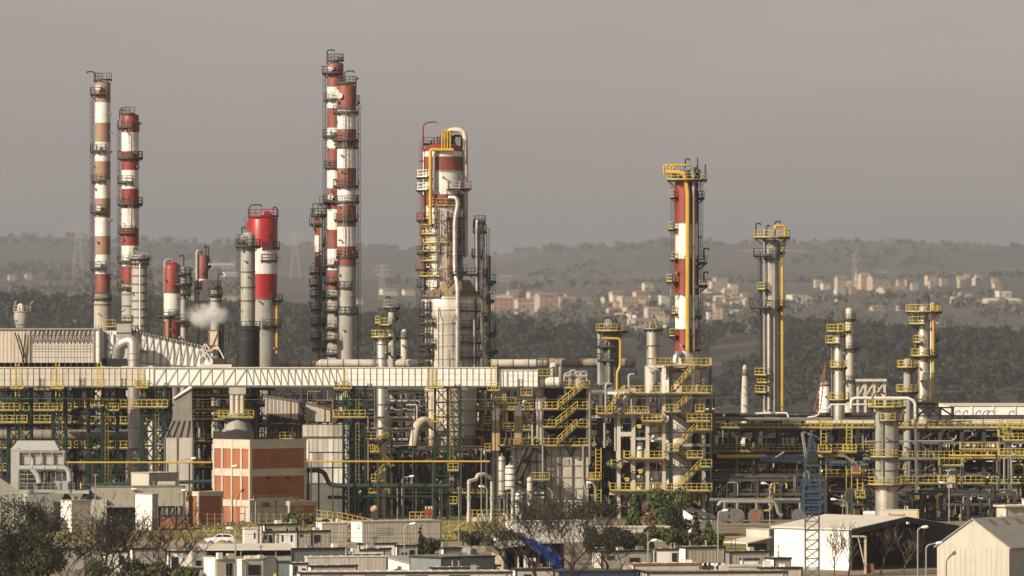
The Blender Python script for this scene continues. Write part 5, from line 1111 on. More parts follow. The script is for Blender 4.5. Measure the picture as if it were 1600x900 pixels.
for i, (px, y0) in enumerate(((1001, 732), (999, 662), (980, 745))):
    t = Thing('valve_stand', ('yellow valve actuator above the lowest concrete deck', 'yellow valve actuator hung near the pale lintel', 'yellow valve actuator at the outer end of the lowest deck')[i], 'valve', px, 961); q = MB('yellow')
    q.box(-.3, .3, -.2, .2, t.Z(y0 + 7), t.Z(y0 + 1)); q.box(-.5, .1, -.25, .25, t.Z(y0 + 4), t.Z(y0 + 2)); t.add('actuator', q, smooth=False); q = MB('steel'); q.box(-.12, .12, -.1, .1, t.Z(y0 + 20), t.Z(y0 + 9)); t.add('stem', q, smooth=False)
t = Thing('red_barrier', 'thin red pipe barrier at the foot of the concrete frame', 'barrier', 972, 955); q = MB('red_bright'); q.bar(t.P(961, 791), t.P(985, 791), .18); q.bar(t.P(961, 768), t.P(961, 791), .12); t.add('bar', q, smooth=False)
for px in (963, 984): q = MB('steel'); q.box(t.X(px) - .08, t.X(px) + .08, -.08, .08, 0, t.Z(791)); t.add('post', q, smooth=False)
frame('shadowy equipment frame between furnace and concrete stair frame', 985, 918, 1000, 10, 5, (616, 640, 668, 700, 735, 768), 'grey_dark', 'steel', 21, rails=((646, 'f'),), pipes_per=6, clutter=110, floor=True)
frame('inner steel frame crowded behind the concrete columns and vessels', 976, 992, 1108, 8, 5, (614, 646, 672, 704, 732, 766), 'steel', 'steel', 22, pipes_per=6, clutter=120, floor=True, brace=False)
drum('horizontal_drum', 'white horizontal duct drum where the low bridge section ends', 'duct', 970, 843, 873, 597, 8, 'white', saddles=False, bands=2)
t = Thing('rooftop_frame', 'small dark cage frame with yellow rail above the white duct drum', 'frame', 848, 974)
for px in (839, 848, 857): q = MB('steel'); q.bar(t.P(px, 588, 0), t.P(px, 562 if px < 857 else 545, 0), .16); t.add('post', q, smooth=False)
q = MB('steel'); q.rail([t.P(838, 575, 0), t.P(858, 575, 0)], 1.3); q.bar(t.P(838, 562), t.P(858, 562), .14); q.bar(t.P(856, 545), t.P(868, 543), .16); q.bar(t.P(868, 543), t.P(868, 562), .16); q.bar(t.P(856, 560), t.P(868, 546), .1); t.add('frame', q, smooth=False)
add_deck(t, 839, 864, 588, -1, 1, 'lfr')
q = MB('steel'); q.box(t.X(838), t.X(866), -.5, .8, t.Z(604), t.Z(590)); t.add('base', q, smooth=False)
vessel('short grey upright pipe with white cap above the furnace decks', 972, 876, 3.6, 572, 606, 'pipe_grey', 'vent_stack', 'pipe', base=False)
vessel('pale upright pot beside the small dark cage frame', 976, 865, 6, 566, 604, 'beige', base=False)
t = Thing('pipe_manifold', 'looping grey manifold over the furnace top deck', 'pipes', 900, 974)
for px, y in ((890, 584), (898, 580), (906, 582), (914, 582)): t.pipe([(px - 8, 604), (px - 8, y), (px + 3, y - 2), (px + 3, 604)], .2, 'galv', bend=.6)
t.pipe([(882, 588), (918, 588)], .3, 'silver_dull'); q = MB('grey'); q.lathe([(.1, t.Z(590)), (.6, t.Z(592)), (.6, t.Z(605))], 14, cx=t.X(905), cy=-.5); t.add('pot', q)

# ---- long pipe racks on the right
PM = ('pipe_dark', 'steel', 'steel', 'black', 'steel', 'pipe_grey', 'pipe_dark')  # mostly dark picks: shadow inside the racks is put into these colours
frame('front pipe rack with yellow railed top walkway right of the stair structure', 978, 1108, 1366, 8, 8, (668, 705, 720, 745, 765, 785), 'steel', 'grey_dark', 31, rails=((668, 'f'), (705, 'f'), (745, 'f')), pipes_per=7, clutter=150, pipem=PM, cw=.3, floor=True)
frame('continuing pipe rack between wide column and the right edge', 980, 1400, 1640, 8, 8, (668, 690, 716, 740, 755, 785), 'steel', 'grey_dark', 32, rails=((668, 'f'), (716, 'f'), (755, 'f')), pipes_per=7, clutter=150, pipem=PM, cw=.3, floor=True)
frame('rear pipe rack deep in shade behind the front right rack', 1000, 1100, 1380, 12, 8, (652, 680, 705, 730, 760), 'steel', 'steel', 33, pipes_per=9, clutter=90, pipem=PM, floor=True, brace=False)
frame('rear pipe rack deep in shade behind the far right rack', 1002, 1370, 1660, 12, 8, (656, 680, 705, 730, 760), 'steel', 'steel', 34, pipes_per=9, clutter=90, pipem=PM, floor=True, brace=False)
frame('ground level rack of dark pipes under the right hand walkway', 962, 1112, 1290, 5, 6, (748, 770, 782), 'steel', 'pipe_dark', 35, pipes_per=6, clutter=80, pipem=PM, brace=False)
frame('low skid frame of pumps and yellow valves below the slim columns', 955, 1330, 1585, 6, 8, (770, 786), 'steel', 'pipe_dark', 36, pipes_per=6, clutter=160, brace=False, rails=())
for i, (x0, x1, y, r, d, m) in enumerate(((1112, 1300, 655, 3.2, 982, 'pipe_grey'), (1105, 1290, 648, 2.2, 986, 'pipe_dark'), (1262, 1366, 661, 5.2, 982, 'beige_stained'), (1404, 1610, 660, 5.0, 984, 'beige_stained'), (1120, 1370, 712, 2.4, 973, 'pipe_dark'), (1350, 1470, 717, 3.0, 970, 'pipe_grey'), (1112, 1280, 744, 2.2, 968, 'pipe_dark'), (1110, 1250, 781, 3.0, 957, 'pipe_grey'))):
    drum('pipe_run', ('grey pipe lying on top of the front right rack', 'dark thin pipe behind the top walkway of the right rack', 'stained beige trunk pipe ending at the wide grey column', 'stained beige trunk pipe reaching the right edge', 'grey pipe at mid height through the front right rack', 'short pale pipe passing the foot of the wide column', 'lower grey pipe crossing the front right rack', 'pale pipe low above the exchanger heads')[i], 'pipe', d, x0, x1, y, r, m, saddles=False, bands=int((x1 - x0) / 28))
run('yellow_pipe', 'fat yellow pipe end lying in the front right rack', 970, [(1120, 714), (1196, 713)], 3.3, 'yellow_pipe', n=14)
run('yellow_pipe', 'short bright yellow pipe behind the blue crane mast', 972, [(1275, 712.5), (1318, 712.5)], 2.6, 'yellow_pipe', n=12)
run('yellow_pipe', 'thin yellow pipe in the far right rack', 972, [(1482, 712), (1555, 712)], 1.6, 'yellow_pipe')
run('white_pipe', 'white pipe bent down in front of the slim column', 955, [(1330, 638), (1330, 622), (1420, 622), (1430, 628), (1432, 770)], 2.3, 'white', n=10, bend=.8, flange=4)
run('white_pipe', 'thin white pipe stepping up behind the short silver column', 966, [(1262, 652), (1278, 650), (1282, 640), (1296, 638), (1298, 632), (1362, 632)], 1.3, 'white', bend=.5)
run('white_pipe', 'pale level pipe with bent end beside the tall grey column', 968, [(1180, 646), (1230, 645), (1232, 652)], 1.5, 'white', bend=.4)
run('white_pipe', 'bent cream pipe beside the stair structure top', 975, [(1100, 640), (1128, 638), (1132, 650)], 2.0, 'beige', bend=.6)
run('grey_pipe', 'grey pipe dropping from the rack to the exchanger row', 952, [(1122, 790), (1126, 784), (1212, 784), (1216, 802), (1222, 806)], 3.0, 'galv', bend=.8)
run('grey_pipe', 'pale square pipe loop near the right edge', 958, [(1569, 756), (1569, 716), (1580, 714), (1581, 756)], 1.5, 'galv', bend=.3)
run('grey_pipe', 'grey drop pipe bending out of the far right rack', 965, [(1350, 690), (1488, 689), (1494, 684), (1494, 680)], 1.5, 'galv', bend=.5)
t = Thing('dark_truss', 'black steel truss platform behind the white bent pipe', 'truss', 1463, 978)
for a, c in (((1434, 637), (1491, 637)), ((1434, 650), (1490, 650)), ((1490, 637), (1489, 655)), ((1434, 637), (1434, 660)), ((1452, 637), (1452, 655)), ((1470, 637), (1470, 655)), ((1434, 650), (1452, 637)), ((1452, 650), (1462, 637)), ((1470, 650), (1452, 637)), ((1490, 650), (1470, 637))):
    q = MB('black'); q.bar(t.P(*a), t.P(*c), .2); t.add('bar', q, smooth=False); q = MB('black'); q.bar(t.P(*a, 3), t.P(*c, 3), .2); t.add('bar', q, smooth=False)
for i, (px, x2) in enumerate(((1492, 1500), (1505, 1512), (1525, 1532), (1536, 1545), (1543, 1552), (1577, 1584))):
    run('hook_pipe', 'small hooked vent pipe before the white hall, %s from the black truss' % ('first', 'second', 'third', 'fourth', 'fifth', 'sixth')[i], 984, [(px, 656), (px, 644), (x2, 641), (x2, 646)], .7, 'steel', bend=.4, n=6)
# yellow ladder towers and platforms in the racks
def ladder_frame(label, px, d, y0, y1, decks, m='yellow'):
    t = Thing('ladder_tower', label, 'ladder', px, d)
    q = MB(m)
    for x in (-.4, .4):
        for y in (0, .8): q.bar((x, y, 0 if y else t.Z(y1)), (x, y, t.Z(y0)), .12)
    z = t.Z(y1)
    while z < t.Z(y0): q.bar((-.4, 0, z), (.4, 0, z), .07); z += .55
    t.add('ladder', q, smooth=False)
    for (y, xa, xb) in decks: add_deck(t, xa, xb, y, -1.6, .8, 'lfr', step=.6)
ladder_frame('yellow ladder tower dropping from the walkway left of the crane boom tip', 1287, 972, 655, 706, ((706, 1278, 1299), (669, 1281, 1300)))
ladder_frame('yellow ladder with landing midway between crane and wide column', 1327, 972, 660, 706, ((706, 1317, 1338),))
ladder_frame('yellow caged ladder beneath the red counterweight block', 1344, 955, 738, 790, ((777, 1336, 1351), (739, 1330, 1344)))
ladder_frame('yellow ladder standing against furnace side before dark windows', 935, 968, 700, 800, ((749, 916, 937),))
for i, (xa, xb, y, d, lab) in enumerate(((1467, 1505, 727, 968, 'yellow railed platform with pump deck in the far right rack'), (1560, 1612, 712, 966, 'yellow railed platform cut by the right edge'), (1466, 1492, 754, 966, 'small lower yellow railing on the pump deck'), (1462, 1510, 783, 960, 'yellow railing at the foot of the far right rack'), (1568, 1612, 688, 968, 'yellow stair landing high at the right edge'), (1574, 1612, 669, 970, 'uppermost yellow railed landing at the right edge'), (1560, 1582, 682, 972, 'yellow railing beside the upper right stairs'), (1150, 1180, 705, 972, 'yellow railed valve platform inside the front right rack'), (1500, 1560, 702, 975, 'long dim yellow railing inside the far right rack'))):
    t = Thing('platform_frame', lab, 'platform', (xa + xb) / 2, d); add_deck(t, xa, xb, y, -1.2, 2.2, 'lfr', step=.65)
    for px in (xa + 2, xb - 2): q = MB('pipe_grey'); q.box(t.X(px) - .12, t.X(px) + .12, .5, .75, 0, t.Z(y)); t.add('post', q, smooth=False)
    if i in (4,): add_stair(t, (1573, 686), (1561, 668), y=-.5)
vessel('grey upright vessel inside the yellow pump platform', 972, 1488, 8, 730, 772, 'grey')
for i, (px, r) in enumerate(((1131, 10), (1151, 12.5), (1181, 12), (1249, 11.5))):
    t = Thing('heat_exchanger', ('heat exchanger with bolted round head, nearest the white tool shed', 'second bolted heat exchanger head from the white tool shed, largest of the row', 'rust centred heat exchanger head beside the pale bent pipe', 'heat exchanger head standing alone left of the blue mast')[i], 'heat exchanger', px, 946, 'heat exchangers under the right rack'); R_ = r * t.s; z = t.Z(807)
    q = MB('pipe_dark'); q.tube([(0, .2, z), (0, 6, z)], R_ * .88, 22); t.add('shell', q)
    q = MB('pipe_grey'); q.tube([(0, -.1, z), (0, .2, z)], R_, 24); t.add('flange', q)
    q = MB('rust' if i == 2 else 'grey_dark'); q.tube([(0, -.22, z), (0, -.11, z)], R_ * .72, 22); t.add('cover', q)
    q = MB('pipe_grey')
    for k in range(20): a = 2 * pi * k / 20; q.tube([(R_ * .88 * cos(a), -.2, z + R_ * .88 * sin(a)), (R_ * .88 * cos(a), -.1, z + R_ * .88 * sin(a))], .07, 5)
    tag(t.add('bolts', q, smooth=False), kind='stuff')
    for y in (1, 5): q = MB('concrete_dark'); q.box(-R_ * .7, R_ * .7, y - .2, y + .2, 0, z - R_ * .6); t.add('saddle', q, smooth=False)
    t.pipe([(px + 2, 798, 1.5), (px + 2, 786, 1.5)], .25, 'pipe_grey')
# ------------------------------------------------------------------ buildings, cabins and sheds in front
def DB(ybase): return EYE / ((ybase - HOR) * PXM)      # distance at which level ground shows at this row
def block_thing(name, label, cat, pl, pc, pr, d, phi, group=None):
    """near corner at pc; left face back to pl, right face back to pr. returns thing, right length, left length"""
    t = Thing(name, label, cat, pc, d, group, radians(phi)); s = t.s
    return t, (pr - pc) * s / cos(radians(phi)), (pc - pl) * s / sin(radians(phi))

def opening(t, side, f0, f1, z0, z1, L, name='window', frame='trim', pane='glass', bars=0, depth=.05):
    """side 'r': along local x at y=0; side 'l': along local y at x=0"""
    a, c = f0 * L, f1 * L
    def bx(q, u0, u1, v0, v1, w0, w1):
        if side == 'r': q.box(u0, u1, -v1, -v0, w0, w1)
        else: q.box(-v1, -v0, u0, u1, w0, w1)
    q = MB(frame); e = .07
    bx(q, a, c, .002, depth, z0, z0 + e); bx(q, a, c, .002, depth, z1 - e, z1); bx(q, a, a + e, .002, depth - .003, z0 + e, z1 - e); bx(q, c - e, c, .002, depth - .003, z0 + e, z1 - e)
    for i in range(bars): u = a + (c - a) * (i + 1) / (bars + 1); bx(q, u - .025, u + .025, .002, depth - .006, z0 + e, z1 - e)
    o = t.add(name, q, smooth=False)
    q = MB(pane); bx(q, a + e, c - e, .001, .02, z0 + e, z1 - e); t.add('pane' if name == 'window' else 'leaf', q, o, smooth=False)

def cabin(label, pl, pc, pr, ytop, ybase, phi=25, wl='cabin_white', wr='cabin_shaded_grey', roof='roof_grey', trim='trim', wins=(), doors=(), ribs=True, group=None, name='site_cabin', cat='cabin', d=None, roofpitch=0, over=.10, ac=()):
    keep = d is not None
    d = d or DB(ybase)
    if EYE + (HOR - ytop) * d * PXM < 2.0: d = (EYE - 2.6) / ((ytop - HOR) * PXM); keep = keep or ybase > 900
    if not keep and wr in ('cabin_shaded_grey', 'shed_blue', 'unit_shaded_grey', 'concrete') and phi < 36: phi = max(phi, 26)
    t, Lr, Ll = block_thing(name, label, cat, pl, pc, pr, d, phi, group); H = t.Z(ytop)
    q = MB(wr); q.box(0, Lr, 0, Ll, 0, H); q.use(wl); q.box(-.03, 0, .02, Ll - .02, .02, H - .02); t.add('wall', q, smooth=False)  # grey right wall beside a white left end has shade in its colour
    if ribs:
        q = MB(wr); k = int(Lr / .45)
        for i in range(k): x = Lr * (i + .5) / k; q.box(x - .05, x + .05, -.018, .0, .15, H - .15)
        tag(t.add('ribs', q, smooth=False), kind='stuff')
    q = MB(roof); h = .12
    if roofpitch: q.hexa([(-over, -over, H), (Lr + over, -over, H), (Lr + over, Ll + over, H), (-over, Ll + over, H), (-over, -over, H + h), (Lr + over, -over, H + h), (Lr + over, Ll + over, H + h + roofpitch), (-over, Ll + over, H + h + roofpitch)])
    else: q.box(-over, Lr + over, -over, Ll + over, H, H + h)
    t.add('roof', q, smooth=False)
    rr_ = random.Random(int(pl * 13 + ytop)); q = MB(roof)
    for i in range(max(2, int(Lr / 1.1))):
        x = Lr * (i + .5) / max(2, int(Lr / 1.1)); q.box(x - .04, x + .04, 0, Ll, H + h + (.0 if not roofpitch else .0), H + h + .05 + (0 if not roofpitch else roofpitch))
    tag(t.add('roof_seams', q, smooth=False), kind='stuff')
    for i in range(rr_.choice((1, 2, 2, 3)) if Lr > 2 else 0):
        x, y = rr_.uniform(.1, .9) * Lr, rr_.uniform(.2, .8) * Ll; k = rr_.random()
        if k < .4: q = MB('galv'); q.tube([(x, y, H), (x, y, H + .7)], .09, 8); q.tube([(x, y, H + .7), (x, y, H + .78)], .16, 8); t.add('roof_vent', q)
        elif k < .75: q = MB(rr_.choice(('cabin_white', 'galv', 'concrete_pale'))); w_ = rr_.uniform(.25, .5); q.box(x - w_, x + w_, y - .3, y + .3, H + h, H + h + rr_.uniform(.3, .7)); t.add('roof_unit', q, smooth=False)
        else: q = MB('steel'); q.bar((x, y, H), (x, y, H + 1.6), .05); q.bar((x - .4, y, H + 1.4), (x + .4, y, H + 1.4), .04); t.add('aerial', q, smooth=False)
    q = MB('galv'); q.tube([(Lr * .97, -.08, .1), (Lr * .97, -.08, H - .05)], .05, 6); t.add('downpipe', q)
    if trim:
        q = MB(trim); e = over + .02
        q.box(-e, Lr + e, -e, -over, H - .10, H + h + .03); q.box(-e, -over, -over, Ll + e, H - .10, H + h + .03); t.add('fascia', q, smooth=False)
        for x, y in ((0, 0), (Lr, 0), (0, Ll)):
            q = MB(trim); q.box(x - .06, x + .06, y - .06, y + .06, 0, H - .1); t.add('corner_post', q, smooth=False)
    for w in wins: opening(t, w[0], w[1], w[2], H * w[3], H * w[4], Lr if w[0] == 'r' else Ll, bars=w[5] if len(w) > 5 else 0)
    for w in doors: opening(t, w[0], w[1], w[2], .05, H * .82, Lr if w[0] == 'r' else Ll, 'door', 'trim', w[3] if len(w) > 3 else 'cabin_white')
    for (side, f, z) in ac:
        q = MB('cabin_white'); L = Lr if side == 'r' else Ll; c = f * L
        if side == 'r': q.box(c - .4, c + .4, -.38, -.04, z, z + .6)
        else: q.box(-.38, -.04, c - .4, c + .4, z, z + .6)
        t.add('cooling_unit', q, smooth=False)
    return t, Lr, Ll, H

# brick building
t, Lr, Ll = block_thing('brick_building', 'two storey red brick building framed by cream concrete bands', 'building', 331, 390.5, 476, 948, 42); Z = t.Z
q = MB('brick'); q.box(.1, Lr - .1, .1, Ll - .1, 0, Z(690)); t.add('wall', q, smooth=False)
for ya, yb_ in ((688, 701.5), (733, 744.5), (781.5, 792)):
    q = MB('concrete_pale'); q.box(-.02, Lr + .02, -.02, .12, Z(yb_), Z(ya)); t.add('band', q, smooth=False)
    q = MB('concrete_pale'); q.box(-.02, .12, .12, Ll + .02, Z(yb_) , Z(ya)); t.add('band', q, smooth=False)
for x in (0, Lr):
    q = MB('concrete_pale'); q.box(x - .38 if x else -.04, x + .04 if x else .42, -.05, .3, 0, Z(688) - .02); t.add('pillar', q, smooth=False)
for f in (.24, .5, .77, 1.0):
    q = MB('concrete_pale'); y = f * Ll - .2; q.box(-.06, .2, y, y + .35, 0, Z(688) - .03); t.add('pillar', q, smooth=False)
q = MB('concrete_pale'); q.box(.05, Lr - .05, -.03, .1, 0, Z(793)); q.box(-.03, .1, .3, Ll * .24, 0, Z(793)); t.add('plinth', q, smooth=False)
q = MB('roof_grey'); q.box(.1, Lr - .1, .1, Ll - .1, Z(690), Z(690) + .05); t.add('roof', q, smooth=False)
q = MB('concrete_pale'); q.box(-.05, Lr + .05, -.06, .15, Z(688), Z(687)); q.box(-.06, .15, .15, Ll, Z(688), Z(687)); t.add('coping', q, smooth=False)
opening(t, 'r', .21, .36, .1, 2.9, Lr, 'door', 'grey_dark', 'glass', bars=1)
for f in (.30, .65): opening(t, 'r', f, f + .05, Z(749.5), Z(746), Lr, 'vent', 'trim', 'black')
q = MB('red'); 
for x in (.0, .9): q.bar((-.8 - x, -1.2, 0), (-.8 - x, -1.2, 2.6), .1)
q.bar((-.8, -1.2, 2.6), (-1.7, -1.2, 2.6), .1); q.bar((-.8, -1.2, 1.6), (-1.7, -1.2, 1.6), .1)
o = q.build('hydrant_frame', None, (GX(392, 940), 940, 0)); tag(o, 'red pipe hydrant frame before the brick building door', 'hydrant')
t, Lr, Ll = block_thing('porch_canopy', 'thin grey canopy railing along the foot of the brick building', 'canopy', 385, 391, 456, 944, 42); q = MB('grey'); q.box(-.3, Lr, -1.2, 0, t.Z(781), t.Z(779.5)); q.rail([(-.3, -1.15, t.Z(779.5)), (Lr, -1.15, t.Z(779.5))], .5, 1.5, .06, toe=False); t.add('roof', q, smooth=False)
for f in (.02, .5, .98): q = MB('red_faded' if f > .4 else 'grey'); q.box(f * Lr - .06, f * Lr + .06, -1.1, -.98, 0, t.Z(781)); t.add('post', q, smooth=False)
def brick_shed(label, pl, pc, pr, ytop, d, openf=None, top='concrete_pale'):
    t, Lr, Ll = block_thing('brick_shed', label, 'shed', pl, pc, pr, d, 42); H = t.Z(ytop)
    q = MB('brick'); q.box(0, Lr, 0, Ll, 0, H - .7); t.add('wall', q, smooth=False)
    q = MB(top); q.box(-.2, Lr + .2, -.2, Ll + .2, H - .7, H); t.add('roof', q, smooth=False)
    for x in (0, Lr): q = MB(top); q.box(x - .15, x + .15, -.05, .3, 0, H - .7); t.add('pillar', q, smooth=False)
    return t, Lr, Ll, H
t, Lr, Ll, H = brick_shed('small brick shed with cream flat roof left of the brick building', 294, 311, 345, 768, 938)
t, Lr, Ll, H = brick_shed('low dark brick shed with thin flat roof right of the brick building', 450, 453, 492, 783, 936, top='concrete')
opening(t, 'r', .2, .5, H - 1.5, H - .9, Lr, 'window', 'concrete_pale', 'furnace_base')

# grey dust filter unit at left
t = Thing('filter_unit', 'big grey dust filter house with sloped roof and fat horizontal pipe', 'filter', 60, 925); Z, X = t.Z, t.X
q = MB('unit_shaded_grey'); q.box(X(17), X(30), -.2, 5, 0, Z(700)); t.add('side_wall', q, smooth=False)
q = MB('unit_shaded_grey'); q.box(X(30), X(100), .2, 5, Z(726), Z(704)); t.add('body', q, smooth=False)
q = MB('unit_shaded_grey'); q.hexa([(X(17), -.3, Z(704)), (X(93), -.3, Z(704)), (X(93), 5, Z(704)), (X(17), 5, Z(704)), (X(26), 1, Z(689)), (X(84), 1, Z(689)), (X(84), 4, Z(689)), (X(26), 4, Z(689))]); t.add('roof', q, smooth=False)
for i in range(4):
    q = MB('unit_shaded_grey'); xa, xb = 31 + i * 17.4, 47 + i * 17.4; q.hexa([(X(xa + 4), 1.4, Z(735)), (X(xb - 4), 1.4, Z(735)), (X(xb - 4), 3, Z(735)), (X(xa + 4), 3, Z(735)), (X(xa), -.2, Z(707)), (X(xb), -.2, Z(707)), (X(xb), 4.6, Z(707)), (X(xa), 4.6, Z(707))]); t.add('hopper', q, smooth=False)
for i in range(5): q = MB('grey'); x = X(30 + i * 17.4); q.box(x - .08, x + .08, -.35, 0, Z(727), Z(704)); t.add('rib', q, smooth=False)
q = MB('grey'); q.box(X(28), X(102), -.4, 0, Z(707), Z(705)); t.add('beam', q, smooth=False)
t.pipe([(31, 731, -1.2), (108, 731, -1.2), (110, 752, -1.2)], .38, 'unit_shaded_grey', n=16, bend=.9, flange=2.2); t.pipe([(50, 731, -1.2), (60, 742, -1.2), (63, 755, -1.2)], .42, 'unit_shaded_grey', n=14, bend=.6); t.pipe([(52, 728, -1.2), (52, 716, -1.2)], .22, 'unit_shaded_grey')
q = MB('unit_shaded_grey'); 
for k in range(11): 
    a = pi * k / 10
q.tube([Vector((X(92), .5, Z(760))), Vector((X(92), 3, Z(760)))], 1.6, 20); t.add('fan_housing', q)
q = MB('galv'); 
for px in (30, 44, 58, 70, 88, 98, 115): q.bar((X(px), -1.4, 0), (X(px), -1.4, Z(738)), .12)
for y in (741, 748, 756): q.bar((X(30), -1.4, Z(y)), (X(58), -1.4, Z(y)), .10)
t.add('frame', q, smooth=False)
q = MB('blue_dark'); q.box(X(61), X(69), -1.2, 0, Z(765), Z(753)); q.box(X(107), X(115), -1.2, 0, Z(765), Z(753)); t.add('motor', q, smooth=False)
q = MB('unit_shaded_grey'); q.box(X(17), X(140), -1.8, 4, Z(771), Z(766)); t.add('deck', q, smooth=False)
q = MB('galv'); q.rail([(X(17), -1.75, Z(766)), (X(118), -1.75, Z(766))], 1.1, 1.2, .07); t.add('railing', q, smooth=False)
q = MB('grey_dark'); q.box(X(20), X(118), .5, 4, 0, Z(771)); t.add('base', q, smooth=False)
cabin('blank grey steel tank house under the dust filter deck', 30, 44, 84, 771, 812, 18, 'unit_shaded_grey', 'unit_shaded_grey', 'roof_grey', None, d=918)
t = Thing('sand_hopper', 'pair of pale open hoppers on stands below the dust filter', 'hopper', 106, 910); s = t.s
for i, px in enumerate((90, 119)):
    q = MB('shed_green'); x = t.X(px); q.hexa([(x - .4, -.4, t.Z(784)), (x + .4, -.4, t.Z(784)), (x + .4, .4, t.Z(784)), (x - .4, .4, t.Z(784)), (x - 1.05, -1, t.Z(771)), (x + 1.05, -1, t.Z(771)), (x + 1.05, 1, t.Z(771)), (x - 1.05, 1, t.Z(771))]); t.add('bin', q, smooth=False)
    q = MB('steel'); q.box(x - .3, x + .3, -.3, .3, 0, t.Z(784)); t.add('stand', q, smooth=False)
cabin('pale green white plant room half hidden by bare twigs', 93, 112, 141, 783, 824, 35, 'white', 'cabin_shaded_grey', 'roof_grey', None, ribs=False, d=905)
# left warehouse
t, Lr, Ll = block_thing('warehouse', 'greenish grey gabled warehouse cut by the left edge', 'warehouse', -30, -5, 36, 900, 15); H = t.Z(772); W2 = Lr
q = MB('shed_green'); q.box(0, Lr, 0, 14, 0, H); q.hexa([(0, 0, H), (Lr, 0, H), (Lr, 14, H), (0, 14, H), (Lr * .02, 0, t.Z(745)), (Lr * .05, 0, t.Z(745)), (Lr * .05, 14, t.Z(745)), (Lr * .02, 14, t.Z(745))]); t.add('wall', q, smooth=False)
for i in range(4): q = MB('concrete_pale'); q.box(Lr * (i + .5) / 4 - .06, Lr * (i + .5) / 4 + .06, -.08, 0, 0, H); t.add('rib', q, smooth=False)
for z in (H, H * .6, H * .3): q = MB('concrete_pale'); q.box(0, Lr, -.06, .0, z - .05, z + .05); t.add('joint', q, smooth=False)
q = MB('galv'); q.bar((2.0, 14.3, 0), (2.0, 14.3, t.Z(664)), .16); t.add('mast', q, smooth=False)
# concrete building
t, Lr, Ll, H = cabin('long flat grey concrete building with bays painted dark like recesses', 140, 145, 289, 761, 823, 12, 'concrete_pale', 'concrete', 'concrete_dark', None, ribs=False, d=925, name='concrete_building', cat='building')
for f0, f1 in ((.13, .46), (.6, .98)):
    q = MB('black'); q.box(f0 * Lr, f1 * Lr, -.03, -.005, 0, H * .52); t.add('bay', q, smooth=False)  # flat black slab on the wall, painting the shade of a recess
    for k in range(5): q = MB('galv'); x = (f0 + (f1 - f0) * k / 4) * Lr; q.box(x - .05, x + .05, -.2, -.05, 0, H * .52); t.add('post', q, smooth=False)
q = MB('roof_grey'); q.hexa([(.1 * Lr, -1.8, H * .5), (.5 * Lr, -1.8, H * .5), (.5 * Lr, 0, H * .54), (.1 * Lr, 0, H * .54), (.1 * Lr, -1.8, H * .52), (.5 * Lr, -1.8, H * .52), (.5 * Lr, 0, H * .56), (.1 * Lr, 0, H * .56)]); t.add('awning', q, smooth=False)
q = MB('concrete_pale'); q.box(-.2, .08 * Lr + .8, -.8, 0, 0, H * .7); t.add('stair_block', q, smooth=False)
cabin('cream rooftop room on the long concrete building', 203, 233, 277, 740, 812, 40, 'concrete_pale', 'concrete', 'roof_grey', None, ribs=False, d=934, name='roof_room', cat='building', wins=(('l', .25, .5, .1, .35),))
cabin('tall white block with cooling units in front of the concrete building', 210, 238, 246, 773, 826, 45, 'cabin_white', 'concrete', 'roof_grey', None, ribs=False, d=912, name='white_block', cat='building')
drum('horizontal_tank', 'pale green horizontal tank on the concrete building roof', 'tank', 928, 248, 274, 756, 4, 'shed_green', bands=0)
0 and drum('horizontal_tank', 'second pale horizontal tank beside the white block', 'tank', 914, 248, 272, 776, 4.5, 'shed_green', bands=0)
for i, px in enumerate((255, 262, 270, 281)):
    t = Thing('transformer', 'dark switchgear stand beside the concrete building, ' + ('nearest the white block', 'second from the white block', 'third from the white block', 'farthest from the white block')[i], 'switchgear', px, 912); q = MB('steel'); q.box(-.4, .4, -.3, .3, 0, 2.3); t.add('cabinet', q, smooth=False)
    q = MB('pipe_grey'); q.tube([(0, 0, 2.3), (0, 0, 3.2)], .12, 8); q.tube([(-.25, 0, 2.3), (-.25, 0, 2.9)], .09, 8); t.add('insulator', q)
    q = MB('rust'); q.box(-.35, .35, -.34, -.305, .3, 1.9); t.add('door', q, smooth=False)

# trailers and cabins
cabin('upright white toilet cabin alone by the dirt heap', 379, 382, 402, 826, 857, 14, 'cabin_white', 'cabin_white', 'roof_pale', None, ribs=False, wins=(('r', .72, .82, .5, .8),))
cabin('tall narrow white door cabin beside the windowed row', 402.5, 404, 409, 820, 849, 14, 'cabin_white', 'cabin_white', 'roof_grey', ribs=False)
cabin('long grey office cabin with dark rim peeping over the white row', 411, 414, 469, 820, 844, 18, 'cabin_white', 'cabin_shaded_grey', 'roof_grey', wins=(('r', .02, .18, .45, .75), ('r', .6, .75, .45, .75), ('r', .78, .92, .45, .8)), ribs=False)
cabin('white cabin row with narrow windows, end nearest the upright toilet cabin', 410, 412, 426, 832, 856, 14, 'cabin_white', 'cabin_white', 'roof_grey', wins=(('r', .1, .35, .55, .8), ('r', .6, .9, .35, .85)), ribs=False)
cabin('plain bright white cabin without windows in the white row', 426.5, 427.5, 432, 832, 856.5, 14, 'cabin_white', 'cabin_white', 'roof_grey', ribs=False)
cabin('bright white cabin with two tall slit windows', 432.5, 434, 463, 831, 857, 12, 'cabin_white', 'cabin_white', 'roof_grey', wins=(('r', .2, .29, .4, .8), ('r', .68, .77, .4, .8)), ribs=False)
cabin('plain grey cabin with one tiny dark vent in the windowed row', 463, 464.5, 485, 831, 858, 22, 'cabin_white', 'cabin_shaded_grey', 'roof_grey', wins=(('r', .2, .38, .7, .85),))
cabin('grey cabin with one square black window', 485.5, 487, 515, 830, 857, 22, 'cabin_white', 'cabin_shaded_grey', 'roof_grey', wins=(('r', .14, .46, .32, .78),))
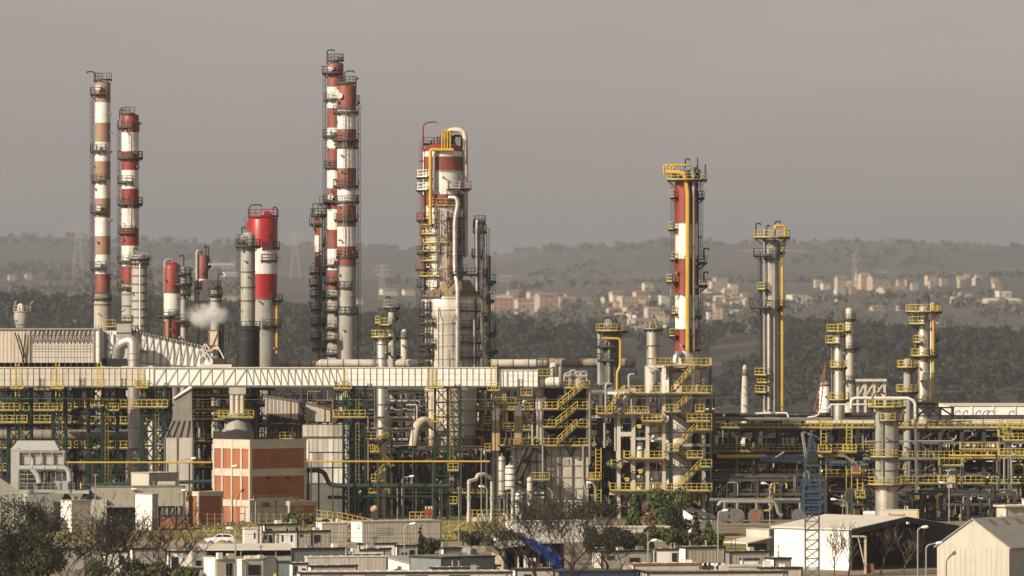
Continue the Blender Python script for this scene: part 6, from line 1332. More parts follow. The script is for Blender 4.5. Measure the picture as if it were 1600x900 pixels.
cabin('shorter grey box trailer behind the square window cabin', 494, 503, 543, 818, 847, 26, 'cabin_white', 'cabin_shaded_grey', 'roof_pale', None)
t, Lr, Ll, H = cabin('longest box trailer with shade-grey side, white end and faint faded lettering', 548, 566, 690, 816, 848, 26, 'cabin_white', 'cabin_shaded_grey', 'roof_grey', None, ac=(('l', .3, 2.0),))
q = MB('panel_grey')
for r in range(4):
    for k in range(12): q.box(Lr * .18 + k * .2, Lr * .18 + k * .2 + .13, -.05, -.036, 1.0 + r * .3, 1.16 + r * .3)
tag(t.add('lettering', q, smooth=False), kind='stuff')
for px, nb in ((525, 'shorter grey box trailer'), (600, 'middle of the longest grey trailer'), (655, 'longest grey trailer behind the thin cypress'), (680, 'far end of the longest grey trailer')):
    w = Thing('trailer_wheel', 'dark wheel set under the ' + nb, 'wheel', px, 866, 'wheels under the trailers'); q = MB('tyre'); q.tube([(0, 1.1, .42), (0, 1.5, .42)], .42, 16); w.add('tyre', q); q = MB('galv'); q.tube([(0, 1.05, .42), (0, 1.1, .42)], .2, 12); w.add('rim', q)
# long open shed
t, Lr, Ll = block_thing('open_shed', 'long low shed with black open front and pale curled roof', 'shed', 318, 320, 456, DB(876), 8); H = t.Z(860)
q = MB('shed_blue'); q.box(0, Lr, 1.5, 6, 0, H - .05); t.add('wall', q, smooth=False)
q = MB('black'); q.box(.1, Lr - .1, 1.2, 1.49, 0, H - .1); t.add('opening', q, smooth=False)  # black board painted as the shade inside the open front
q = MB('roof_pale'); q.hexa([(-.2, -.6, H), (Lr + .2, -.6, H), (Lr + .2, 6.4, H + .5), (-.2, 6.4, H + .5), (-.2, -.6, H + .12), (Lr + .2, -.6, H + .12), (Lr + .2, 6.4, H + .62), (-.2, 6.4, H + .62)]); t.add('roof', q, smooth=False)
for f in (0, .4, .8): q = MB('galv'); q.box(f * Lr + .02, f * Lr + .14, -.4, -.28, 0, H); t.add('post', q, smooth=False)
q = MB('roof_grey'); q.hexa([(0, -3.4, H - 1.4), (Lr, -3.4, H - 1.4), (Lr, .9, H - .75), (0, .9, H - .75), (0, -3.4, H - 1.3), (Lr, -3.4, H - 1.3), (Lr, .9, H - .65), (0, .9, H - .65)]); t.add('lower_roof', q, smooth=False)
cabin('blue grey corrugated shed continuing the long open shed', 456, 457, 541, 858, 885, 8, 'shed_blue', 'shed_blue', 'roof_pale')
cabin('cream gabled house at the end of the front row', 296, 300, 318, 861, 898, 16, 'house_cream', 'cabin_shaded_grey', 'roof_grey', None, ribs=False, wins=(('r', .3, .75, .25, .6, 1),))
cabin('white annex between cream house and windowed grey house', 318, 336, 338, 873, 898, 60, 'cabin_white', 'cabin_shaded_grey', 'roof_pale', None, ribs=False)
cabin('grey house with paired upright windows and pale roof', 337, 338, 368, 875, 899, 10, 'cabin_white', 'cabin_shaded_grey', 'roof_pale', None, ribs=False, wins=(('r', .5, .62, .3, .85), ('r', .66, .8, .3, .85)))
cabin('narrow white door block beside the lamp pole', 370, 378, 383, 876, 900, 45, 'cabin_white', 'cabin_white', 'roof_pale', None, ribs=False)
cabin('grey house with wide barred window and pale roof', 383, 384, 411, 874, 900, 10, 'cabin_white', 'cabin_shaded_grey', 'roof_pale', None, ribs=False, wins=(('r', .15, .82, .3, .75, 5),), roofpitch=.3)
t = Thing('arched_shed', 'small shed with blue grey arched corrugated door', 'shed', 421, DB(901)); s = t.s
q = MB('shed_blue'); r = 11.5 * s; n = 14
for k in range(n):
    a0, a1 = pi * k / n, pi * (k + 1) / n
    pass
pts = [(-r * cos(pi * k / n), 1.5 + .85 * r * sin(pi * k / n)) for k in range(n + 1)]
for (xa, za), (xb, zb_) in zip(pts, pts[1:]): q.hexa([(xa, 0, 0), (xb, 0, 0), (xb, 5, 0), (xa, 5, 0), (xa, 0, za), (xb, 0, zb_), (xb, 5, zb_), (xa, 5, za)])
t.add('body', q); q = MB('trim')
for (xa, za), (xb, zb_) in zip(pts, pts[1:]): q.bar((xa * 1.03, -.02, za + .04), (xb * 1.03, -.02, zb_ + .04), .12)
t.add('edge', q, smooth=False)
q = MB('grey_dark')
for k in range(1, 14): x = -r + 2 * r * k / 14; q.box(x - .03, x + .03, -.04, 0, 0, 1.4 + .8 * r * sqrt(max(0, 1 - (x / r) ** 2)))
tag(t.add('ribs', q, smooth=False), kind='stuff')
cabin('blue grey lean-to joined to the arched shed', 432, 433, 452, 878, 901, 8, 'shed_blue', 'shed_blue', 'roof_grey')
cabin('white cabin with black panes, dark awning over it', 452, 458, 480, 881, 900, 16, 'cabin_white', 'cabin_white', 'roof_pale', wins=(('r', .1, .3, .5, .9), ('r', .6, .85, .2, .8)), ribs=False)
cabin('low grey cabin with heavy black rim behind white bags', 481, 487, 557, 885, 904, 18, 'cabin_white', 'cabin_shaded_grey', 'roof_pale', wins=(('l', .3, .6, .3, .7), ('r', .38, .5, .5, .8), ('r', .68, .85, .5, .8)))
cabin('ribbed grey container with pale patchy roof beside white gabled house', 476, 480, 606, 871, 897, 14, 'cabin_shaded_grey', 'cabin_shaded_grey', 'roof_pale', None, d=DB(892))
for i, (pl, pc, pr, yt, yb_, lab) in enumerate(((559, 561, 618, 850, 872, 'white topped cabin farthest back in the black rimmed cluster'), (570, 572, 610, 858, 878, 'black rimmed cabin in the middle of the cluster'), (546, 549, 600, 860, 880, 'white cabin with black slot windows leading the cluster'), (618, 621, 652, 853, 876, 'grey open fronted cabin with machines by the thin cypress'), (545, 548, 595, 868, 886, 'low cabin with two square windows before the cluster'))):
    cabin(lab, pl, pc, pr, yt, yb_, 16, 'cabin_white', 'cabin_white' if i in (0, 2) else 'cabin_shaded_grey', 'roof_pale', wins=(('r', .2, .35, .45, .8), ('r', .55, .7, .45, .8)) if i != 3 else (('r', .2, .45, .2, .7), ('r', .6, .85, .2, .8)), ribs=False)
cabin('white cabin glimpsed between bare trunks at the lower left', 160, 166, 200, 862, 893, 16, 'cabin_white', 'cabin_white', 'roof_grey', wins=(('r', .6, .8, .4, .8),), ribs=False)
cabin('grey ribbed container behind the wide bare tree', 203, 208, 246, 858, 890, 14, 'cabin_white', 'cabin_shaded_grey', 'roof_grey')
cabin('pale low store with dark doorway right of the wide bare tree', 258, 264, 300, 862, 886, 12, 'cabin_white', 'cabin_white', 'roof_pale', wins=(('r', .1, .4, .1, .75),), ribs=False)
cabin('grey walled yard block hidden behind the left leafy trees', 70, 76, 140, 858, 890, 14, 'cabin_white', 'cabin_shaded_grey', 'roof_grey', ribs=False)
cabin('white narrow gate block by the yellow bush under the bare trees', 926, 930, 948, 858, 884, 14, 'cabin_white', 'cabin_white', 'roof_pale', wins=(('r', .2, .4, .1, .7), ('r', .6, .8, .1, .7)), ribs=False)
cabin('dark blue roofed low shed along the bottom edge below the tarp', 868, 874, 1000, 893, 915, 8, 'shed_blue', 'blue_dark', 'roof_dark', ribs=False)
cabin('flat grey block below the dark open store', 800, 806, 866, 890, 915, 12, 'cabin_white', 'cabin_shaded_grey', 'roof_grey', ribs=False, wins=(('r', .2, .4, .3, .8),))
# white gabled house with long grey roof
t, Lr, Ll = block_thing('white_house', 'white walled house with long low grey roof and one dark window', 'house', 604, 668, 776, DB(903), 40); H = t.Z(888)
q = MB('cabin_white'); q.box(0, .3, 0, Ll, 0, H); q.hexa([(0, 0, H), (.3, 0, H), (.3, Ll, H), (0, Ll, H), (0, 0, H), (.3, 0, H), (.3, Ll, H + 1.0), (0, Ll, H + 1.0)]); q.use('cabin_shaded_grey'); q.box(.3, Lr, .01, Ll, 0, H); t.add('wall', q, smooth=False)
q = MB('roof_grey'); q.hexa([(-.3, -.4, H + .02), (Lr + .3, -.4, H + .02), (Lr + .3, Ll + .3, H + 1.1), (-.3, Ll + .3, H + 1.1), (-.3, -.4, H + .16), (Lr + .3, -.4, H + .16), (Lr + .3, Ll + .3, H + 1.24), (-.3, Ll + .3, H + 1.24)]); t.add('roof', q, smooth=False)
q = MB('trim'); q.box(-.32, Lr + .32, -.48, -.4, H - .05, H + .2); t.add('gutter', q, smooth=False)
opening(t, 'l', .70, .82, .3, H * .8, Ll, 'window', 'trim', 'glass'); opening(t, 'l', .55, .69, 0.05, H * .8, Ll, 'door', 'concrete_pale', 'cabin_shaded_grey')
cabin('dark flat roofed block behind the white walled house', 640, 690, 772, 872, 896, 40, 'shed_blue', 'shed_blue', 'roof_dark', d=DB(893), ribs=False)
cabin('small grey shed with white end by the bushes', 688, 694, 721, 857, 874, 18, 'cabin_white', 'shed_blue', 'roof_dark', wins=())
cabin('grey cabin with long dark window strip at the bottom edge', 672, 676, 752, 888, 908, 10, 'cabin_white', 'cabin_shaded_grey', 'roof_pale', wins=(('r', .1, .28, .3, .85), ('r', .38, .62, .5, .8), ('r', .8, .98, .3, .9)), ribs=False)
t = Thing('open_store', 'cluttered dark open store draped with tarp behind bare trees', 'shed', 830, DB(893)); H = t.Z(848)
q = MB('roof_grey'); q.hexa([(t.X(772), -1, t.Z(858)), (t.X(820), -1, t.Z(852)), (t.X(820), 5, t.Z(846)), (t.X(772), 5, t.Z(852)), (t.X(772), -1, t.Z(858) + .15), (t.X(820), -1, t.Z(852) + .15), (t.X(820), 5, t.Z(846) + .15), (t.X(772), 5, t.Z(852) + .15)]); q.box(t.X(820), t.X(884), 1, 5, H - .1, H); t.add('roof', q, smooth=False)
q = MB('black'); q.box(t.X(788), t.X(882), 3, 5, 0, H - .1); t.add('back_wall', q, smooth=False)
q = MB('house_cream'); q.box(t.X(768), t.X(786), -.5, 3, 0, t.Z(857)); t.add('end_wall', q, smooth=False)
for px in (790, 806, 842, 860, 880): q = MB('bark_dark'); q.box(t.X(px) - .1, t.X(px) + .1, -.5, -.3, 0, H - .1); t.add('post', q, smooth=False)
for i in range(16):
    q = MB(RND.choice(('grey_dark', 'concrete', 'rust', 'white', 'steel', 'beige'))); x = t.X(RND.uniform(790, 878)); h = RND.uniform(.5, 2.2); w = RND.uniform(.2, .6); q.box(x - w, x + w, .2, 1.2, 0, h); t.add('stored_goods', q, smooth=False)
# tarp
bm = bmesh.new(); nx, ny = 14, 8; t0 = Thing('blue_tarp', 'crumpled bright blue tarpaulin sagging off the dark open store', 'tarpaulin', 845, DB(893) - 1.5)
vs = [[None] * (ny + 1) for _ in range(nx + 1)]
for i in range(nx + 1):
    for j in range(ny + 1):
        u, v = i / nx, j / ny; px = 815 + u * 60 + v * 6 * u; py = 838 + u * u * 18 + u * 12 + v * (9 + u * 22) + 2.0 * mnoise.noise(Vector((u * 5, v * 4, 1)))
        vs[i][j] = bm.verts.new(Vector(t0.P(px, py, -v * .9 + .7 * mnoise.noise(Vector((u * 7, v * 7, 4))))))
for i in range(nx):
    for j in range(ny): bm.faces.new((vs[i][j], vs[i + 1][j], vs[i + 1][j + 1], vs[i][j + 1]))
bmesh.ops.solidify(bm, geom=bm.faces[:], thickness=.04)
me = bpy.data.meshes.new('sheet'); bm.to_mesh(me); bm.free(); me.materials.append(MATS['blue_tarp']); link('sheet', me, t0.o)
cabin('long white wall of a parked box trailer behind the bare trees', 790, 801, 915, 816, 848, 22, 'cabin_white', 'white_clean', 'roof_pale', None, ribs=False)
t = Thing('concrete_wall', 'grey concrete boundary wall with capped top behind the evergreens', 'wall', 1000, DB(846)); q = MB('concrete'); q.box(t.X(905), t.X(1050), 0, .4, 0, t.Z(824)); t.add('wall', q, smooth=False)
q = MB('concrete_pale'); q.box(t.X(904), t.X(1051), -.1, .5, t.Z(824), t.Z(821.5)); t.add('coping', q, smooth=False)
for i in range(9): q = MB('concrete'); x = t.X(912 + i * 16); q.box(x - .15, x + .15, -.12, 0, 0, t.Z(824)); t.add('pier', q, smooth=False)
cabin('white fronted open cabin in the right hand trailer row', 1021, 1024, 1060, 859, 880, 14, 'cabin_white', 'cabin_white', 'roof_pale', wins=(('r', .72, .95, .1, .85),), ribs=False)
cabin('large box trailer with shade-grey side, black rim and white end', 1059, 1072, 1133, 856, 882, 26, 'cabin_white', 'cabin_shaded_grey', 'roof_grey', wins=(('l', .2, .5, .1, .3),))
cabin('second grey box trailer with black rim towards the white hangar', 1134, 1141, 1204, 863, 885, 22, 'shed_blue', 'cabin_shaded_grey', 'roof_grey')
cabin('dim grey cabin with black windows behind the bare trees', 928, 940, 1020, 862, 888, 16, 'cabin_shaded_grey', 'cabin_shaded_grey', 'roof_dark', wins=(('r', .1, .25, .5, .75), ('r', .55, .75, .3, .6)), ribs=False)
cabin('pale flat roofed cabin with brown eave in front of the dim one', 983, 990, 1096, 882, 903, 14, 'cabin_white', 'cabin_shaded_grey', 'roof_pale', 'rust', wins=(('r', .68, .76, .3, .6),), ribs=False)
cabin('grey cabin under a white lipped roof right of the gas bottles', 1128, 1130, 1190, 884, 905, 10, 'cabin_white', 'cabin_shaded_grey', 'roof_pale', 'concrete_pale', ribs=False)
cabin('small white cabin with porthole window beside the water tank', 1157, 1160, 1186, 874, 893, 14, 'cabin_white', 'cabin_white', 'roof_grey', wins=(('r', .35, .6, .4, .7),), ribs=False)
cabin('white cabin with blue panel right of the water tank', 1197, 1210, 1236, 873, 896, 26, 'cabin_white', 'cabin_shaded_grey', 'roof_grey', wins=(('l', .2, .45, .3, .7),))
cabin('long grey cabin row with black rim along the bottom edge', 1004, 1012, 1231, 895, 922, 8, 'cabin_white', 'cabin_shaded_grey', 'roof_grey', wins=tuple(('r', .12 + .12 * i, .18 + .12 * i, .4, .8) for i in range(7)), ribs=False, d=732)
cabin('grey roofed cabin poking in at the lower right of the row', 1185, 1190, 1254, 888, 912, 12, 'cabin_white', 'cabin_shaded_grey', 'roof_grey', d=748)
cabin('flat pale roof filling the bottom edge left of centre', 462, 470, 800, 896, 925, 7, 'cabin_white', 'cabin_shaded_grey', 'roof_pale', wins=tuple(('r', .1 + .2 * i, .2 + .2 * i, .5, .9) for i in range(4)), ribs=False, d=735)
t = Thing('water_tank', 'white plastic water tank standing among the right hand cabins', 'tank', 1191, DB(894)); q = MB('cabin_white'); q.lathe([(.05, t.Z(869)), (.75, t.Z(870)), (.82, t.Z(873)), (.82, t.Z(890)), (.8, 0)], 18); t.add('body', q); q = MB('grey'); q.tube([(0, 0, t.Z(869) - .05), (0, 0, t.Z(868))], .3, 12); t.add('lid', q)
for i, (px, m) in enumerate(((1099, 'cabin_white'), (1105, 'cabin_white'), (1112, 'cabin_white'), (1122, 'cabin_white'), (1127, 'cabin_white'))):
    t = Thing('cooling_unit', 'white cooling unit with dark fan, %s from the brown eaved cabin' % ('first', 'second', 'third', 'fourth', 'fifth')[i], 'cooling unit', px, DB(900), 'rooftop cooling units'); z = t.Z(892); q = MB(m); q.box(-.4, .4, -.25, .25, 0, z + .9); t.add('case', q, smooth=False); q = MB('trim'); q.tube([(0, -.28, z + .4), (0, -.25, z + .4)], .28, 14); t.add('fan', q)
t = Thing('tool_shed', 'white gabled tool shed with dark roof by the evergreens', 'shed', 1090, DB(836)); x0, x1 = t.X(1068), t.X(1116)
q = MB('cabin_white'); q.hexa([(x0, 0, 0), (t.X(1082), -1, 0), (t.X(1082), 3, 0), (x0, 3, 0), (x0, 0, t.Z(797)), (t.X(1082), -1, t.Z(806)), (t.X(1082), 3, t.Z(806)), (x0, 3, t.Z(797))]); q.hexa([(t.X(1082), -1, 0), (x1, -1, 0), (x1, 3, 0), (t.X(1082), 3, 0), (t.X(1082), -1, t.Z(813)), (x1, -1, t.Z(813)), (x1, 3, t.Z(813)), (t.X(1082), 3, t.Z(806))]); t.add('wall', q, smooth=False)
q = MB('roof_dark'); q.hexa([(x0 + .2, -.4, t.Z(798)), (x1 + .2, -1.3, t.Z(813)), (x1 + .2, 3.2, t.Z(807)), (x0 + 1, 3.2, t.Z(794)), (x0 + .2, -.4, t.Z(797)), (x1 + .2, -1.3, t.Z(812)), (x1 + .2, 3.2, t.Z(806)), (x0 + 1, 3.2, t.Z(793))]); t.add('roof', q, smooth=False)
# cream tanker box with red script, flat cream building
t = Thing('box_trailer', 'cream box trailer with red script lettering behind the white hangar', 'trailer', 1405, 905); Z, X = t.Z, t.X
q = MB('cream_sign'); q.box(X(1379), X(1434), 0, 2.5, .9, Z(797)); t.add('body', q, smooth=False); q = MB('yellow'); q.box(X(1433), X(1436), -.05, 2.6, .9, Z(798)); t.add('end_frame', q, smooth=False)
q = MB('roof_pale'); q.box(X(1378), X(1436), -.05, 2.55, Z(797), Z(796.4)); t.add('roof', q, smooth=False); q = MB('steel'); q.box(X(1380), X(1432), .3, 2.2, .5, .9); t.add('chassis', q, smooth=False)
for px in (1386, 1420, 1428): q = MB('tyre'); q.tube([(X(px), .1, .5), (X(px), .5, .5)], .5, 14); t.add('wheel', q)
fc = bpy.data.curves.new('lettering', 'FONT'); fc.body = 'Euromak'; fc.size = .78; fc.shear = .25; fc.extrude = .01; fo = bpy.data.objects.new('lettering', fc); COL.objects.link(fo); fo.parent = t.o; fo.location = (X(1387.5), -.03, Z(807.5)); fo.rotation_euler = (radians(90), 0, 0); fc.materials.append(MATS['sign_red']); fo.scale = (.85, 1, 1)
bpy.context.view_layer.update(); lm = bpy.data.meshes.new_from_object(fo.evaluated_get(bpy.context.evaluated_depsgraph_get())); lo = link('lettering', lm, t.o, tuple(fo.location)); lo.rotation_euler = fo.rotation_euler; lo.scale = fo.scale; bpy.data.objects.remove(fo)
cabin('flat roofed cream kiosk behind the beige gabled warehouse', 1560, 1572, 1625, 791, 833, 25, 'concrete_pale', 'concrete', 'roof_pale', 'concrete_pale', d=890, ribs=False, name='kiosk', cat='building', wins=(('l', .4, .55, .3, .7),), over=.4)
t = Thing('white_container', 'short white rounded tank behind the hangar ridge', 'tank', 1358, 900); q = MB('white'); q.tube([(t.X(1349), 0, t.Z(803)), (t.X(1350), 0, t.Z(803)), (t.X(1367), 0, t.Z(803)), (t.X(1368), 0, t.Z(803))], [.3, .42, .42, .3], 14); t.add('shell', q); q = MB('steel'); q.box(t.X(1352), t.X(1365), -.3, .3, 0, t.Z(806)); t.add('stand', q, smooth=False)
# hangar
t, Lr, Ll = block_thing('hangar', 'white walled hangar with pale gabled roof and black open front', 'hangar', 1215, 1330, 1506, 766, 43); He, Hp = t.Z(827), t.Z(811.5)
q = MB('white_clean'); q.box(0, .25, .3, Ll, 0, He); t.add('side_wall', q, smooth=False); q = MB('shed_blue'); q.box(Lr - .25, Lr, .3, Ll, 0, He); t.add('far_wall', q, smooth=False); q = MB('grey_dark'); q.box(.25, Lr - .25, Ll - .3, Ll, 0, He); t.add('back_wall', q, smooth=False)
for a, c in ((0, Lr / 2), (Lr, Lr / 2)):
    sgn = -1 if a == 0 else 1
    q = MB('roof_pale'); e = .35 * sgn; q.hexa([(a + e, -.4, He - .1), (c, -.4, Hp), (c, Ll + .3, Hp), (a + e, Ll + .3, He - .1), (a + e, -.4, He + .06), (c, -.4, Hp + .16), (c, Ll + .3, Hp + .16), (a + e, Ll + .3, He + .06)]); t.add('roof', q, smooth=False)
    q = MB('trim'); q.hexa([(a, -.46, He - .65), (c, -.46, Hp - .5), (c, -.41, Hp - .5), (a, -.41, He - .65), (a, -.46, He + .02), (c, -.46, Hp + .1), (c, -.41, Hp + .1), (a, -.41, He + .02)]); t.add('fascia', q, smooth=False)  # near-black colour carries the shadow on the gable end
for k in range(12): q = MB('white_clean'); y = .3 + (Ll - .3) * (k + .5) / 12; q.box(-.05, 0, y - .05, y + .05, 0, He - .1); t.add('rib', q, smooth=False)
for x in (.15, Lr - .15): q = MB('steel'); q.box(x - .15, x + .15, -.1, .25, 0, He - .1); t.add('post', q, smooth=False)
for k in range(1, 4):
    y = Ll * k / 4; q = MB('steel'); q.bar((.3, y, He - .2), (Lr / 2, y, Hp - .2), .2); q.bar((Lr - .3, y, He - .2), (Lr / 2, y, Hp - .2), .2); t.add('rafter', q, smooth=False)
q = MB('lamp_head'); q.box(Lr / 2 - .2, Lr / 2 + .2, -.75, -.47, Hp - .75, Hp - .5); t.add('floodlight', q, smooth=False)
t = Thing('gate_frame', 'pale steel gate frame standing just inside the hangar mouth', 'frame', 1345, 757); q = MB('house_cream'); X, Z = t.X, t.Z
q.bar((X(1331), 0, Z(838)), (X(1352), 0, Z(838)), .2); q.bar((X(1352), 0, 0), (X(1352), 0, Z(838)), .28); q.bar((X(1350), 0, Z(880)), (X(1341), 0, Z(840)), .14); t.add('frame', q, smooth=False); q = MB('rust'); q.box(X(1352), X(1366), .3, 1.2, 0, Z(881)); t.add('crate', q, smooth=False)
# right hand beige warehouse
t, Lr, Ll = block_thing('warehouse', 'beige gabled warehouse with stained translucent roof strips at the right edge', 'warehouse', 1469, 1577, 1640, 738, 55); He, Hp = t.Z(857), t.Z(813); Lr = 26
q = MB('warehouse_shaded_beige'); q.box(0, .2, .02, Ll - .02, 0, He); q.hexa([(0, .02, He), (.2, .02, He), (.2, Ll - .02, He), (0, Ll - .02, He), (0, Ll / 2 - .01, Hp), (.2, Ll / 2 - .01, Hp), (.2, Ll / 2 + .01, Hp), (0, Ll / 2 + .01, Hp)]); t.add('gable_wall', q, smooth=False)
q = MB('panel_grey'); q.box(.2, Lr, 0, .2, 0, He - .02); t.add('side_wall', q, smooth=False); q = MB('panel_grey'); q.box(.2, Lr, Ll - .2, Ll, 0, He - .02); t.add('far_wall', q, smooth=False)
for a in (0, Ll):
    q = MB('roof_grey'); e = -.3 if a == 0 else .3; q.hexa([(-.2, a + e, He - .1), (Lr, a + e, He - .1), (Lr, Ll / 2, Hp + .02), (-.2, Ll / 2, Hp + .02), (-.2, a + e, He + .05), (Lr, a + e, He + .05), (Lr, Ll / 2, Hp + .17), (-.2, Ll / 2, Hp + .17)]); t.add('roof', q, smooth=False)
for k in range(4):
    x = 2.5 + k * 3.0; f0, f1 = .25, .92
    q = MB('straw'); za, zb_ = He + .09 + (Hp - He + .1) * f0, He + .09 + (Hp - He + .1) * f1; q.hexa([(x, Ll / 2 * f0, za), (x + 1, Ll / 2 * f0, za), (x + 1, Ll / 2 * f1, zb_), (x, Ll / 2 * f1, zb_), (x, Ll / 2 * f0, za + .03), (x + 1, Ll / 2 * f0, za + .03), (x + 1, Ll / 2 * f1, zb_ + .03), (x, Ll / 2 * f1, zb_ + .03)]); t.add('roof_light', q, smooth=False)
for k in range(14): q = MB('warehouse_shaded_beige'); y = Ll * (k + .5) / 14; q.box(-.035, 0, y - .04, y + .04, 0, min(He, 99) ); t.add('rib', q, smooth=False)
for k in range(10): q = MB('panel_grey'); x = .4 + k * .9; q.box(x - .05, x + .05, -.04, 0, 0, He - .15); t.add('rib', q, smooth=False)
t, Lr, Ll, H = cabin('grey corrugated shed beside the hangar with pale lean-to roof', 1168, 1202, 1217, 828, 872, 35, 'cabin_shaded_grey', 'shed_blue', 'roof_grey', None, d=815, name='shed', cat='shed')
q = MB('roof_pale'); q.hexa([(-3.6, 0, H * .48), (0, -.6, H * .70), (0, Ll * .8, H * .70), (-3.6, Ll, H * .48), (-3.6, 0, H * .52), (0, -.6, H * .74), (0, Ll * .8, H * .74), (-3.6, Ll, H * .52)]); t.add('lean_to_roof', q, smooth=False)
q = MB('trim'); q.box(-3.0, -.05, .5, .6, 0, H * .48); t.add('lean_to_wall', q, smooth=False)
# far white hall
t = Thing('white_hall', 'long low white roofed hall beyond the right pipe racks', 'hall', 1600, 1180); q = MB('white_clean'); q.box(t.X(1484), t.X(1800), 0, 30, 0, t.Z(634)); t.add('wall', q, smooth=False); q = MB('roof_pale'); q.box(t.X(1483), t.X(1801), -.3, 30.3, t.Z(634), t.Z(633)); t.add('roof', q, smooth=False)
for i in range(9): q = MB('white'); x = t.X(1484 + i * 34); q.box(x - .2, x + .2, -.15, 0, 0, t.Z(634)); t.add('joint', q, smooth=False)

# heaps, bags, small things
def heap(label, px, d, w, h, m, name='dirt_heap', cat='heap', seed=1):
    bm = bmesh.new(); n = 18; o = Vector((seed, 2, 3)); V = []
    for i in range(n + 1):
        V.append([])
        for j in range(n + 1):
            u, v = i / n * 2 - 1, j / n * 2 - 1; r = min(1, sqrt(u * u + v * v)); z = h * (1 - r) ** .9 * (1 + .3 * mnoise.noise(Vector((u * 3, v * 3, 0)) + o)) - .05
            V[i].append(bm.verts.new((u * w / 2, v * w / 2 * .8, z)))
    for i in range(n):
        for j in range(n): bm.faces.new((V[i][j], V[i + 1][j], V[i + 1][j + 1], V[i][j + 1]))
    me = bpy.data.meshes.new(name); bm.to_mesh(me); bm.free(); me.materials.append(MATS[m]); me.polygons.foreach_set('use_smooth', [True] * len(me.polygons))
    tag(link(name, me, None, (GX(px, d), d, 0)), label, cat)
heap('brown earth heap in front of the white car', 348, DB(856), 5.2, 1.1, 'dirt_pile', seed=1); heap('brown earth heap at the foot of the square window cabin', 512, DB(861), 5.5, .9, 'dirt_pile', seed=5); heap('pale rubble heap below the bushes by the sandy slope', 722, DB(862), 6, .8, 'concrete', seed=9); heap('small rubble heap behind the grey boundary wall end', 1065, DB(850), 4, .9, 'dirt_pile', seed=12)
for i, (px, w) in enumerate(((508, 9), (525, 8), (540, 10), (560, 9), (572, 8), (588, 7))):
    d = DB(903); t = Thing('bulk_bag', 'slumped white bulk bag, %s in the row counted from the black paned cabin' % ('first', 'second', 'third and largest', 'fourth', 'fifth', 'last and smallest')[i], 'bag', px, d, 'white bulk bags'); bm = bmesh.new(); bmesh.ops.create_icosphere(bm, subdivisions=3, radius=.5)
    for v in bm.verts:
        k = 1 + .25 * mnoise.noise(v.co * 3 + Vector((px, 0, 0))); v.co = Vector((v.co.x * k * w * .1, v.co.y * k, v.co.z * k * .8 + 2.05))
    me = bpy.data.meshes.new('bag'); bm.to_mesh(me); bm.free(); me.materials.append(MATS['bag_white']); me.polygons.foreach_set('use_smooth', [True] * len(me.polygons)); link('bag', me, t.o)
    q = MB('cabin_shaded_grey'); q.box(-.4, .4, -.4, .4, 0, 1.75); t.add('pallet_stand', q, smooth=False)
for i, (px, w, top) in enumerate(((340, 22, 896), (362, 20, 893), (375, 12, 896), (431, 9, 896), (453, 8, 896))):
    d = 738; t = Thing('straw_cover', 'yellow covered stack at the bottom edge, ' + ('below the paired windows', 'tallest beside the lamp pole', 'right of the lamp pole', 'under the arched door', 'under the dark awning')[i], 'stack', px, d); bm = bmesh.new(); bmesh.ops.create_grid(bm, x_segments=10, y_segments=6, size=.5)
    H = t.Z(top); W2 = w * t.s
    for v in bm.verts: v.co = Vector((v.co.x * W2, v.co.y * 1.5, H + .12 * mnoise.noise(Vector((v.co.x * 6, v.co.y * 5, px))) - .5 * max(abs(v.co.x) * 2, abs(v.co.y) * 2) ** 6))
    ext = bmesh.ops.extrude_face_region(bm, geom=bm.faces[:]); 
    for v in [e for e in ext['geom'] if isinstance(e, bmesh.types.BMVert)]: v.co.z = 0
    me = bpy.data.meshes.new('cover'); bm.to_mesh(me); bm.free(); me.materials.append(MATS['straw_yellow']); link('cover', me, t.o)

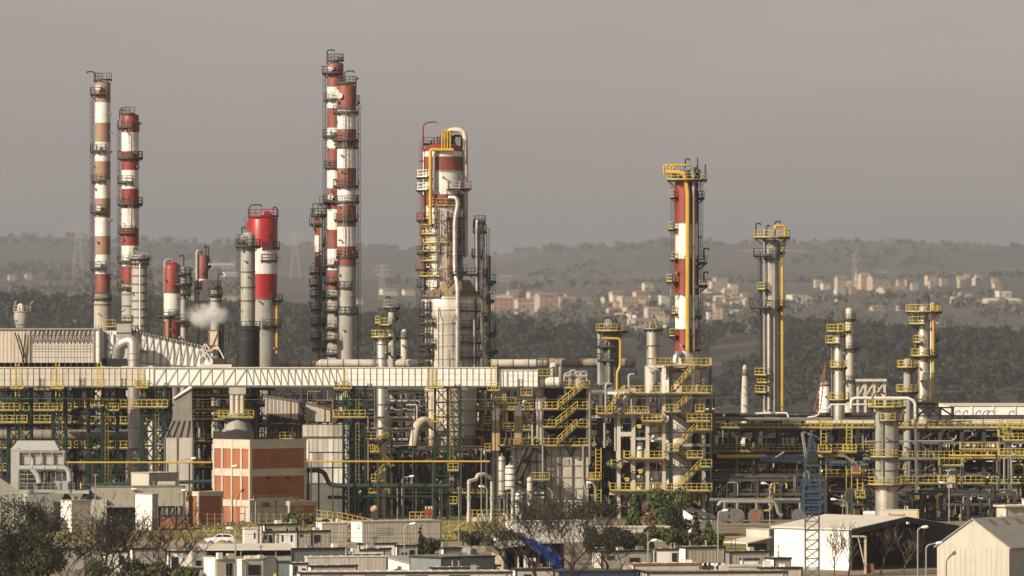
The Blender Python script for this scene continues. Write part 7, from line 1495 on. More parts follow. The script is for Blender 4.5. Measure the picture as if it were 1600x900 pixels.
# vehicles: body lofted from cross sections
def car(label, px, d, yaw, m='car_white', L=3.9, cat='car', name='parked_car', group=None):
    t = Thing(name, label, cat, px, d, group, yaw)
    prof = [(-1.95, .55, .72), (-1.88, .35, .82), (-1.3, .30, .92), (-.85, .28, .98), (-.2, .28, 1.02), (.7, .28, 1.04), (1.5, .28, 1.02), (1.85, .32, .95), (1.95, .5, .8)]
    mb = MB(m); secs = []
    for x, zl, zh in prof:
        w = .80 if abs(x) < 1.6 else .70
        secs.append([(x, -w, zl), (x, -w - .03, zl + .25), (x, -w + .03, zh), (x, w - .03, zh), (x, w + .03, zl + .25), (x, w, zl)])
    n0 = len(mb.v)
    for s_ in secs: mb.v.extend(s_)
    for i in range(len(secs) - 1):
        for j in range(6): mb.face(n0 + i * 6 + j, n0 + i * 6 + (j + 1) % 6, n0 + (i + 1) * 6 + (j + 1) % 6, n0 + (i + 1) * 6 + j)
    mb.face(*[n0 + j for j in range(6)]); mb.face(*[n0 + (len(secs) - 1) * 6 + 5 - j for j in range(6)])
    roof = [(-.95, .98), (-.28, 1.40), (.2, 1.46), (1.15, 1.42), (1.62, 1.30), (1.9, .98)]
    n0 = len(mb.v)
    for x, z in roof:
        w = .78 - (z - .98) * .30; mb.v.extend([(x, -w, z), (x, w, z)])
    k = len(roof)
    for i in range(k - 1): mb.face(n0 + 2 * i, n0 + 2 * i + 1, n0 + 2 * i + 3, n0 + 2 * i + 2)
    mb.face(*[n0 + 2 * i for i in range(k)]); mb.face(*[n0 + 2 * i + 1 for i in range(k)][::-1])
    t.add('body', mb)
    for sd in (-1, 1):
        for pts in (((-.72, 1.04), (-.22, 1.34), (.28, 1.38), (.28, 1.04)), ((.38, 1.04), (.38, 1.38), (1.08, 1.35), (1.45, 1.24), (1.55, 1.04))):
            q = MB('glass'); P_ = [(x, sd * (.80 - (z - .98) * .30), z) for x, z in pts]; nn = len(P_); q.v.extend(P_ + [(x, y - sd * .04, z) for x, y, z in P_]); q.face(*range(nn)); q.face(*range(2 * nn - 1, nn - 1, -1))
            for j in range(nn): q.face(j, (j + 1) % nn, nn + (j + 1) % nn, nn + j)
            t.add('window', q, smooth=False)
        for x in (-1.22, 1.25):
            q = MB('tyre'); q.tube([(x, sd * .60, .31), (x, sd * .86, .31)], .31, 18); w = t.add('wheel', q); q = MB('galv'); q.tube([(x, sd * .86, .31), (x, sd * .875, .31)], .19, 14); t.add('rim', q, w)
    q = MB('glass'); q.hexa([(-.90, -.68, 1.02), (-.32, -.60, 1.39), (-.32, .60, 1.39), (-.90, .68, 1.02), (-.94, -.68, 1.03), (-.36, -.60, 1.40), (-.36, .60, 1.40), (-.94, .68, 1.03)]); t.add('windscreen', q, smooth=False)
    for sd in (-.55, .55): q = MB('lamp_head'); q.box(-1.97, -1.86, sd - .16, sd + .16, .66, .80); t.add('headlight', q, smooth=False)
    q = MB('trim'); q.box(-1.98, -1.9, -.7, .7, .35, .5); t.add('bumper', q, smooth=False)
    return t
car('white hatchback parked nose left by the earth heap', 343, DB(851), radians(6))
car('white car nosing out of the bushes beside the sandy slope', 783, DB(851), radians(60))
car('grey car with only its roof showing at the bottom left edge', 303, 742, radians(4), 'silver_dull')
# oil tanker drum truck behind? small orange mixer at the pipe foot
t = Thing('mixer_drum', 'small orange brown mixer drum among the green pipes', 'mixer', 584, 950); q = MB('furnace_base'); q.tube([t.P(580, 799, 0), t.P(582, 797, 0), t.P(588, 793, 0), t.P(590, 792, 0)], [.2, .5, .48, .2], 14); t.add('drum', q); q = MB('steel'); q.box(t.X(579), t.X(590), -.3, .3, 0, t.Z(799)); t.add('stand', q, smooth=False)
t = Thing('red_trough', 'dull red trough with bent pipe on the sandy bank right of the brick building', 'trough', 553, DB(812)); t.pipe([(538, 812, 0), (540, 806, 0), (546, 804, 0), (566, 804, 0)], .28, 'red_faded', bend=.4); q = MB('red_faded'); q.box(t.X(546), t.X(566), -.2, .6, 0, .9); t.add('trough', q, smooth=False)
for i, (xa, ya, xb, yb_, d, lab) in enumerate(((485, 796, 520, 800, 945, 'yellow railing on the pale ramp right of the brick building'), (527, 800, 582, 812, 940, 'yellow railing sloping down the ramp towards the trailers'), (730, 797, 770, 797, 952, 'low yellow railing behind the silver standpipes'), (771, 796, 802, 797, 953, 'low yellow railing between two silver standpipes'), (640, 800, 675, 800, 955, 'low yellow railing by the red bin under the big tower'))):
    t = Thing('guard_railing', lab, 'railing', xa, d); q = MB('yellow'); q.rail([(0, 0, t.Z(ya) - 1.2), (t.X(xb), 0, t.Z(yb_) - 1.2)], 1.2, .8, .1)
    t.add('rail', q, smooth=False); q = MB('concrete_pale'); q.hexa([(0, -.4, -1), (t.X(xb), -.4, -1), (t.X(xb), 2, -1), (0, 2, -1), (0, -.4, max(.1, t.Z(ya) - 1.2)), (t.X(xb), -.4, max(.1, t.Z(yb_) - 1.2)), (t.X(xb), 2, max(.1, t.Z(yb_) - 1.2)), (0, 2, max(.1, t.Z(ya) - 1.2))]); t.add('ramp', q, smooth=False)
t = Thing('red_bin', 'dark red waste bin beside the dark lattice tower foot', 'bin', 669, 953); q = MB('red'); q.box(t.X(663), t.X(677), -.4, .6, t.Z(804), t.Z(795)); t.add('body', q, smooth=False); q = MB('concrete'); 
for px in (666, 671, 675): q.tube([(t.X(px), 0, t.Z(795)), (t.X(px), 0, t.Z(791))], .18, 8)
t.add('drums', q)

# street lamps
def lamp(label, px, ybase, ytop, arm, d=None, r=.085):
    d = d or DB(ybase); t = Thing('street_lamp', label, 'street lamp', px, d, 'street lamps'); z = t.Z(ytop); a = arm * t.s
    q = MB('galv')
    if abs(arm) < 3: q.tube([(0, 0, 0), (0, 0, z)], [r * 1.2, r * .8], 8)
    else: q.tube(rounded([Vector((0, 0, 0)), Vector((0, 0, z)), Vector((a, 0, z + .25))], abs(a) * 1.0, 6), r, 8)
    t.add('pole', q); q = MB('lamp_head'); s_ = 1 if arm >= 0 else -1; c = Vector((a, 0, z + .22)); q.tube([c - Vector((s_ * .1, 0, 0)), c + Vector((s_ * .15, 0, .04)), c + Vector((s_ * .6, 0, .06)), c + Vector((s_ * .75, 0, .03))], [.08, .17, .19, .06], 8); t.add('lamp_head', q)
for a in (('tall street lamp in front of the left pillars of the brick building', 363, 818, 731, 1), ('street lamp bending right before the wide face of the brick building', 426, 814, 734, 15), ('street lamp with long arm behind the concrete building', 279, 818, 719, 20), ('street lamp bending left below the yellow stair cluster', 621, 812, 762, -6), ('street lamp arching right over the green pipes', 628, 810, 747, 12), ('street lamp arching right inside the dark lattice tower', 687, 812, 751, 16), ('street lamp leaning left beside the middle standpipe', 761, 832, 763, -5), ('street lamp arching left before the grey furnace panels', 929, 815, 757, -5), ('lamp pole standing before the exchangers right of the evergreens', 1203, 826, 758, -6), ('street lamp bent left behind the hangar roof', 1324, 826, 783, -18), ('lamp pole rising behind the cream box trailer', 1483, 826, 757, -8), ('slim lamp pole before the first heat exchanger', 1122, 888, 801, 7), ('lamp pole inside the hangar mouth', 1434, 900, 827, 7), ('lamp pole arching right in front of the beige warehouse', 1447, 905, 852, 16), ('thin lamp pole by the upright toilet cabin', 368, 905, 829, -5), ('thin lamp pole in front of the long grey trailer', 632, 892, 822, 9), ('double thin pole between trailer row and bare trees', 1013, 905, 848, 5), ('lamp pole by the white block of the concrete building', 217, 824, 767, -4), ('short lamp pole left of the concrete building', 279, 826, 769, 5)):
    lamp(*a)
for i, (px, yb_, yt) in enumerate(((541, 905, 826), (717, 880, 760), (149, 905, 740), (1012, 905, 830), (752, 845, 700), (603, 806, 765), (590, 806, 690), (1022, 905, 858))):
    d = DB(yb_); t = Thing('thin_pole', 'thin grey pole ' + ('before the flat roofs left of centre', 'on the sandy slope left of the white car', 'rising through the bare trees at left', 'before the right hand trailers, taller of two', 'with box by the silver standpipes', 'short among the green pipes', 'tall in front of the yellow stairs', 'before the right hand trailers, shorter of two')[i], 'pole', px, d); q = MB('galv'); q.tube([(0, 0, 0), (0, 0, t.Z(yt))], [.09, .06], 6); t.add('shaft', q); q = MB('galv'); q.bar((-.3, 0, t.Z(yt) - .2), (.3, 0, t.Z(yt) - .2), .08); t.add('crossarm', q, smooth=False)
for i, (xa, ya, xb, yb_, d, lab) in enumerate(((-20, 812, 330, 832, 780, 'thin overhead cable sagging before the left trees'), (-20, 806, 330, 806, 800, 'thin overhead cable level above the left trees'), (300, 823, 900, 829, 790, 'thin overhead cable crossing the trailers, upper one'), (300, 830, 900, 836, 790, 'thin overhead cable crossing the trailers, lower one'), (-20, 622, 1120, 622, 940, 'long thin cable strung level before the whole plant'), (1100, 622, 1620, 606, 1060, 'thin cable rising right beyond the pipe racks'), (960, 825, 1230, 823, 800, 'thin dark cable before the evergreens'))):
    t = Thing('overhead_cable', lab, 'cable', xa, d); q = MB('steel' if i not in (4, 5) else 'galv'); n = 16
    q.tube([(t.X(xa + (xb - xa) * k / n), 0, t.Z(ya + (yb_ - ya) * k / n) - (1.0 if i < 4 else .4) * 4 * (k / n) * (1 - k / n) * .6) for k in range(n + 1)], .022, 4); t.add('wire', q)

# blue tower crane
t = Thing('tower_crane', 'blue tower crane with lattice mast, short jib and red counterweight', 'crane', 1269, 746); X, Z = t.X, t.Z; w = .80
for sx in (-w, w):
    for sy in (-w, w):
        q = MB('grey_dark'); q.box(sx - .07, sx + .07, sy - .07, sy + .07, 0, Z(803)); t.add('mast_leg', q, smooth=False)
        q = MB('blue'); q.box(sx - .08, sx + .08, sy - .08, sy + .08, Z(803), Z(727)); t.add('mast_leg', q, smooth=False)
n = 12; h = Z(727) / n
for k in range(n):
    for (ax, ay, bx_, by) in ((-w, -w, w, -w), (w, -w, w, w), (w, w, -w, w), (-w, w, -w, -w)):
        cm = 'grey_dark' if (k + 1) * h < Z(800) else 'blue'
        q = MB(cm); q.bar((ax, ay, k * h), (bx_, by, (k + 1) * h), .07); t.add('brace', q, smooth=False); q = MB(cm); q.bar((bx_, by, k * h), (ax, ay, (k + 1) * h), .07); t.add('brace', q, smooth=False); q = MB(cm); q.bar((ax, ay, (k + 1) * h), (bx_, by, (k + 1) * h), .08); t.add('strut', q, smooth=False)
for sx in (-.98, .98):
    for sy in (-.98, .98): q = MB('blue'); q.box(sx - .08, sx + .08, sy - .08, sy + .08, Z(800), Z(757)); t.add('climbing_post', q, smooth=False)
for y in (757, 768, 778, 789, 800):
    z = Z(y)
    for ya in (-1.08, .95): q = MB('blue'); q.box(-1, 1, ya, ya + .13, z - .1, z + .1); t.add('climbing_bar', q, smooth=False)

for k in range(4): q = MB('blue_dark'); q.box(-.6, .6, -.8, -.755, Z(768 + k * 9), Z(761 + k * 9)); t.add('panel', q, smooth=False)
q = MB('steel'); q.box(-1.0, 1.0, -1, 1, Z(729), Z(725)); t.add('slew_ring', q, smooth=False)
for sx in (-.85, .85):
    for sy in (-.6, .6): q = MB('blue'); q.bar((sx, sy, Z(727)), (-.1, sy * .3, Z(676)), .24); t.add('head_leg', q, smooth=False)
for k in range(7): q = MB('blue'); z0, z1 = Z(727 - k * 7), Z(727 - (k + 1) * 7); f = 1 - k / 7.5; q.bar((-.85 * f, -.5, z0), (.85 * f, -.5, z1), .1); t.add('brace', q, smooth=False)
q = MB('glass'); q.box(-.5, .6, -1.0, -.4, Z(723), Z(708)); t.add('cab', q, smooth=False)
def jib(a, c, sag, nseg, m='blue', nm='jib'):
    q = MB(m); A, C_ = Vector(t.P(*a)), Vector(t.P(*c)); up = Vector((0, 0, .75))
    for o in (Vector((0, -.4, 0)), Vector((0, .4, 0)), up): q.bar(A + o, C_ + o * .6, .08)
    for k in range(nseg):
        p, r_ = A.lerp(C_, k / nseg), A.lerp(C_, (k + 1) / nseg); m_ = p.lerp(r_, .5) + up * (1 - .4 * k / nseg)
        for o in (-.4, .4): q.bar(p + Vector((0, o, 0)), m_, .045); q.bar(m_, r_ + Vector((0, o, 0)), .045)
    return t.add(nm, q, smooth=False)
jib((1262, 722), (1188, 719), 0, 18, 'blue_dark', 'jib'); jib((1275, 725), (1347, 729), 0, 14, 'blue', 'counter_jib')
for a, c in (((1267, 678), (1254, 675)), ((1254, 675), (1262, 722)), ((1252, 676), (1259, 722)), ((1268, 677), (1340, 727)), ((1272, 681), (1345, 728)), ((1266, 680), (1258, 675))): q = MB('galv'); q.bar(t.P(*a), t.P(*c), .13); t.add('tie', q, smooth=False)
for k in range(6): q = MB('blue'); q.bar(t.P(1253 + k * 1.2, 680 + k * 7), t.P(1256 + k * 1.2, 684 + k * 7), .07); t.add('tie', q, smooth=False)
q = MB('red_faded'); q.box(X(1334), X(1342), -.5, .5, Z(738), Z(729)); t.add('counterweight', q, smooth=False); q = MB('blue'); q.bar(t.P(1345, 727), t.P(1345, 719), .12); t.add('tip', q, smooth=False)
q = MB('galv'); q.bar(t.P(1208, 717), t.P(1225, 706), .16); t.add('boom_prop', q, smooth=False)
# ------------------------------------------------------------------ ground, hills, forest, village
import numpy as np
def lerp_tab(tab, x):
    if x <= tab[0][0]: return tab[0][1]
    for (a, va), (c, vc) in zip(tab, tab[1:]):
        if x <= c:
            f = (x - a) / (c - a); f = f * f * (3 - 2 * f); return va + (vc - va) * f
    return tab[-1][1]
SKY = [(-900, 380), (-100, 367), (130, 369), (230, 374), (330, 378), (560, 383), (660, 388), (760, 397), (850, 387), (940, 384), (1040, 378), (1180, 382), (1400, 380), (1540, 382), (1620, 389), (2600, 380)]
WOOD = [(-900, 33), (60, 33), (200, 32), (420, 30), (700, 27), (1000, 22), (1260, 25), (1400, 22), (1700, 20), (2600, 20)]     # ground height at the top of the wooded slope
FB = 2.5                 # the country behind starts beyond a shallow valley and is this much deeper than the plant's own scale
def th(x, y):
    if y < 1600: return 0.0
    if y < 1350 * FB: return (EYE - EYE * FB) * (y - 1600) / (1350 * FB - 1600)
    x, y = x / FB, y / FB
    px = 800 + x / (max(y, 400) * PXM)
    wz = lerp_tab(WOOD, px); rz = EYE + (HOR - lerp_tab(SKY, px)) * 7500 * PXM - 4
    mid = lerp_tab([(-900, 46), (300, 46), (800, 38), (1100, 41), (1600, 44), (2600, 44)], px)
    n = mnoise.noise(Vector((x * .0016, y * .0011, 3))) * .6 + mnoise.noise(Vector((x * .006, y * .004, 7))) * .25
    z = lerp_tab([(1350, 0), (1800, 3), (2450, wz), (3300, mid), (4300, mid + 14), (7500, rz), (8600, rz - 30), (16000, 0)], y)
    return EYE + (z + n * lerp_tab([(1350, 0), (2000, 1.5), (3300, 4), (5600, 13), (7300, 5), (9000, 20)], y) - EYE) * FB
ys = [-300, 100, 300, 450, 550, 620] + list(range(660, 1000, 20)) + list(range(1000, 1350, 50)) + [1350, 1600, 2000, 2700] + [y * FB for y in list(range(1350, 2600, 50)) + list(range(2600, 4400, 75)) + list(range(4400, 7200, 120)) + list(range(7200, 7900, 70)) + [8100, 8500, 9000, 10000, 12500, 16000]]
pxs = list(range(-2600, -100, 120)) + list(range(-100, 1720, 12)) + list(range(1720, 4300, 120))
V = []; F = []; MI = []
for y in ys:
    for px in pxs:
        x = (px - 800) * max(y, 500) * PXM * (1.6 if y < 500 else 1); V.append((x, y, th(x, y)))
K = len(pxs)
for i in range(len(ys) - 1):
    for j in range(K - 1):
        F.append((i * K + j, i * K + j + 1, (i + 1) * K + j + 1, (i + 1) * K + j)); MI.append(0 if ys[i] < 1350 else 1 if ys[i] < 2500 * FB else 2)
def ground_mat(name, cols, sc, stretch=(1, 1, 1), rough=.95, thr=((.35, .5), (.52, .66)), bump=.4, bsc=1.0):
    m = bpy.data.materials.new(name); m.use_nodes = True; nt = m.node_tree; n = nt.nodes; l = nt.links; b = n["Principled BSDF"]; b.inputs['Roughness'].default_value = rough; b.inputs['Specular IOR Level'].default_value = .15
    g = n.new("ShaderNodeNewGeometry"); mp = n.new("ShaderNodeMapping"); mp.inputs['Scale'].default_value = stretch; l.new(g.outputs['Position'], mp.inputs['Vector'])
    last = None
    for k, c in enumerate(cols):
        if k == 0:
            nz = n.new("ShaderNodeTexNoise"); nz.inputs['Scale'].default_value = sc * 9; nz.inputs['Detail'].default_value = 8; l.new(mp.outputs[0], nz.inputs['Vector'])
            r = n.new("ShaderNodeMapRange"); r.inputs[3].default_value = .6; r.inputs[4].default_value = 1.4; l.new(nz.outputs[0], r.inputs[0])
            v = n.new("ShaderNodeVectorMath"); v.operation = 'SCALE'; v.inputs[0].default_value = c; l.new(r.outputs[0], v.inputs['Scale']); last = v.outputs[0]; fine = r
        else:
            nz = n.new("ShaderNodeTexNoise"); nz.inputs['Scale'].default_value = sc * (1 + .37 * k); nz.inputs['Detail'].default_value = 6; nz.inputs['Roughness'].default_value = .6
            m2 = n.new("ShaderNodeMapping"); m2.inputs['Location'].default_value = (k * 31.7, k * 17.1, k * 5); l.new(mp.outputs[0], m2.inputs['Vector']); l.new(m2.outputs[0], nz.inputs['Vector'])
            t0, t1 = thr[(k - 1) % len(thr)]; r = n.new("ShaderNodeMapRange"); r.inputs[1].default_value = t0; r.inputs[2].default_value = t1; l.new(nz.outputs[0], r.inputs[0])
            v = n.new("ShaderNodeVectorMath"); v.operation = 'SCALE'; v.inputs[0].default_value = c; l.new(fine.outputs[0], v.inputs['Scale'])
            mx_ = n.new("ShaderNodeMix"); mx_.data_type = 'RGBA'; l.new(r.outputs[0], mx_.inputs[0]); l.new(last, mx_.inputs[6]); l.new(v.outputs[0], mx_.inputs[7]); last = mx_.outputs[2]
    l.new(last, b.inputs['Base Color'])
    if bump:
        nz = n.new("ShaderNodeTexNoise"); nz.inputs['Scale'].default_value = bsc; nz.inputs['Detail'].default_value = 6; l.new(g.outputs['Position'], nz.inputs['Vector']); bp = n.new("ShaderNodeBump"); bp.inputs['Strength'].default_value = bump; bp.inputs['Distance'].default_value = .4; l.new(nz.outputs[0], bp.inputs['Height']); l.new(bp.outputs[0], b.inputs['Normal'])
    MATS[name] = m; return m
ground_mat('yard', [(.20, .16, .11), (.27, .22, .155), (.13, .11, .085)], .05)
ground_mat('forest_floor', [(.05, .047, .03), (.11, .085, .05), (.16, .12, .075)], .006, thr=((.5, .62), (.60, .7)))
ground_mat('hills', [(.105, .102, .088), (.135, .125, .10), (.36, .30, .21), (.10, .10, .085)], .0015, stretch=(1.0, .35, 1), thr=((.46, .6), (.60, .66), (.5, .6)))
ground_mat('dry_grass', [(.30, .24, .085), (.17, .17, .055), (.40, .29, .15)], .09, thr=((.45, .58), (.52, .66)))
ground_mat('dirt_road', [(.38, .30, .19), (.30, .235, .15), (.42, .35, .24)], .15)
ground_mat('plant_yard', [(.085, .075, .062), (.12, .105, .085), (.06, .055, .048)], .12)  # ground colour darkened to hold the shadows round the racks
me = bpy.data.meshes.new('ground'); me.from_pydata(V, [], F)
for m in ('yard', 'forest_floor', 'hills'): me.materials.append(MATS[m])
me.polygons.foreach_set('material_index', MI); me.polygons.foreach_set('use_smooth', [True] * len(F)); me.update()
tag(link('ground', me), kind='structure')
def sheet(name, pts, z, m):
    me = bpy.data.meshes.new(name); me.from_pydata([(GX(px, DB(py)), DB(py), z) for px, py in pts], [], [tuple(range(len(pts)))]); me.materials.append(MATS[m]); tag(link(name, me), kind='structure')
sheet('plant_yard', [(-200, 812), (1900, 812), (2200, 775), (-600, 775)], .004, 'plant_yard')
sheet('grass_verge', [(60, 846), (405, 845), (700, 848), (905, 846), (905, 814), (480, 813), (60, 814)], .004, 'dry_grass')
sheet('dirt_road', [(100, 851), (410, 856), (760, 862), (760, 852), (410, 845), (100, 843)], .008, 'dirt_road')
sheet('sandy_bank', [(1040, 872), (1160, 872), (1190, 836), (1060, 836)], .004, 'dry_grass')
sheet('pavement', [(300, 812.5), (760, 812.5), (760, 809), (300, 809)], .012, 'dirt_road')

# leaf masses: many small faces, built with numpy
rng = np.random.default_rng(5)
def leaf_mesh(name, centers, size, m, flat=.0, jitter=.4):
    """one small four-sided leaf clump per centre, random direction"""
    N = len(centers); c = np.asarray(centers, dtype=np.float32)
    a = rng.normal(size=(N, 3)); a /= np.linalg.norm(a, axis=1, keepdims=True); b = rng.normal(size=(N, 3)); b -= a * (a * b).sum(1, keepdims=True); b /= np.linalg.norm(b, axis=1, keepdims=True)
    s = (np.asarray(size) if np.ndim(size) else np.full(N, size)) * rng.uniform(1 - jitter, 1 + jitter, N); a *= s[:, None]; b *= (s * .7)[:, None]
    v = np.empty((N, 4, 3), dtype=np.float32); v[:, 0] = c - a; v[:, 1] = c - b; v[:, 2] = c + a; v[:, 3] = c + b
    me = bpy.data.meshes.new(name); me.vertices.add(N * 4); me.vertices.foreach_set('co', v.reshape(-1))
    me.loops.add(N * 4); me.loops.foreach_set('vertex_index', np.arange(N * 4, dtype=np.int32)); me.polygons.add(N); me.polygons.foreach_set('loop_start', np.arange(0, N * 4, 4, dtype=np.int32))
    me.materials.append(MATS[m]); me.update(calc_edges=True); return me
def crown_points(n, lobes):
    out = []
    w = np.array([l[3] ** 2 for l in lobes]); w = w / w.sum()
    for (x, y, z, r), k in zip(lobes, rng.multinomial(n, w)):
        d = rng.normal(size=(k, 3)); d /= np.linalg.norm(d, axis=1, keepdims=True); rr = r * rng.uniform(.25, 1, (k, 1)) ** .45
        out.append(d * rr * np.array([1, 1, .85]) + np.array([x, y, z]))
    return np.concatenate(out)
# forest belt
cs = []; sz = []
for i in range(2400):
    px = rng.uniform(-80, 1680); d = 1830 + 660 * rng.uniform(0, 1) ** .8; D = d * FB
    if 765 < px < 905 and d > 2300 and rng.random() < .8: continue
    if 935 < px < 1190 and d > 1990 + abs(px - 1060) * 1.4 and rng.random() < .88: continue
    x = GX(px, D); z = th(x, D); h = rng.uniform(9, 22) * (1.15 if px < 900 else 1)
    if d > 2380: h *= .85
    k = rng.integers(2, 5); lob = [(x + rng.uniform(-.28, .28) * h, D + rng.uniform(-.3, .3) * h, z + h * rng.uniform(.35, .75), h * rng.uniform(.22, .38)) for _ in range(k)]
    p = crown_points(210, lob); cs.append(p); sz.append(np.full(len(p), .8 + .035 * h))
me = leaf_mesh('forest', np.concatenate(cs), np.concatenate(sz), 'leaf_forest'); tag(link('forest', me), kind='stuff')
# scattered trees and hedges over the far hills
cs = []; sz = []
for i in range(3000):
    px = rng.uniform(-80, 1680); d = 2550 + 5000 * rng.uniform(0, 1) ** 1.2
    if d > 7000 and rng.random() < .3: d = rng.uniform(7350, 7600)
    D = d * FB; x = GX(px, D)
    nv = mnoise.noise(Vector((x / FB * .0045, d * .002, 9)))
    if nv < .12 and d < 7200: continue
    z = th(x, D); h = rng.uniform(8, 19) * (1 + (d > 5000) * .2)
    p = crown_points(60, [(x + rng.uniform(-.5, .5) * h, D, z + h * .45, h * .45), (x + rng.uniform(-1, 1) * h, D, z + h * .3, h * .4)]); cs.append(p); sz.append(np.full(len(p), h * .14))
for i in range(420):                                      # garden trees in and around the village
    px = rng.uniform(935, 1195) if i < 240 else rng.uniform(1225, 1600) if i < 360 else rng.uniform(765, 910)
    D = rng.uniform(2470, 3350) * FB; x = GX(px, D); z = th(x, D); h = rng.uniform(9, 17)
    p = crown_points(60, [(x + rng.uniform(-.5, .5) * h, D, z + h * .45, h * .45), (x + rng.uniform(-1, 1) * h, D, z + h * .3, h * .4)]); cs.append(p); sz.append(np.full(len(p), h * .13))
me = leaf_mesh('hill_scrub', np.concatenate(cs), np.concatenate(sz), 'leaf_scrub'); tag(link('hill_scrub', me), kind='stuff')
# low scrub and weeds near the cabins, and dry grass tufts on the verge
cs = []
for i in range(5200):
    px = rng.uniform(60, 905); d = DB(rng.uniform(814, 846)); x = GX(px, d)
    cs.append((x, d, rng.uniform(.03, .28)))
me = leaf_mesh('grass_tufts', cs, .17, 'straw_yellow'); me.materials[0] = MATS['dry_grass']; tag(link('grass_tufts', me), kind='stuff')

# trees with branches
def grow(seed, h, spread=.55, levels=5, n0=5, thick=.2, droop=0.0, lean=0.0):
    rr = random.Random(seed); thickmb = MB(); tips = []; twig = []
    def br(p, d, L, r, lv):
        pts = [p]; dirv = d.copy(); k = 3
        for i in range(k):
            dirv = (dirv + Vector((rr.gauss(0, .16), rr.gauss(0, .16), rr.gauss(.05, .1) - droop))).normalized(); pts.append(pts[-1] + dirv * (L / k))
        rs = [r * (1 - .45 * i / k) for i in range(k + 1)]
        if lv >= 3: twig.append((pts, rs))
        else: thickmb.tube(pts, rs, 6 if lv < 2 else 4, caps=False)
        if lv >= levels: tips.append(pts[-1]); return
        m = n0 if lv == 0 else rr.choice((2, 3, 3))
        for i in range(m):
            f = rr.uniform(.35, 1) if i else 1.0; q = pts[0].lerp(pts[-1], f) if f < 1 else pts[-1]
            idx = min(k - 1, int(f * k)); q = pts[idx].lerp(pts[idx + 1], f * k - idx) if f < 1 else pts[-1]
            a = rr.uniform(0, 2 * pi); side = Vector((cos(a), sin(a), 0)); nd = (dirv * (1 - spread) + side * spread + Vector((0, 0, .30))).normalized()
            br(q, nd, L * rr.uniform(.66, .92), max(.032, rs[-1] * rr.uniform(.55, .8)), lv + 1); tips.append(q) if lv >= levels - 1 else None
    br(Vector((0, 0, 0)), Vector((lean, 0, 1)).normalized(), h * .30, thick, 0)
    return thickmb, twig, tips
def tree(label, px, d, h, seed, leaves=0, leafm='leaf_dark', barkm='bark', group=None, name='bare_tree', spread=.55, leafsize=.16, levels=5, n0=5, thick=.15, z=0.0, lean=0, twr=1.0):
    t = Thing(name, label, 'tree', px, d, group); t.o.location.z = z
    tb, twig, tips = grow(seed, h, spread, levels, n0, thick, lean=lean); tb.use(barkm); tb.mi = [0] * len(tb.f)
    trunk = t.add('trunk', tb)
    q = MB('twig' if barkm == 'bark' else barkm)
    for pts, rs in twig: q.tube(pts, [max(.026, r * twr) for r in rs], 3, caps=False)
    tag(t.add('twigs', q, smooth=False), kind='stuff')
    if leaves:
        T = np.array([tuple(p) for p in tips]); c = T[rng.integers(0, len(T), leaves)] + rng.normal(0, .28, (leaves, 3))
        tag(link('crown', leaf_mesh('crown', c, leafsize, leafm), t.o), kind='stuff')
    return t
G = 'bare trees before the left buildings'
tree('dense dark half leafed tree filling the lower left corner', 28, 655, 13.5, 1, 3800, 'leaf_dark', 'bark_dark', None, 'leafy_tree', .6, .14, lean=-.1)
tree('dark half leafed tree beside the one in the lower left corner', 78, 662, 12.6, 2, 1300, 'leaf_dark', 'bark_dark', None, 'leafy_tree', .6, .13)
tree('bushy dark tree with its crown below the dust filter', 122, 672, 11.0, 3, 500, 'leaf_olive', 'bark_dark', G, spread=.6)
tree('bare tangled tree in front of the long concrete building bays', 165, 672, 12.6, 4, 0, thick=.26, barkm='bark_dark', group=G, spread=.6)
tree('bare tree with fanned twigs before the white block', 212, 672, 12.8, 5, 0, thick=.26, barkm='bark_dark', group=G, spread=.58)
tree('wide bare tree reaching towards the white car', 250, 668, 12.2, 6, 0, thick=.26, barkm='bark_dark', group=G, spread=.66, lean=.15)
tree('low olive bush between bare trunks at the bottom edge', 150, 700, 4.6, 7, 1200, 'leaf_olive', 'bark_dark', None, 'bush', .7, .13, n0=6)
tree('low dark bush under the bare trees near the cream house', 205, 705, 4.2, 8, 1200, 'leaf_dark', 'bark_dark', None, 'bush', .7, .13, n0=6)
G = 'bare trees before the tarp and trailers'
tree('bare tree with trunk rising beside the blue tarp', 842, 700, 12.6, 11, 0, thick=.26, barkm='bark_dark', group=G, spread=.55)
tree('bare tree with thick forked trunk right of the blue tarp', 905, 690, 13.5, 12, 0, thick=.30, barkm='bark_dark', group=G, spread=.62)
tree('bare tree spreading towards the dim grey cabin', 948, 700, 11.6, 13, 0, thick=.26, barkm='bark_dark', group=G, spread=.66, lean=.2)
tree('bare tree leaning over the dark open store roof', 798, 705, 10, 14, 0, thick=.26, barkm='bark_dark', group=G, spread=.66, lean=-.15)
tree('small bare tree against the parked white trailer wall', 868, 800, 8.6, 15, 0, group=G, spread=.55)
tree('bare tree with pale twigs below the furnace panels', 828, 905, 6.4, 16, 200, 'leaf_olive', 'bark_dark', group='scrub trees below the furnace', spread=.65)
tree('brown twiggy tree below the furnace middle', 872, 910, 6, 17, 250, 'leaf_olive', 'bark_dark', group='scrub trees below the furnace', spread=.7)
tree('dark twiggy tree below the furnace right corner', 915, 908, 6.2, 18, 350, 'leaf_dark', 'bark_dark', group='scrub trees below the furnace', spread=.7)
tree('dark scrubby tree below the yellow ladder right of the furnace', 950, 905, 5.8, 19, 500, 'leaf_dark', 'bark_dark', group='scrub trees below the furnace', spread=.7)
tree('pale bare sapling against the white hangar wall', 1303, 752, 6.6, 21, 0, barkm='twig', spread=.42, n0=5, levels=4, thick=.1)
tree('pale bare sapling at the hangar corner post', 1326, 750, 7.2, 22, 0, barkm='twig', spread=.4, n0=4, levels=4, thick=.1)
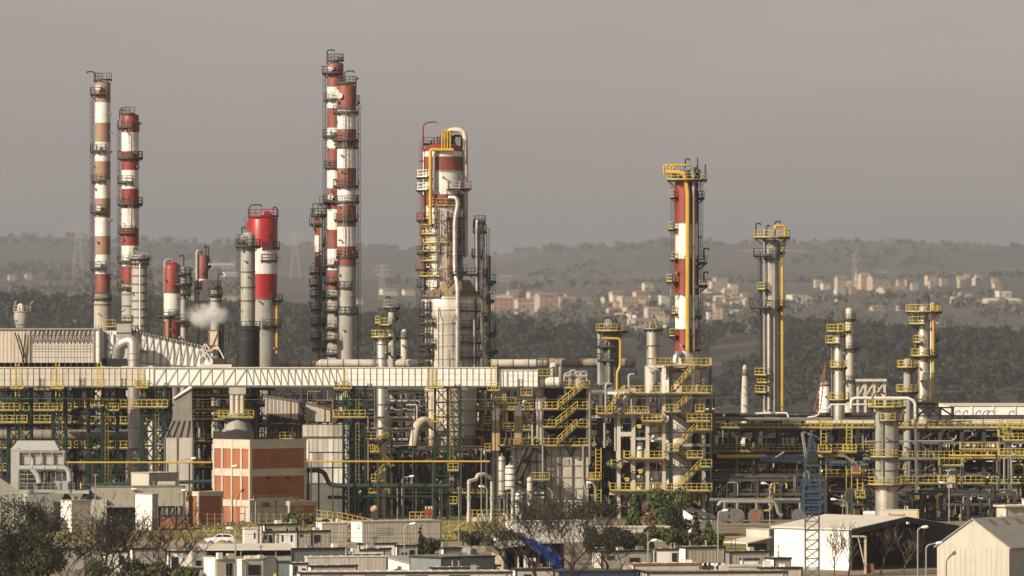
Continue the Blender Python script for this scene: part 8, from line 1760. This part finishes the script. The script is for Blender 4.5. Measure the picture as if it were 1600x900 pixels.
tree('grey bare tree in the dark hangar mouth, left one', 1375, 752, 7, 23, 0, barkm='twig', spread=.5, n0=4, levels=4, thick=.1)
tree('grey bare tree in the dark hangar mouth, right one', 1412, 752, 6.4, 24, 0, barkm='twig', spread=.5, n0=4, levels=4, thick=.1)
def evergreen(label, px, d, h, w, seed, m='leaf_mid', n=2600, conic=False, group=None, name='evergreen_tree', size=.17):
    t = Thing(name, label, 'bush' if name == 'bush' else 'tree', px, d, group); rr = random.Random(seed); q = MB('bark'); q.tube([(0, 0, 0), (.1, 0, h * .5), (0, .1, h * .9)], [.14, .10, .03], 6)
    for i in range(9): z = h * rr.uniform(.15, .85); a = rr.uniform(0, 6.28); L = w * .5 * rr.uniform(.4, .9) * (1 - z / h * .6); q.tube([(0, 0, z), (L * cos(a), L * sin(a), z + L * .5)], [.05, .015], 4, caps=False)
    t.add('trunk', q)
    if conic: lob = [(rr.uniform(-.1, .1), rr.uniform(-.1, .1), h * f, w * .5 * (1.08 - f) * rr.uniform(.8, 1.1)) for f in (.12, .25, .38, .5, .62, .74, .86, .95)]
    else: lob = [(rr.uniform(-.36, .36) * w, rr.uniform(-.36, .36) * w, h * rr.uniform(.25, .82), w * rr.uniform(.16, .30)) for _ in range(11)]
    tag(link('crown', leaf_mesh('crown', crown_points(n, lob), size, m), t.o), kind='stuff')
for a in (('dark green conifer left of the brown shrub', 990, 900, 5.6, 3.2, 1, 'leaf_mid', 2600, True), ('brown dry shrub between two green conifers', 1016, 905, 4.6, 2.4, 2, 'leaf_brown', 1500), ('largest round evergreen before the concrete stair frame', 1043, 885, 6.8, 5.6, 3, 'leaf_mid', 4800), ('dark evergreen lower right of the largest round one', 1060, 868, 4.8, 4.0, 4, 'leaf_dark', 2800),
          ('slim dark conifer before the white tool shed', 1088, 850, 5.0, 1.7, 5, 'leaf_dark', 1700, True), ('second slim conifer under the tool shed roof', 1107, 848, 4.4, 1.7, 6, 'leaf_mid', 1500, True), ('pale green bush at the left end of the trailer row', 1050, 836, 3.4, 3.6, 7, 'leaf_mid', 2200), ('olive bush before the boundary wall', 1020, 838, 3.2, 3.4, 8, 'leaf_olive', 1800), ('pale bush right of the slim conifers', 1114, 838, 2.8, 2.6, 9, 'leaf_mid', 1400),
          ('dark bush among the bare twigs before the boundary wall', 968, 830, 3.4, 3.4, 10, 'leaf_dark', 1800), ('thin dark cypress before the longest grey trailer', 657, 815, 4.0, 1.1, 11, 'leaf_dark', 1200, True), ('olive bush at the foot of the thin cypress', 672, 820, 2.2, 3.2, 12, 'leaf_olive', 1800), ('dark green bush on the sandy slope', 723, 850, 2.4, 1.6, 13, 'leaf_mid', 1000), ('long olive bush left of the white car', 748, 852, 1.7, 3.4, 14, 'leaf_olive', 1700), ('olive bush hiding the white car side', 800, 848, 2.0, 3.2, 15, 'leaf_olive', 1600),
          ('small round tree before the low dark brick shed', 456, 925, 2.6, 2.4, 16, 'leaf_mid', 1300), ('small bush right of the round tree by the brick shed', 479, 925, 1.8, 1.8, 17, 'leaf_olive', 800), ('low weeds at the ramp foot', 505, 925, 1.2, 1.6, 18, 'leaf_olive', 500), ('yellowish leafed tree below the furnace left corner', 838, 925, 3.6, 4.0, 19, 'leaf_olive', 1200)):
    evergreen(*a)
for i, (px, d, h, w, m, lab) in enumerate(((5, 705, 6.5, 7, 'leaf_dark', 'dark undergrowth bush at the far left bottom corner'), (55, 715, 4.6, 6, 'leaf_olive', 'olive undergrowth bush under the leafy trees'), (235, 705, 3.0, 4.5, 'leaf_olive', 'olive undergrowth bush at the foot of the wide bare tree'), (290, 735, 1.8, 3, 'leaf_mid', 'fresh green bush by the dark car roof'), (965, 815, 3.4, 4.5, 'leaf_dark', 'dark bush below the grey boundary wall end'), (935, 818, 3.0, 4, 'leaf_olive', 'olive bush behind the thick forked trunk'), (1000, 830, 2.4, 5, 'leaf_olive', 'low olive bush along the boundary wall'), (1075, 836, 2.6, 3.4, 'leaf_olive', 'olive bush behind the slim dark conifer'))):
    evergreen(lab, px, d, h, w, 50 + i, m, int(700 * w), name='bush')
mb = None
# fence with posts before the left buildings
t = Thing('wire_fence', 'thin wire fence on posts before the concrete and brick buildings', 'fence', 330, 930)
for i in range(34): q = MB('galv'); x = t.X(140 + i * 11.5); q.box(x - .05, x + .05, -.05, .05, 0, 1.9); t.add('post', q, smooth=False)
for z in (.5, 1.1, 1.8): q = MB('galv'); q.bar((t.X(140), 0, z), (t.X(140 + 33 * 11.5), 0, z), .035); t.add('wire', q, smooth=False)

# pylons
for i, (px, py, d, hh) in enumerate(((122, 412, 4300 * FB, 75), (461, 432, 4300 * FB, 66), (597, 462, 3300 * FB, 52), (1335, 425, 4600 * FB, 40))):
    t = Thing('power_pylon', 'faint lattice pylon on the hazy hills ' + ('left of the brown and white chimney', 'between red vessel and stacked platform column', 'right of the weathered chimney', 'behind the village church')[i], 'pylon', px, d, 'power pylons on the hills'); gz = th(t.o.location.x, d); t.o.location.z = gz; H = hh * t.s * 1.1; q = MB('grey'); w = H * .11
    for sx in (-1, 1):
        for sy in (-1, 1): q.bar((sx * w, sy * w, -2), (sx * w * .14, sy * w * .14, H), .5)
    for k in range(7):
        f0, f1 = k / 7, (k + 1) / 7; a0, a1 = w * (1 - .86 * f0), w * (1 - .86 * f1)
        q.bar((-a0, -a0, H * f0), (a1, -a1, H * f1), .4); q.bar((a0, -a0, H * f0), (-a1, -a1, H * f1), .4)
    t.add('tower', q, smooth=False)
    for f, L in ((.72, .24), (.84, .30), (.95, .2)): q = MB('grey'); q.bar((-H * L * .8, 0, H * f), (H * L * .8, 0, H * f), .6); q.bar((-H * L * .8, 0, H * f), (0, 0, H * (f + .06)), .35); q.bar((H * L * .8, 0, H * f), (0, 0, H * (f + .06)), .35); t.add('crossarm', q, smooth=False)

# village houses
def hit(px, py, d0=2480):
    d = d0 * FB
    while d < 7600 * FB:
        if GZ(py, d) <= th(GX(px, d), d): return d
        d += 20
    return 3200 * FB
def house(label, px, pyb, wpx, hpx, wall, roof='terracotta', pitch=.28, rot=25, win=2, group='hazy village houses', name='village_house', dd=None, deep=.9):
    d = dd or hit(px, pyb, 1950); t = Thing(name, label, 'house', px, d, group, radians(rot)); t.o.location.z = GZ(pyb, d); W = wpx * t.s * .85; H = hpx * t.s; D = W * deep * .7; x0, x1 = -W / 2, W / 2
    q = MB(wall); q.box(x0, x1, 0, D, -40, H); 
    if pitch: q.hexa([(x0, 0, H), (x1, 0, H), (x1, D, H), (x0, D, H), (x0, D / 2 - .02, H + D * pitch), (x1, D / 2 - .02, H + D * pitch), (x1, D / 2 + .02, H + D * pitch), (x0, D / 2 + .02, H + D * pitch)])
    t.add('wall', q, smooth=False); e = .4
    q = MB(roof)
    if pitch:
        for a, c in ((-e, D / 2), (D + e, D / 2)): q.hexa([(x0 - e, a, H - e * pitch), (x1 + e, a, H - e * pitch), (x1 + e, c, H + D * pitch), (x0 - e, c, H + D * pitch), (x0 - e, a, H + .3 - e * pitch), (x1 + e, a, H + .3 - e * pitch), (x1 + e, c, H + .3 + D * pitch), (x0 - e, c, H + .3 + D * pitch)])
    else: q.box(x0 - .2, x1 + .2, -.2, D + .2, H, H + .4)
    t.add('roof', q, smooth=False)
    rows = min(4, max(1, int(H / 4))); cols = max(1, int(W / 5.0))
    for r in range(rows):
        for c in range(min(cols, 6)):
            if RND.random() < .25: continue
            q = MB('stone'); x = x0 + W * (c + .5) / min(cols, 6); z = H * (r + .35) / rows; q.box(x - .9, x + .9, -.06, .0, z, z + 2.2); o = t.add('window', q, smooth=False); q = MB('glass'); q.box(x - .75, x + .75, -.09, -.06, z + .15, z + 2.05); t.add('pane', q, o, smooth=False)
    for c in (.6,):
        q = MB('glass'); y = D * .45; q.box(x0 - .05, x0, y, y + 1.1, H * .4, H * .4 + 1.5); t.add('window', q, smooth=False)
    return t
for a in (('salmon pink village house, largest beside the big tower', 787, 492, 38, 26, 'house_pink', 'stone', .18, 14), ('cream house with dark opening next to the salmon one', 822, 492, 32, 22, 'house_cream', 'terracotta', .2, 20), ('tan house at the right end of the salmon row', 858, 488, 38, 26, 'stone', 'terracotta', .2, 24), ('tall tan house behind the salmon row', 838, 478, 26, 20, 'house_cream', 'terracotta', .2, 24), ('small cream house peeping over the salmon roof', 803, 468, 20, 12, 'house_cream', 'terracotta', .25, 20), ('low cream house left of the salmon one', 772, 470, 14, 10, 'house_white', 'terracotta', .25, 20), ('reddish roofed barn right of the tan house', 888, 482, 30, 14, 'stone', 'terracotta', .3, 20),
          ('white village house above the striped tower platforms', 966, 476, 24, 18, 'house_cream'), ('cream block of the village left of the yellow pipe tower', 985, 490, 34, 26, 'house_cream', 'roof_pale', 0), ('pale house climbing the village slope by the domed cage', 1004, 480, 26, 22, 'house_cream'), ('tan house low on the village slope by the domed cage', 962, 500, 26, 16, 'stone', 'terracotta'), ('bright house behind the stubby grey column', 1022, 506, 26, 24, 'house_cream', 'roof_pale', 0), ('tan house behind the stubby grey column', 1004, 522, 30, 20, 'stone', 'terracotta'), ('cream house just left of the striped tower', 1040, 484, 18, 22, 'house_white', 'roof_pale', 0), ('small white house top of the village slope', 1014, 456, 18, 12, 'house_white'),
          ('cream house right of the yellow pipe tower', 1122, 462, 26, 22, 'house_cream', 'roof_pale', 0), ('bright white house by the yellow pipe tower', 1147, 458, 16, 14, 'house_white', 'roof_pale', 0), ('white house low beside the yellow pipe tower', 1112, 500, 14, 12, 'house_white', 'roof_pale', 0), ('pinkish house low beside the yellow pipe tower', 1126, 492, 22, 16, 'house_pink'), ('grey stone house in the village right of the striped tower', 1140, 486, 18, 18, 'stone', 'terracotta'), ('cream house in the village nearest the tall grey column', 1166, 474, 16, 14, 'house_cream'), ('white village house at the upper edge by the striped tower', 1100, 450, 20, 12, 'house_white'), ('tan house below the white upper edge house', 1156, 496, 16, 10, 'stone'),
          ('long white house right of the tall grey column', 1256, 475, 44, 14, 'house_white', 'roof_pale', 0), ('grey white house end beside the long white house', 1280, 474, 20, 12, 'stone', 'roof_pale', 0), ('white gable house below the church', 1316, 452, 20, 16, 'house_cream', 'terracotta', .5), ('low white annex under the white gable house', 1314, 461, 18, 8, 'house_white', 'roof_pale', 0), ('small house left of the white gable one', 1292, 452, 16, 8, 'house_white'), ('stone church hall beside the spire', 1352, 452, 18, 22, 'house_cream', 'stone', .3), ('dark roofed farmhouse right of the church', 1376, 454, 34, 20, 'stone', 'roof_dark', .3), ('long farm wall house below the church', 1400, 458, 50, 5, 'house_cream', 'terracotta', .2),
          ('cream hillside house far right of the church', 1457, 446, 20, 14, 'house_cream', 'terracotta', .2), ('grey hillside house beside the cream one', 1476, 447, 14, 12, 'stone', 'roof_pale', 0), ('white villa among trees right of the slim column', 1502, 474, 28, 8, 'house_white', 'terracotta', .2), ('bright white twin gabled villa on the hillside', 1570, 464, 24, 9, 'house_white', 'roof_pale', 0), ('long low white row near the right edge', 1572, 475, 70, 5, 'house_cream', 'roof_pale', .1), ('tiny white hillside house far right', 1530, 437, 12, 6, 'house_white'), ('tiny white ruin on the far right hillside', 1512, 434, 8, 6, 'house_white'), ('small white hut at the wood edge', 1404, 486, 6, 8, 'house_white'), ('low tan house at the wood edge', 1372, 486, 22, 5, 'stone'),
          ('row of blurred white houses right of the weathered chimney', 610, 462, 30, 8, 'house_white', 'terracotta', .2), ('second row of blurred white houses near the big tower', 640, 462, 20, 8, 'house_white', 'terracotta', .2), ('tiny white house low behind the weathered chimney', 563, 476, 10, 8, 'house_white'), ('tiny cream house far left on the plain', 20, 438, 14, 7, 'house_cream'), ('second tiny cream house far left on the plain', 46, 438, 12, 9, 'house_cream'), ('pale low farm beyond the small columns', 350, 420, 46, 6, 'house_cream', 'roof_pale', .1), ('pale barn right of the brown and white chimney', 124, 424, 10, 5, 'house_white'), ('pale low barn behind the smooth grey column', 362, 432, 26, 5, 'house_white', 'roof_pale', .1)):
    house(*a)
hr = random.Random(21)
for n, xa, xb, ya, yb_, lab in ((24, 950, 1052, 466, 528, 'blurred tan and cream house packed in the hazy village centre'), (18, 1094, 1172, 450, 505, 'blurred cream house in the village beyond the yellow pipe tower'), (18, 1235, 1580, 440, 478, 'small pale house scattered on the hillside round the church'), (10, 768, 900, 464, 488, 'blurred pinkish house behind the salmon row')):
    for i in range(n):
        y = ya + (yb_ - ya) * hr.random(); k = .62 if xa in (1235, 768) else 1.0
        house(lab, hr.uniform(xa, xb), y, hr.uniform(13, 26) * k, hr.uniform(10, 20) * k, hr.choice(('house_cream', 'stone', 'house_pink', 'house_cream', 'house_white')), hr.choice(('terracotta', 'stone', 'roof_pale', 'roof_pale')), hr.choice((0, 0, .2, .25)), hr.uniform(8, 40), group=lab.replace('house', 'houses', 1))
t = Thing('church_spire', 'slender pointed church spire rising above the village', 'church', 1338, hit(1338, 452)); t.o.location.z = GZ(452, t.d); s = t.s
q = MB('house_cream'); q.box(-4 * s, 4 * s, -4 * s, 4 * s, -40, 16 * s); t.add('tower', q, smooth=False); q = MB('stone'); q.lathe([(.05, 34 * s), (1.0 * s, 27 * s), (4 * s, 16 * s)], 8, bottom=True); t.add('spire', q)
for x in (-1.6, 1.6): q = MB('glass'); q.box((x - .7) * s, (x + .7) * s, -4.05 * s, -3.99 * s, 10 * s, 13 * s); t.add('window', q, smooth=False)

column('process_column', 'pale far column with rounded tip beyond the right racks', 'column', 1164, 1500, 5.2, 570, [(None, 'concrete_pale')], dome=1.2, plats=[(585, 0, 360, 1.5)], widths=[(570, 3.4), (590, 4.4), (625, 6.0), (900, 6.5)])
# air: one closed box of even pale haze round the camera and everything built
m = bpy.data.materials.new('haze'); m.use_nodes = True; nt = m.node_tree; nt.nodes.clear(); out = nt.nodes.new("ShaderNodeOutputMaterial"); pv = nt.nodes.new("ShaderNodeVolumePrincipled")
pv.inputs['Color'].default_value = (.86, .90, 1.0, 1); pv.inputs['Density'].default_value = 0.46e-4; pv.inputs['Anisotropy'].default_value = 0.5
nt.links.new(pv.outputs[0], out.inputs['Volume']); MATS['haze'] = m
mb = MB('haze'); mb.box(-30000, 30000, -600, 46000, -80, 420); o = mb.build('haze', smooth=False); tag(o, kind='stuff')
